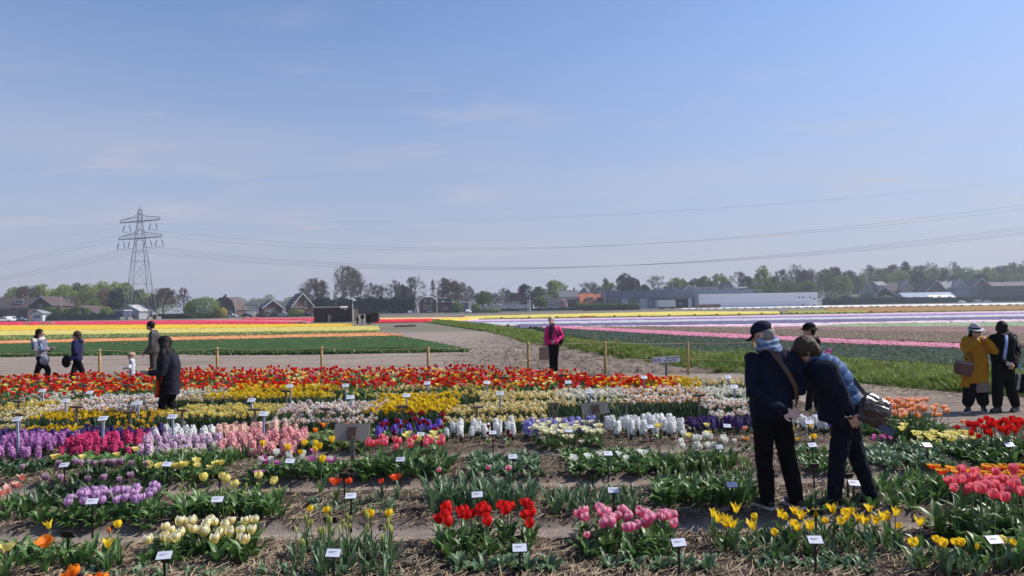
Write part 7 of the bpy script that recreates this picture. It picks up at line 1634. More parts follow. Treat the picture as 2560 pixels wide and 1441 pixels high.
mb = MB(); loft(mb, [(V3((-.30, 0, 1.385)), .12, .085), (V3((-.335, 0, 1.425)), .088, .082), (V3((-.362, 0, 1.455)), .082, .080)], V3(nearx), 16); fuse(mb, 'collar_band', VEST, r, .010, 1)
cm_ = MB(); ring(cm_, (-.325, 0, 1.41), .080, .085, .022, M=frame((.5, .1, .6)).to_3x3() @ Matrix.Rotation(R(90), 3, 'X')); fuse(cm_, 'collar', VEST, r, .01, 2)
# near sleeve of the dark jacket lies over the vest
mb = MB(); rtube(mb, [(-.275, -.16, 1.315), (-.235, -.20, 1.21), (-.185, -.245, 1.095), (-.108, -.228, .925)], [.098, .090, .074, .054], 14); fuse(mb, 'sleeve', NAVY, r, .009, 3, .02, 9, 6)
q = MB(); q.tube([(-.112, -.228, .925), (-.100, -.227, .895)], .048, 14); q.build('shirt_cuff', mat('cuff_white', (.66, .66, .68), .8), r, True); q = MB(); q.tube([(-.100, -.227, .895), (-.094, -.227, .882)], .040, 12); q.build('wristband', mat('red_band', (.45, .03, .03), .6), r, True)
skullcap(r, H, F, HAIRB, 'hair', (.092, .108, .112), (0, -.035, .020), extra=(((.0, -.06, -.05), (.080, .065, .085)), ((.0, -.03, -.09), (.070, .05, .06)), ((.062, -.005, .03), (.034, .075, .06)), ((-.062, -.005, .03), (.034, .075, .06)), ((0, .055, .075), (.06, .04, .03))), wr=.022)
# leather bag (worn on a strap, a thing of its own) and phone
bc = G(2130, 1290); z0_ = ghs(bc.x, bc.y); bag = empty('shoulder_bag', (bc.x + .125, bc.y - .205, z0_ + .915), 0, 'brown shiny leather bag on the hip of the bending man', 'bag'); bag.scale = (.88, .88, .86); tilt = Matrix.Rotation(R(24), 3, 'Y')
q = MB(); loft(q, subdiv([(tilt @ V3((0, 0, -.135)), .135, .035), (tilt @ V3((0, 0, -.10)), .175, .070), (tilt @ V3((-.01, 0, .0)), .170, .075), (tilt @ V3((-.01, 0, .09)), .150, .050), (tilt @ V3((-.005, 0, .125)), .12, .02)], 4), tilt @ V3((1, 0, 0)), 20); fuse(q, 'body', LBAG, bag, .008, 2, .035, 9, 7, (1, 1, 1))
q = MB(); loft(q, subdiv([(tilt @ V3((.02, -.075, -.03)), .10, .010), (tilt @ V3((0, -.082, .02)), .155, .014), (tilt @ V3((-.01, -.062, .09)), .160, .018), (tilt @ V3((-.0, -.02, .150)), .135, .025), (tilt @ V3((.03, .03, .175)), .11, .02)], 4), tilt @ V3((1, 0, 0)), 18); fuse(q, 'flap', LBAG, bag, .008, 2, .03, 10, 8, (1, 1, 1))
band(bag, 'strap', LBAG, [((-.02, -.05, .14), (1, 0, 0)), ((-.10, -.02, .22), (1, 0, .6)), ((-.14, .03, .30), (1, 0, .8)), ((-.20, .14, .40), (1, 0, .8))], .045, parent=bag)
ph = empty('phone', (bc.x + .215, bc.y - .26, z0_ + .765), 0, 'dark phone held low under the leather bag', 'phone'); MB().box((0, 0, 0), (.155, .010, .072), rot=Matrix.Rotation(R(28), 3, 'Y')).build('case', mat('phone_blue', (.05, .08, .15), .3), ph); MB().ellipsoid((.045, -.007, -.005), (.008, .003, .008), 8, 5).build('lens', PHONE, ph)

# ---- helper for upright people
def upright(px, py, label, h=1.65, face=(-1, 0, 0), lean=(0, 0), k=None, arms=None, feet=None, top=(NAVY, 'jacket'), legs=(BLACK, .085, .065, .055), hem=.50, w=1.0, hand=None, skin=SKIN, hair=HAIRD, long_=False, vox=.016, hdoff=(0, 0), facing=None, coat=None, wr=.016, hscale=1.0, cuff=-.02, sole=SHOE, shoe=1.0, facef=True, sleeve=None, hairx=None):
    b = G(px, py); s = h / 1.70; fv = V3(facing or face).normalized(); rx = fv.cross(V3((0, 0, 1))).normalized() * -1      # rx: towards picture-left limb as 'L'
    ax = V3((1, 0, 0)) if abs(fv.y) > .6 else V3((.25, -1, 0)).normalized() * 1
    L = lambda d, z, f=0: ax * d * s + V3((lean[0] * z / 1.7, lean[1] * z / 1.7, z * s)) + fv * f * s
    J = dict(face=face, hd=L(0, 1.575, .03 + hdoff[0]) + V3((0, 0, hdoff[1])), nk=L(0, 1.43), shL=L(-.175 * w, 1.375), shR=L(.175 * w, 1.375), elL=L(-.23 * w, 1.09), elR=L(.23 * w, 1.09), wrL=L(-.22 * w, .86, .08), wrR=L(.22 * w, .86, .08), pel=L(0, .92), hpL=L(-.085, .88), hpR=L(.085, .88),
             knL=L(-.10, .48), knR=L(.10, .48), anL=L(-.11, .085), anR=L(.11, .085), toeL=fv, toeR=fv, handL=((0, 0, -1), fv), handR=((0, 0, -1), fv))
    for kk, v in (arms or {}).items(): J[kk] = V3(v)
    for kk, v in (feet or {}).items(): J[kk] = V3(v)
    for kk, v in (hand or {}).items(): J[kk] = v
    cl = dict(legs=legs, top=top, wr=wr, cuff=cuff, sole=sole, shoe=shoe, hipw=.165 * s, torso=coat(L, s) if coat else [(L(0, hem * 1.7), .175 * w * s, .13 * s), (L(0, .98), .170 * w * s, .13 * s), (L(0, 1.15), .165 * w * s, .125 * s), (L(0, 1.30), .185 * w * s, .125 * s), (L(0, 1.39), .16 * w * s, .10 * s), (L(0, 1.455), .07 * s, .065 * s)])
    if sleeve: cl['sleeve'] = sleeve
    J['tx'] = ax
    r, F, H = figure('person', b, label, J, cl, k=min(1, s), vox=vox, skin=skin, hs=.96 * hscale, face=facef, hair=hair)
    if hair:
        ex = [((0, -.06, -.04), (.075, .055, .07))]
        if long_: ex += [((0, -.085, -.12 - .07 * i), (.085 - .004 * i, .045, .09)) for i in range(5)] + [((s_ * .07, -.03, -.08 - .05 * i), (.035, .05, .08)) for s_ in (-1, 1) for i in range(2)]
        skullcap(r, H, F, hair, 'hair', extra=list(hairx or ex), wr=.018, hs=.96 * hscale, off=(0, -.034, .032))
    return r, F, H, b, J, L

# ---- 3: person in black hat
r, F, H, b, J, L = upright(2032, 1039, 'person in black bucket hat and long black coat facing left behind the two men', 1.66, (-1, .15, -.08), top=(BLACK, 'coat'), hem=.40, arms=dict(wrL=(-.24, -.16, 1.18), wrR=(-.24, .16, 1.14), elL=(-.04, -.26, 1.06), elR=(-.02, .25, 1.06)), hand=dict(handL=((-1, .1, .3), (0, 1, 0)), handR=((-1, 0, .3), (0, 1, 0))), feet=dict(anL=(-.12, -.08, .085), anR=(.14, .08, .085), knL=(-.06, -.09, .48), knR=(.08, .09, .48)), w=.95)
hat = MB(); hat.ellipsoid(H(0, -.015, .070), (.098, .116, .075), 16, 10, M=F); o = fuse(hat, 'hat', BLACK, r, .012, 2, .01)
q = MB(); n = 20; vs = [];
for i in range(n):
    t = 2 * math.pi * i / n; vs += [H(math.cos(t) * .098, -.015 + math.sin(t) * .114, .050), H(math.cos(t) * .150, -.015 + math.sin(t) * .168, .012 + .015 * math.sin(t)), H(math.cos(t) * .150, -.015 + math.sin(t) * .168, .006 + .015 * math.sin(t)), H(math.cos(t) * .098, -.015 + math.sin(t) * .114, .040)]
q.add(vs, [f for i in range(n) for f in ((4 * i, 4 * i + 1, 4 * ((i + 1) % n) + 1, 4 * ((i + 1) % n)), (4 * i + 1, 4 * i + 2, 4 * ((i + 1) % n) + 2, 4 * ((i + 1) % n) + 1), (4 * i + 2, 4 * i + 3, 4 * ((i + 1) % n) + 3, 4 * ((i + 1) % n) + 2))]); q.build('hat_brim', BLACK, o)
q = MB(); ring(q, J['nk'] + V3((-.02, 0, .015)), .082, .088, .008, M=Matrix.Rotation(R(25), 3, 'Y')); q.build('lanyard', mat('lanyard_yellow', (.62, .60, .05), .7), r)
for (dx, dz, cn, kd, lb) in ((-.19, .13, 'orange_red', 'cup', 'picked coral tulip in the hand of the person in the black hat'), (-.21, .06, 'cup_yellow', 'cup', 'picked yellow-orange tulip in the hand of the person in the black hat')):
    t = empty('cut_tulip', (b.x + dx, b.y - .14, 1.18), 0, lb, 'flower'); fl = link('flower', RECM, t, loc=(0, 0, dz)); link('stem', STEMM, t, sc=(1, 1, dz))
    for i in range(3): link('petal', petals('cup', cn)[0], fl, rot=(0, 0, i * 2.094)); link('petal', petals('cup', cn)[1], fl, rot=(0, 0, i * 2.094 + 1.047))
g_ = G(2067, 879, 1.16); t = empty('cut_tulip', (b.x + .27, b.y, 1.12), 0, 'magenta tulip sticking out behind the person in the black hat', 'flower'); fl = link('flower', RECM, t, loc=(0, 0, .02), rot=(0, R(70), 0), sc=1.3); link('stem', STEMM, t, rot=(0, R(-100), 0), sc=(1, 1, .2))
for i in range(3): link('petal', petals('cup', 'magenta')[0], fl, rot=(0, 0, i * 2.094)); link('petal', petals('cup', 'magenta')[1], fl, rot=(0, 0, i * 2.094 + 1.047))

# ---- 4: woman in mustard coat
MUST = cloth('coat_mustard', (.36, .165, .010), .8, var=.15, scale=6)
def ycoat(L, s): return [((-.0, 0, .53), .215, .165), ((0, 0, .62), .212, .16), ((.03, 0, .80), .205, .15), ((.045, 0, 1.0), .185, .14), ((.05, 0, 1.2), .20, .13), ((.05, 0, 1.31), .175, .11), ((.05, 0, 1.375), .085, .08)]
r, F, H, b, J, L = upright(2440, 1029, 'woman in mustard yellow coat, pale hat and sunglasses standing on the track', 1.60, (-.12, -1, -.12), facing=(0, -1, 0), coat=ycoat, top=(MUST, 'coat'), arms=dict(hd=(.02, -.03, 1.455), nk=(.05, 0, 1.35), shL=(-.125, 0, 1.29), shR=(.225, 0, 1.29), elL=(-.255, -.08, 1.10), elR=(.275, -.15, 1.10), wrL=(-.055, -.17, 1.275), wrR=(.115, -.18, 1.285)),
    hand=dict(handL=((.5, .1, .6), (0, 1, 0), .9, 1.2), handR=((-.5, .1, .6), (0, 1, 0), .9, 1.2)), feet=dict(anL=(-.16, -.03, .085), anR=(.125, -.02, .085), knL=(-.09, 0, .46), knR=(.10, 0, .46), toeL=(-.7, -.6, 0), toeR=(-.35, -.9, 0)), legs=(BLACK, .11, .105, .095), cuff=.09, wr=.03, long_=True, sleeve=(.085, .085, .06), sole=SOLE, w=1.0, shoe=.95)
q = MB(); loft(q, subdiv([((.09, -.02, .36), .155, .12), ((.08, -.02, .50), .14, .12), ((.06, 0, .70), .12, .11)], 4), (1, 0, 0), 18); fuse(q, 'skirt', cloth('skirt_beige', (.20, .165, .135)), r, .014, 2, .02, 8)
q = MB(); loft(q, subdiv([((-.19, -.03, .44), .12, .05), ((-.13, -.03, .60), .10, .06), ((-.07, -.03, .85), .07, .05)], 3), (1, .0, -.35), 14); fuse(q, 'coat_flap', MUST, r, .014, 2, .012)
q = MB(); q.ellipsoid(H(0, -.02, .085), (.085, .10, .085), 18, 10, M=F); q.v = [v if (F.transposed() @ (V3(v) - H(0, 0, .085))).z > -.02 else tuple(V3(v)) for v in q.v]; hat = fuse(q, 'hat', mat('hat_grey', (.42, .42, .44), .9, .1, 40), r, .012, 1)
q = MB(); vs = []; n = 22
for i in range(n):
    t = 2 * math.pi * i / n; vs += [H(math.cos(t) * .080, -.02 + math.sin(t) * .095, .056), H(math.cos(t) * .150, -.01 + math.sin(t) * .160, .045 + .012 * math.cos(2 * t)), H(math.cos(t) * .150, -.01 + math.sin(t) * .160, .038 + .012 * math.cos(2 * t)), H(math.cos(t) * .080, -.02 + math.sin(t) * .095, .046)]
q.add(vs, [f for i in range(n) for f in ((4 * i, 4 * i + 1, 4 * ((i + 1) % n) + 1, 4 * ((i + 1) % n)), (4 * i + 1, 4 * i + 2, 4 * ((i + 1) % n) + 2, 4 * ((i + 1) % n) + 1), (4 * i + 2, 4 * i + 3, 4 * ((i + 1) % n) + 3, 4 * ((i + 1) % n) + 2))]); q.build('hat_brim', mat('hat_grey', (.42, .42, .44), .9, .1, 40), hat)
q = MB(); ring(q, H(0, -.02, .070), .086, .101, .010, M=F); q.build('hat_band', BLACK, hat)
for s_ in (-1, 1): MB().ellipsoid(H(s_ * .033, .092, .004), (.029, .010, .022), 12, 8, M=F).build('sunglass_lens', PHONE, r)
bk = empty('basket_bag', (b.x - .265, b.y - .10, .80), 0, 'brown and grey basket bag hanging from the arm of the woman in the mustard coat', 'bag'); tl = Matrix.Rotation(R(14), 3, 'Y')
q = MB(); loft(q, subdiv([(tl @ V3((0, 0, -.13)), .125, .07), (tl @ V3((0, 0, -.05)), .165, .085), (tl @ V3((0, 0, .07)), .170, .085)], 4), tl @ V3((1, 0, 0)), 20); fuse(q, 'body', mat('basket_brown', (.13, .062, .050), .9, .25, 40, bump=.5, bscale=70), bk, .010, 1)
q = MB(); loft(q, [(tl @ V3((0, 0, .070)), .173, .088), (tl @ V3((0, 0, .125)), .155, .08)], tl @ V3((1, 0, 0)), 20); q.build('rim', mat('basket_grey', (.20, .17, .15), .9, .2, 40), bk, True); q = MB(); q.tube([tl @ V3((-.12 + .24 * i / 10, -.06, .12 + .15 * math.sin(math.pi * i / 10))) for i in range(11)], .009, 6); q.build('handle', mat('handle_dark', (.05, .025, .02), .6), bk)

# ---- 5: black dressed person with black bob hair
def bjk(L, s): return [((-.02, 0, .84), .165, .125), ((0, 0, .95), .185, .14), ((.01, 0, 1.13), .185, .14), ((.015, 0, 1.29), .205, .135), ((.02, 0, 1.38), .17, .11), ((.02, 0, 1.435), .09, .08)]
r, F, H, b, J, L = upright(2512, 1030, 'person with black bob haircut and black jacket beside the woman in mustard coat', 1.64, (.35, .9, -.05), facing=(-.3, -1, 0), coat=bjk, top=(BLACK, 'jacket'), arms=dict(hd=(.0, 0, 1.52), nk=(.01, .0, 1.40), shL=(-.155, 0, 1.34), shR=(.19, 0, 1.34), elL=(-.20, -.03, 1.06), elR=(.25, -.02, 1.06), wrL=(-.05, -.18, .86), wrR=(.07, -.19, .84)),
    hand=dict(handL=((.5, -.3, -.2), (0, -1, 0), .9, .9), handR=((-.6, -.2, .1), (0, -1, 0), 1.0, .9)), feet=dict(anL=(-.15, -.03, .085), anR=(.20, 0, .085), knL=(-.11, 0, .47), knR=(.12, 0, .47), toeL=(-.95, -.35, 0), toeR=(-.8, -.5, 0)), legs=(BLACK, .105, .095, .075), cuff=.05, wr=.022, w=1.05, shoe=1.18, facef=False, hairx=[((0, -.04, -.03), (.088, .088, .085)), ((.03, .03, -.01), (.062, .075, .085)), ((-.03, .03, -.01), (.062, .075, .085))])
q = MB(); ring(q, (.045, .0, 1.425), .105, .09, .034, M=Matrix.Rotation(R(-18), 3, 'Y')); fuse(q, 'hood', cloth('hood_beige', (.26, .19, .155)), r, .012, 2, .01)
q = MB(); loft(q, [((-.085, -.135, .89), .028, .012), ((-.07, -.155, 1.05), .030, .012), ((-.03, -.150, 1.25), .028, .012), ((.0, -.115, 1.39), .03, .012)], (1, 0, 0), 10); q.build('shirt', cloth('shirt_blue', (.26, .34, .58)), r, True)
q = MB().box((-.045, -.235, .885), (.115, .008, .065), rot=Matrix.Rotation(R(12), 3, 'Y')); o = empty('leaflet', (b.x, b.y, 0.0), 0, 'small pale paper in the hands of the person in black', 'paper'); q.build('sheet', mat('paper', (.55, .50, .42), .8), o)
MB().add([(.18, -.125, .87), (.235, -.12, .87), (.235, -.118, .73), (.18, -.12, .87 - .03), (.18, -.135, .87), (.235, -.13, .87), (.235, -.128, .73)], [(0, 1, 2, 3), (4, 5, 6)]).build('shirt_tail', cloth('shirt_blue', (.26, .34, .58)), r)
q = MB(); q.tube([(.14, -.10, 1.37), (.17, -.150, 1.30), (.185, -.155, 1.18)], .010, 6); q.build('strap', mat('strap_grey', (.30, .30, .30), .7), r)
def text_mesh(body, size, m, name, parent, M_, ext=.001, bold=.0):
    cu = bpy.data.curves.new('t', 'FONT'); cu.body = body; cu.size = size; cu.extrude = ext; cu.offset = bold; cu.align_x = 'CENTER'; cu.align_y = 'CENTER'
    o = bpy.data.objects.new('t', cu); TS.collection.objects.link(o); VL.update(); dg = VL.depsgraph; me = bpy.data.meshes.new_from_object(o.evaluated_get(dg)); bpy.data.objects.remove(o); me.name = name; me.materials.clear(); me.materials.append(m)
    me.transform(M_); return link(name, me, parent)
text_mesh('BEYOND', .075, mat('print_white', (.7, .7, .7), .7), 'lettering', r, Matrix.Translation((.185, -.122, .56)) @ Matrix.Rotation(R(8), 4, 'Y') @ Matrix.Rotation(R(90), 4, 'X') @ Matrix.Rotation(R(-90), 4, 'Z'), .002)
wb = MB().box((b.x + .38, b.y + .05, .50), (.14, .12, .34)); t = tag(wb.build('dark_bag', BLACK), 'dark bag hanging at the right edge behind the person in black', 'bag')

# ---- 6: woman in pink jacket
PINK = cloth('jacket_pink', (.62, .030, .17), .7, var=.1, scale=6)
r, F, H, b, J, L = upright(1385, 944, 'woman in bright pink jacket with paper bag behind the rope', 1.68, (-.22, -1, -.02), facing=(-.3, -1, 0), top=(PINK, 'jacket'), arms=dict(elL=(-.22, -.05, 1.10), wrL=(-.20, -.12, .88), elR=(.25, -.03, 1.12), wrR=(.06, -.20, .97), hd=(-.06, -.02, 1.575), nk=(-.02, 0, 1.44)), hand=dict(handL=((-.1, 0, -1), (1, 0, 0)), handR=((-1, 0, 0), (0, 1, 0))),
    feet=dict(anL=(-.05, -.05, .085), anR=(.06, .03, .085), knL=(-.07, 0, .48), knR=(.06, 0, .48)), legs=(BLACK, .095, .072, .055), hem=.53, skin=SKINS, hair=HAIRL, wr=.02, vox=.018, w=.90)
q = MB(); loft(q, [((-.09, -.135, 1.05), .035, .012), ((-.08, -.14, 1.2), .055, .014), ((-.04, -.12, 1.36), .075, .02), ((-.02, -.02, 1.46), .085, .085)], (1, .2, 0), 12); q.build('dark_scarf', cloth('scarf_plum', (.035, .012, .035)), r, True)
bp_ = empty('backpack', (b.x + .21, b.y + .12, 1.18), 0, 'dark plum backpack on the back of the woman in pink', 'backpack'); q = MB(); q.ellipsoid((0, .04, -.02), (.12, .11, .24), 12, 10); fuse(q, 'pack', cloth('pack_plum', (.045, .014, .035)), bp_, .015, 2); q = MB(); q.tube([(-.10, -.12, .27), (-.12, -.25, .14), (-.06, -.26, -.02)], .022, 6); q.build('shoulder_strap', cloth('pack_plum', (.045, .014, .035)), bp_)
pb = empty('paper_bag', (b.x - .28, b.y - .14, .70), 0, 'brown paper bag carried by the woman in pink', 'bag'); MB().box((0, 0, 0), (.29, .11, .36), top=.93).build('bag_body', mat('kraft_paper', (.30, .19, .13), .9, .1), pb); q = MB(); q.tube([(-.07, 0, .18), (-.05, 0, .25), (.05, 0, .25), (.07, 0, .18)], .006, 5); q.build('handle', mat('kraft_paper', (.30, .19, .13), .9, .1), pb)

# ---- 7: dark haired woman looking at her phone, nearest on the left
COATN = cloth('coat_navy_wool', (.018, .018, .030), var=.3, scale=30)
def dcoat(L, s): return [((.06, 0, .56), .15, .140), ((.07, 0, .70), .15, .135), ((.085, 0, .90), .15, .125), ((.095, 0, 1.07), .165, .125), ((.055, 0, 1.22), .165, .105), ((.02, 0, 1.29), .09, .075)]
r, F, H, b, J, L = upright(418, 1078, 'woman with long dark hair and orange scarf looking down at her phone among the flowers', 1.60, (-.80, -.12, -.62), facing=(-1, 0, 0), coat=dcoat, top=(COATN, 'coat'), arms=dict(hd=(-.055, -.01, 1.44), nk=(.01, 0, 1.28), shL=(.05, -.16, 1.185), shR=(.05, .16, 1.185), elL=(.03, -.20, .94), elR=(.02, .20, .94), wrL=(-.24, -.10, .95), wrR=(-.22, .08, .94), pel=(.06, 0, .80)),
    hand=dict(handL=((-1, .1, .12), (.1, .2, 1), 1, .7), handR=((-1, -.1, .1), (0, 0, 1), 1, .7)), feet=dict(hpL=(.05, -.08, .78), hpR=(.08, .08, .78), knL=(-.035, -.08, .44), knR=(.02, .08, .42), anL=(-.09, -.08, .085), anR=(.10, .08, .085)), legs=(BLACK, .095, .072, .055), wr=.02, long_=False, vox=.013)
q = MB()
for (c, rr_) in (((-.02, 0, 1.465), (.10, .10, .11)), ((.0, -.05, 1.36), (.088, .11, .12)), ((.0, -.12, 1.25), (.080, .09, .13)), ((-.02, -.165, 1.13), (.068, .07, .13)), ((-.035, -.18, 1.01), (.055, .055, .13)), ((-.045, -.18, .90), (.04, .045, .10)), ((.06, -.03, 1.28), (.07, .13, .10))): q.ellipsoid(c, rr_, 14, 10)
fuse(q, 'hair', HAIRD, r, .011, 3, .022, 40, 2, (1, 1, .2))
q = MB(); loft(q, subdiv([((-.12, -.08, .52), .035, .09), ((-.11, -.08, .62), .03, .085), ((-.10, -.10, .80), .035, .06), ((-.085, -.12, 1.00), .025, .04), ((-.06, -.06, 1.19), .03, .05)], 4), (1, 0, 0), 14); fuse(q, 'scarf', cloth('scarf_orange', (.55, .05, .012), var=.35, scale=8), r, .011, 2, .02, 12)
ph = empty('phone', (b.x - .36, b.y - .05, 1.015), 0, 'black phone in the hands of the long haired woman', 'phone'); MB().box((0, 0, 0), (.15, .075, .010), rot=Matrix.Rotation(R(28), 3, 'Y')).build('case', PHONE, ph)

# ---- 8..11: group at the far left behind the tulips
def pat():
    mt, nt, bb = _nodes('jacket_patchwork'); N = nt.nodes; L = nt.links; t_ = N.new('ShaderNodeTexCoord'); v = N.new('ShaderNodeTexVoronoi'); v.inputs['Scale'].default_value = 5.5; L.new(t_.outputs['Object'], v.inputs['Vector']); rp = N.new('ShaderNodeValToRGB'); rp.color_ramp.interpolation = 'CONSTANT'
    rp.color_ramp.elements[0].color = (.46, .41, .35, 1); rp.color_ramp.elements[1].position = .55; rp.color_ramp.elements[1].color = (.13, .14, .22, 1); sp_ = N.new('ShaderNodeSeparateColor'); L.new(v.outputs['Color'], sp_.inputs[0]); L.new(sp_.outputs[0], rp.inputs[0]); L.new(rp.outputs[0], bb.inputs['Base Color']); bb.inputs['Roughness'].default_value = .85; return mt
r, F, H, b, J, L = upright(103, 979, 'woman in white and navy patterned jacket walking right with phone and bag', 1.62, (1, -.05, -.25), facing=(1, 0, 0), top=(pat(), 'jacket'), hem=.52, long_=True, arms=dict(wrL=(.20, -.15, 1.03), wrR=(.20, .12, 1.06), elL=(-.0, -.22, 1.03), elR=(.0, .22, 1.04), hd=(-.035, 0, 1.47), nk=(-.07, 0, 1.34), shL=(-.09, -.17, 1.29), shR=(-.09, .17, 1.29)), feet=dict(knL=(-.06, -.08, .46), knR=(.13, .08, .47), anL=(-.10, -.08, .085), anR=(.09, .08, .10)), legs=(JEANS, .10, .07, .055), hand=dict(handL=((1, 0, .2), (0, 1, 0)), handR=((1, 0, .2), (0, -1, 0))), vox=.018)
for s_ in (-1, 1): MB().ellipsoid(H(s_ * .033, .09, .004), (.03, .012, .022), 10, 6, M=F).build('sunglass_lens', PHONE, r)
ph = empty('phone', (b.x + .32, b.y - .10, 1.12), 0, 'black phone in the hand of the woman in the patterned jacket', 'phone'); MB().box((0, 0, 0), (.14, .07, .010), rot=Matrix.Rotation(R(-50), 3, 'Y')).build('case', PHONE, ph)
bo = empty('water_bottle', (b.x + .13, b.y - .2, 1.06), 0, 'clear blue water bottle held by the woman in the patterned jacket', 'bottle'); MB().tube([(0, 0, 0), (0, 0, .17), (0, 0, .21)], [.036, .036, .015], 10).build('bottle_body', mat('bottle_blue', (.20, .34, .50), .15, alpha=.75), bo, True); MB().tube([(0, 0, .21), (0, 0, .235)], .016, 8).build('cap', WHITEP, bo)
pbg = empty('plastic_bag', (b.x + .20, b.y - .16, .88), 0, 'translucent grey plastic bag hanging from the arm of the woman in the patterned jacket', 'bag'); q = MB(); q.ellipsoid((0, 0, -.03), (.13, .06, .13), 10, 8); fuse(q, 'bag_body', mat('film_grey', (.36, .37, .42), .3, alpha=.7), pbg, .015, 1, .03, 14)
r, F, H, b, J, L = upright(193, 977, 'boy in shiny navy padded jacket facing left behind the red tulips', 1.50, (-1, -.1, -.1), top=(cloth('boy_navy', (.018, .018, .065), .5), 'padded_jacket'), hem=.48, arms=dict(wrL=(-.05, -.2, .78), wrR=(-.05, .2, .78)), feet=dict(knL=(-.05, -.08, .42), knR=(.08, .08, .42), anL=(-.06, -.08, .085), anR=(.16, .08, .085)), legs=(BLACK, .09, .07, .055), vox=.018, sleeve=(.085, .08, .06), hair=HAIRB, w=1.05)
q = MB(); q.ellipsoid((.09, 0, 1.24), (.07, .10, .07), 10, 8); fuse(q, 'hood', cloth('boy_navy', (.018, .018, .065), .5), r, .016, 2)
bp_ = empty('backpack', (b.x - .19, b.y - .16, .80), 0, 'small dark bag hanging in front of the boy', 'bag'); q = MB(); q.ellipsoid((0, 0, 0), (.12, .10, .17), 10, 8); fuse(q, 'pack', BLACK, bp_, .016, 1)
r, F, H, b, J, L = upright(385, 974, 'man in dark grey leather jacket looking left behind the long haired woman', 1.76, (-1, -.1, -.12), top=(mat('leather_grey', (.045, .038, .036), .45, .2, 8, bump=.3), 'leather_jacket'), hem=.50, arms=dict(wrL=(-.12, -.24, .92), elL=(.06, -.25, 1.10), hd=(-.11, 0, 1.62), nk=(-.04, 0, 1.48)), hand=dict(handL=((-.4, -.1, -.8), (0, 1, 0))), legs=(cloth('trousers_olive', (.055, .055, .045)), .095, .075, .06), hair=HAIRD, vox=.018, w=1.08)
r, F, H, b, J, L = upright(330, 980, 'toddler in white top and pale cap standing behind the red tulips', .92, (-1, -.2, -.1), top=(cloth('toddler_white', (.50, .50, .56)), 'top'), hem=.42, legs=(cloth('toddler_grey', (.3, .3, .34)), .05, .045, .04), skin=SKINS, hair=None, vox=.014, hscale=.86, w=1.0, sleeve=(.045, .04, .033), arms=dict(wrL=(-.14, -.14, .55), wrR=(-.14, .13, .55), elL=(0, -.15, .56), elR=(0, .15, .56)), feet=dict(anL=(-.02, -.06, .06), anR=(.03, .06, .06)))
q = MB(); q.ellipsoid(H(0, -.01, .05), (.085, .10, .07), 12, 8, M=F); q.box(H(0, .10, .035), (.12, .10, .012), rot=F); fuse(q, 'cap', cloth('cap_beige', (.42, .30, .22)), r, .012, 1)
for (px, py, h_, f_, tp, lg, lb) in ((906, 811.5, 1.62, (0, 1, 0), 'black', 'grey', 'man in black top and light trousers walking away near the shed'), (919.5, 811.5, 1.55, (.3, 1, 0), 'black', 'black', 'left one of the dark dressed pair near the shed'), (925, 811.5, 1.6, (-.3, 1, 0), 'black', 'black', 'right one of the dark dressed pair near the shed'), (894, 811, 1.05, (0, 1, 0), 'red', 'black', 'small child in dark red top near the shed')):
    M3 = {'black': BLACK, 'grey': cloth('trousers_light', (.26, .27, .32)), 'red': cloth('top_dark_red', (.12, .012, .015))}
    upright(px, py, lb, h_, f_, top=(M3[tp], 'top'), legs=(M3[lg], .09 * h_ / 1.6, .07 * h_ / 1.6, .055), vox=.035, facef=False)
bpy.data.scenes.remove(TS) if False else None
# ================================================================== ROPE FENCE
ROPE = mat('rope', (.46, .36, .20), .9, .15)
POSTS = [(249, 873, 20.6), (543, 869, 20.4), (804, 867, 20.0), (1070, 868, 19.4), (1320, 855.5, 20.1), (1512, 853, 20.0), (1719, 855, 19.9)]
pp = []
NP = ['beside the boy', 'left of the long grass field corner', 'third from the left', 'fourth from the left, in the middle', 'left of the woman in pink', 'right of the woman in pink', 'right of the no entry sign']
NP[1] = 'right of the long haired woman'
for i, (px, yt, Z) in enumerate(POSTS):
    a = P(px, yt, Z); root = empty('fence_post', (a.x, Z, 0), 0, 'yellowish round wooden post of the rope fence, ' + NP[i], 'post', 'posts of the rope fence'); pp.append((a.x, Z, a.z - .04))
    MB().tube([(0, 0, -.1), (random.uniform(-.015, .015), 0, a.z * .5), (0, 0, a.z - .01), (0, 0, a.z)], [.040, .038, .037, .030], 12).build('shaft', TIMB, root, True)
    q = MB(); ring(q, (0, 0, a.z - .05), .042, .042, .009, 10); ring(q, (0, 0, a.z * .47), .042, .042, .009, 10); q.build('rope_knot', ROPE, root)
a = P(1882, 853, 18.6); bt = P(1905, 925, 18.6); root = empty('fence_post', (bt.x + .12, 18.6, 0), 0, 'leaning wooden post of the rope fence left of the man in the cap', 'post', 'posts of the rope fence'); MB().tube([(0, 0, 0), (a.x - bt.x - .12, 0, a.z)], [.034, .028], 10).build('shaft', TIMB, root, True)
top = [(P(-120, 880, 20.8).x, 20.8, P(-120, 880, 20.8).z)] + pp + [(a.x, 18.6, a.z - .03)]
def ropeline(pts_, sag, label, r=.010):
    out = []
    for (x0, y0, z0), (x1, y1, z1) in zip(pts_[:-1], pts_[1:]):
        for k in range(10): t = k / 10; out.append((x0 * (1 - t) + x1 * t, y0 * (1 - t) + y1 * t, z0 * (1 - t) + z1 * t - sag * 4 * t * (1 - t) * math.hypot(x1 - x0, y1 - y0) / 3))
    out.append(pts_[-1]); tag(MB().tube(out, r, 6).build('rope', ROPE, None, True), label, 'rope')
ropeline(top, .045, 'upper pale rope of the fence running from post to post')
ropeline([(x, y - .05, z * .5) for x, y, z in top[5:-1]] + [(a.x + .15, 18.6, .50)], .03, 'lower pale rope of the fence on the right half')
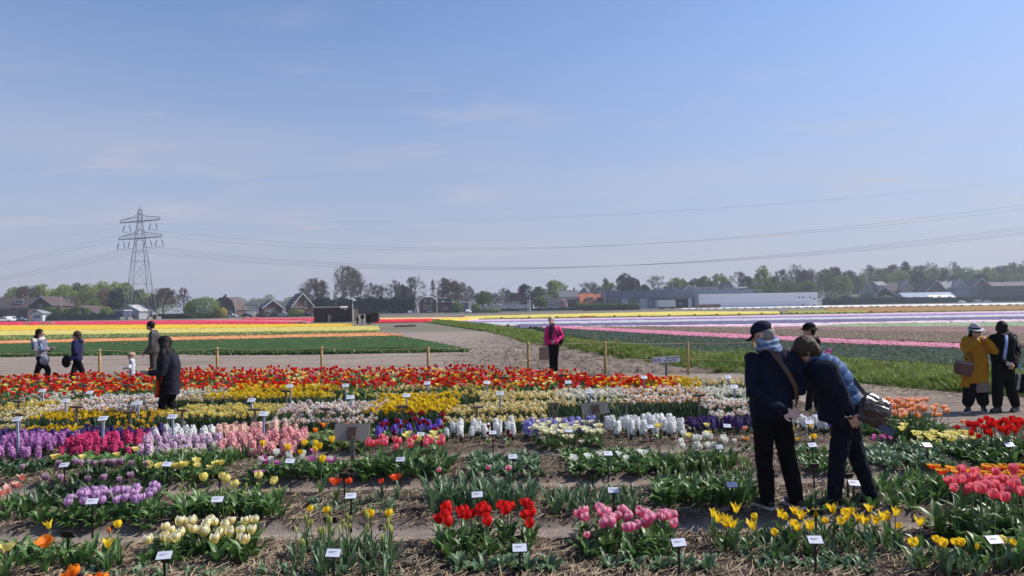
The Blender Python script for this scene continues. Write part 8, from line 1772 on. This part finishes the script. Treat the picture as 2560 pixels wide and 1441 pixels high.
ropeline([(x, y - .05, z * .49) for x, y, z in top[3:6]], .02, 'lower thin rope of the fence in the middle', .006)

# ================================================================== NO ENTRY SIGN
sp_ = P(1665.5, 899.5, 19.0); root = empty('no_entry_sign', (sp_.x, 19.0, 0), 0, 'white no entry sign on a grey stake before the rope fence', 'sign')
MB().box((0, .03, sp_.z / 2), (.055, .03, sp_.z)).build('stake', mat('grey_wood', (.16, .15, .15), .9, .2), root)
tl = Matrix.Translation((0, 0, sp_.z)) @ Matrix.Rotation(R(-3.0), 4, 'Y'); bd = MB().box((0, 0, 0), (.765, .018, .165)).mesh('board', mat('sign_white', (.70, .70, .74), .5, .03)); bd.transform(tl); bd_ = link('board', bd, root)
INK = mat('ink_navy', (.02, .02, .05), .6); VIO = mat('ink_violet', (.32, .08, .26), .6)
T4 = lambda x, z: tl @ Matrix.Translation((x, -.0105, z)) @ Matrix.Rotation(R(90), 4, 'X')
text_mesh('GEEN INGANG', .058, INK, 'lettering', root, T4(.165, .042), .001, .0016); text_mesh('NO ENTRY', .074, INK, 'lettering', root, T4(.115, -.036), .001, .0018)
for k, x in enumerate((-.315, -.195)):
    q = MB(); M_ = tl @ Matrix.Translation((x, -.012, 0)); n = 20
    for i in range(n):
        t0, t1 = 2 * math.pi * i / n, 2 * math.pi * (i + 1) / n; q.add([M_ @ V3((math.cos(t) * rr_, 0, math.sin(t) * rr_)) for t, rr_ in ((t0, .045), (t1, .045), (t1, .057), (t0, .057))], [(0, 1, 2, 3)])
    q.add([M_ @ V3(v) for v in ((-.038, 0, .030), (-.030, 0, .038), (.038, 0, -.030), (.030, 0, -.038))], [(0, 1, 2, 3)]); q.build('prohibition_ring', VIO, root)
    q = MB(); M2 = tl @ Matrix.Translation((x, -.0112, 0))
    if k == 0: [q.add([M2 @ V3(v) for v in p_], [tuple(range(len(p_)))]) for p_ in ([(-.008, 0, .02), (.008, 0, .02), (.010, 0, -.01), (-.010, 0, -.01)], [(-.010, 0, -.01), (-.001, 0, -.01), (-.010, 0, -.038), (-.018, 0, -.038)], [(.001, 0, -.01), (.010, 0, -.01), (.018, 0, -.036), (.010, 0, -.038)], [(-.007, 0, .024), (.007, 0, .024), (.007, 0, .038), (-.007, 0, .038)])]
    else: [q.add([M2 @ V3(v) for v in p_], [tuple(range(len(p_)))]) for p_ in ([(-.030, 0, .005), (-.012, 0, .02), (.012, 0, .02), (.030, 0, .005), (.022, 0, -.012), (-.022, 0, -.012)],)]
    q.build('pictogram', INK, root)

# ================================================================== PLANT LABELS
PW = mat('plate_white', (.58, .60, .68), .45, .04); PB = mat('stake_black', (.008, .008, .010), .5); PG = mat('stake_grey_blue', (.34, .38, .47), .6, .15); WD = mat('stake_weathered', (.20, .165, .135), .9, .25, 20)
PEN = mat('pen_grey', (.35, .36, .42), .8)
PLM = MB().box((0, 0, 0), (.100, .006, .062)).mesh('plate', PW); PRIM = MB().box((0, .005, .002), (.112, .004, .074)).mesh('backing', PB)
WRT = MB().box((-.005, -.0045, .010), (.055, .001, .003)).box((-.012, -.0045, .0), (.04, .001, .003)).mesh('writing', PEN)
def plate_black(px, py, H, label, dark=False, tiltz=0.0):
    g = G(px, py, H); gz = ghs(g.x, g.y); root = empty('plant_label', (g.x, g.y, gz), random.uniform(-.12, .12) + tiltz, label, 'sign', 'black staked plant labels')
    MB().box((0, .008, (H - gz) / 2), (.016, .008, H - gz)).build('stake', PB, root)
    M_ = (R(-52), random.uniform(-.08, .08), 0)
    if dark: link('plate_back', MB().box((0, 0, 0), (.105, .008, .07)).mesh('plate_back', PB), root, loc=(0, 0, H - gz), rot=(R(35), 0, 0))
    else:
        pl = link('plate', PLM, root, loc=(0, 0, H - gz), rot=M_); link('backing', PRIM, pl); link('writing', WRT, pl)
near_ = ['below the pale yellow tulips', 'below the tall green buds', 'below the bright red tulips', 'below the pink tulips', 'below the yellow pointed tulips', 'below the coral tulips at the right edge']
for (px, py), lb in zip([(410, 1389), (833, 1383), (1299, 1370), (1697, 1357), (2038, 1350), (2486, 1350)], near_): plate_black(px, py, .34, 'small white plate on black stake, front row, ' + lb)
for (px, py), lb in zip([(230, 1254), (543, 1249), (877, 1240), (1193, 1237), (1534, 1226), (1830, 1212), (2135, 1208)], ['among the lilac tulips', 'among the broad leaves with green buds', 'over the bluish low leaves', 'over the bright red tulips', 'above the pink tulips', 'left of the man in the cap', 'behind the legs of the bending man']): plate_black(px, py, .34, 'white plate on black stake, second row, ' + lb)
for (px, py), lb in zip([(160, 1163), (417, 1161), (725, 1153), (1001, 1149), (1282, 1142), (1520, 1134), (1797, 1118), (2031, 1113), (2318, 1113), (2524, 1112)], ['at the streaky purple tulips', 'at the pale yellow double tulips', 'at the mixed magenta and white tulips', 'in front of the coral tulips', 'over the low leaves in the middle', 'at the low white tulips', 'at the white cup tulips', 'between the two men', 'over the bluish leaves right of the bending man', 'in front of the red tulips at right']): plate_black(px, py, .34, 'white plate on black stake, third row, ' + lb)
for (px, py), lb in zip([(1052, 1086), (1232, 1082), (1422, 1077), (1626, 1067), (1818, 1065), (2022, 1056)], ['behind the coral tulips', 'before the white hyacinths in the middle', 'before the creamy tulips', 'before the broad white hyacinth group', 'before the deep purple hyacinths', 'between the two men, at white hyacinths']): plate_black(px, py, .32, 'white plate on black stake, fourth row, ' + lb)
for (px, py), lb in zip([(860, 1190), (548, 1192), (168, 1337), (1481, 1180), (2035, 1165), (2040, 1281), (826, 1301), (2120, 1190)], ['by the orange-red tulips', 'behind the soft yellow tulips', 'standing on the earth path at left', 'behind the narrow leaves', 'between the two men', 'among the yellow pointed tulips', 'between the tall green buds', 'behind the bending man']): plate_black(px, py, .32, 'black back side of a plant label, ' + lb, True)
def plate_tall(px, py, pyb, H, label, m, group='grey-blue staked plant labels'):
    g = G(px, py, H); root = empty('plant_label', (g.x, g.y, ghs(g.x, g.y)), random.uniform(-.1, .1), label, 'sign', group); lx = random.uniform(-.02, .02)
    MB().add(*[([(-.016, 0, -.02), (.016, 0, -.02), (.016, .015, -.02), (-.016, .015, -.02), (lx - .016, 0, H), (lx + .016, 0, H), (lx + .016, .015, H), (lx - .016, .015, H)]), [(0, 1, 5, 4), (1, 2, 6, 5), (2, 3, 7, 6), (3, 0, 4, 7), (4, 5, 6, 7)]]).build('stake', m, root)
    M_ = (R(-50), random.uniform(-.1, .1), 0); pl = link('plate', MB().box((0, 0, 0), (.125, .012, .08)).mesh('plate', PW), root, loc=(lx, 0, H), rot=M_); link('writing', WRT, pl, sc=1.4, loc=(0, -.004, .0))
for (px, py), lb in zip([(45, 1063), (255, 1062), (432, 1055), (657, 1048)], ['before the violet hyacinths at the left edge', 'before the crimson hyacinths', 'at the feet of the long haired woman', 'at the salmon pink hyacinths']): plate_tall(px, py, 0, .50, 'white plate on tall grey-blue stake, ' + lb, PG)
for (px, py), lb in zip([(107, 988), (226, 992), (163, 1014), (345, 1019), (726, 976), (864, 976), (627, 1012), (878, 1006), (1016, 1001), (1066, 969), (1217, 969), (1248, 996), (1423, 965), (1477, 990), (1611, 953), (1822, 953), (1836, 980)],
    ['among white daffodils at far left', 'before creamy white daffodils at left', 'over the yellow daffodils at left', 'left of the long haired woman', 'in the yellow daffodils under the red band', 'left of the golden clump at the red band', 'at the right of the lemon daffodils', 'in the peach cupped white daffodils', 'in front of the golden clump', 'behind the golden clump', 'right behind the golden clump', 'in the cream daffodils, on grey stake', 'at the white daffodils under the red band', 'above the second wooden board', 'in the yellow daffodils below the no entry sign', 'at the far row of cream daffodils', 'in the white daffodils left of the man in the cap']):
    plate_tall(px, py, 0, .50, 'small white plate on stake ' + ' '.join(lb.split()[:10]), PG)
# backs of weathered wooden labels
def wood_t(px, py, H, label):
    g = G(px, py, H); root = empty('wooden_label', (g.x, g.y, ghs(g.x, g.y)), random.uniform(-.15, .15), label, 'sign', 'weathered wooden labels seen from behind')
    MB().box((0, 0, H / 2), (.035, .018, H)).build('stake', WD, root); MB().box((0, -.01, H), (.20, .014, .12), rot=Matrix.Rotation(R(68), 3, 'X')).build('board', WD, root)
for (px, py), lb in zip([(208, 973), (318, 973), (46, 1005), (49, 1037), (192, 1030), (325, 1030), (455, 1027), (637, 1024), (715, 989), (814, 1023), (860, 962), (1006, 1016), (1192, 1019), (1382, 1010), (1566, 1009), (1748, 1002), (1258, 955), (1406, 950)],
    ['at the foot of the red band, far left', 'under the red band left of the long haired woman', 'at the left edge, rear one', 'at the left edge, front one', 'before the yellow daffodils at left', 'before the golden daffodils at left', 'right of the long haired woman', 'in front of the lemon daffodils', 'in the yellow daffodils', 'before the peach cupped daffodils', 'under the red band', 'before the golden clump', 'in the cream daffodils', 'left of the second big board', 'above the broad white hyacinths', 'before the white daffodils at right', 'under the red band in the middle', 'under the red band at right']):
    wood_t(px, py, .46, 'weathered wooden T label from behind, ' + lb)
def big_board(px, py, w, h, rot, H, label):
    g = G(px, py, H); root = empty('wooden_board', (g.x, g.y, ghs(g.x, g.y)), 0, label, 'sign'); bm_ = mat('board_grey_beige', (.30, .265, .225), .8, .08, 3); M_ = Matrix.Rotation(R(rot), 3, 'Y') @ Matrix.Rotation(R(-18), 3, 'X')
    MB().box((.0, 0, H), (w, .015, h), rot=M_).build('board', bm_, root); MB().box((.005, -.025, H - .01), (.11, .03, h * .72), rot=M_).build('bracket', mat('bracket_wood', (.10, .055, .04), .8), root); MB().box((.02, -.05, (H - .05) / 2), (.05, .025, H - .05)).build('stake', WD, root)
big_board(880, 1099, .44, .215, 1, .42, 'blank greyish wooden board on a stake seen from behind, left of the coral tulips'); big_board(1488, 1034, .40, .18, -5, .44, 'blank tilted wooden board behind the lavender hyacinths')
bpy.data.scenes.remove(TS)
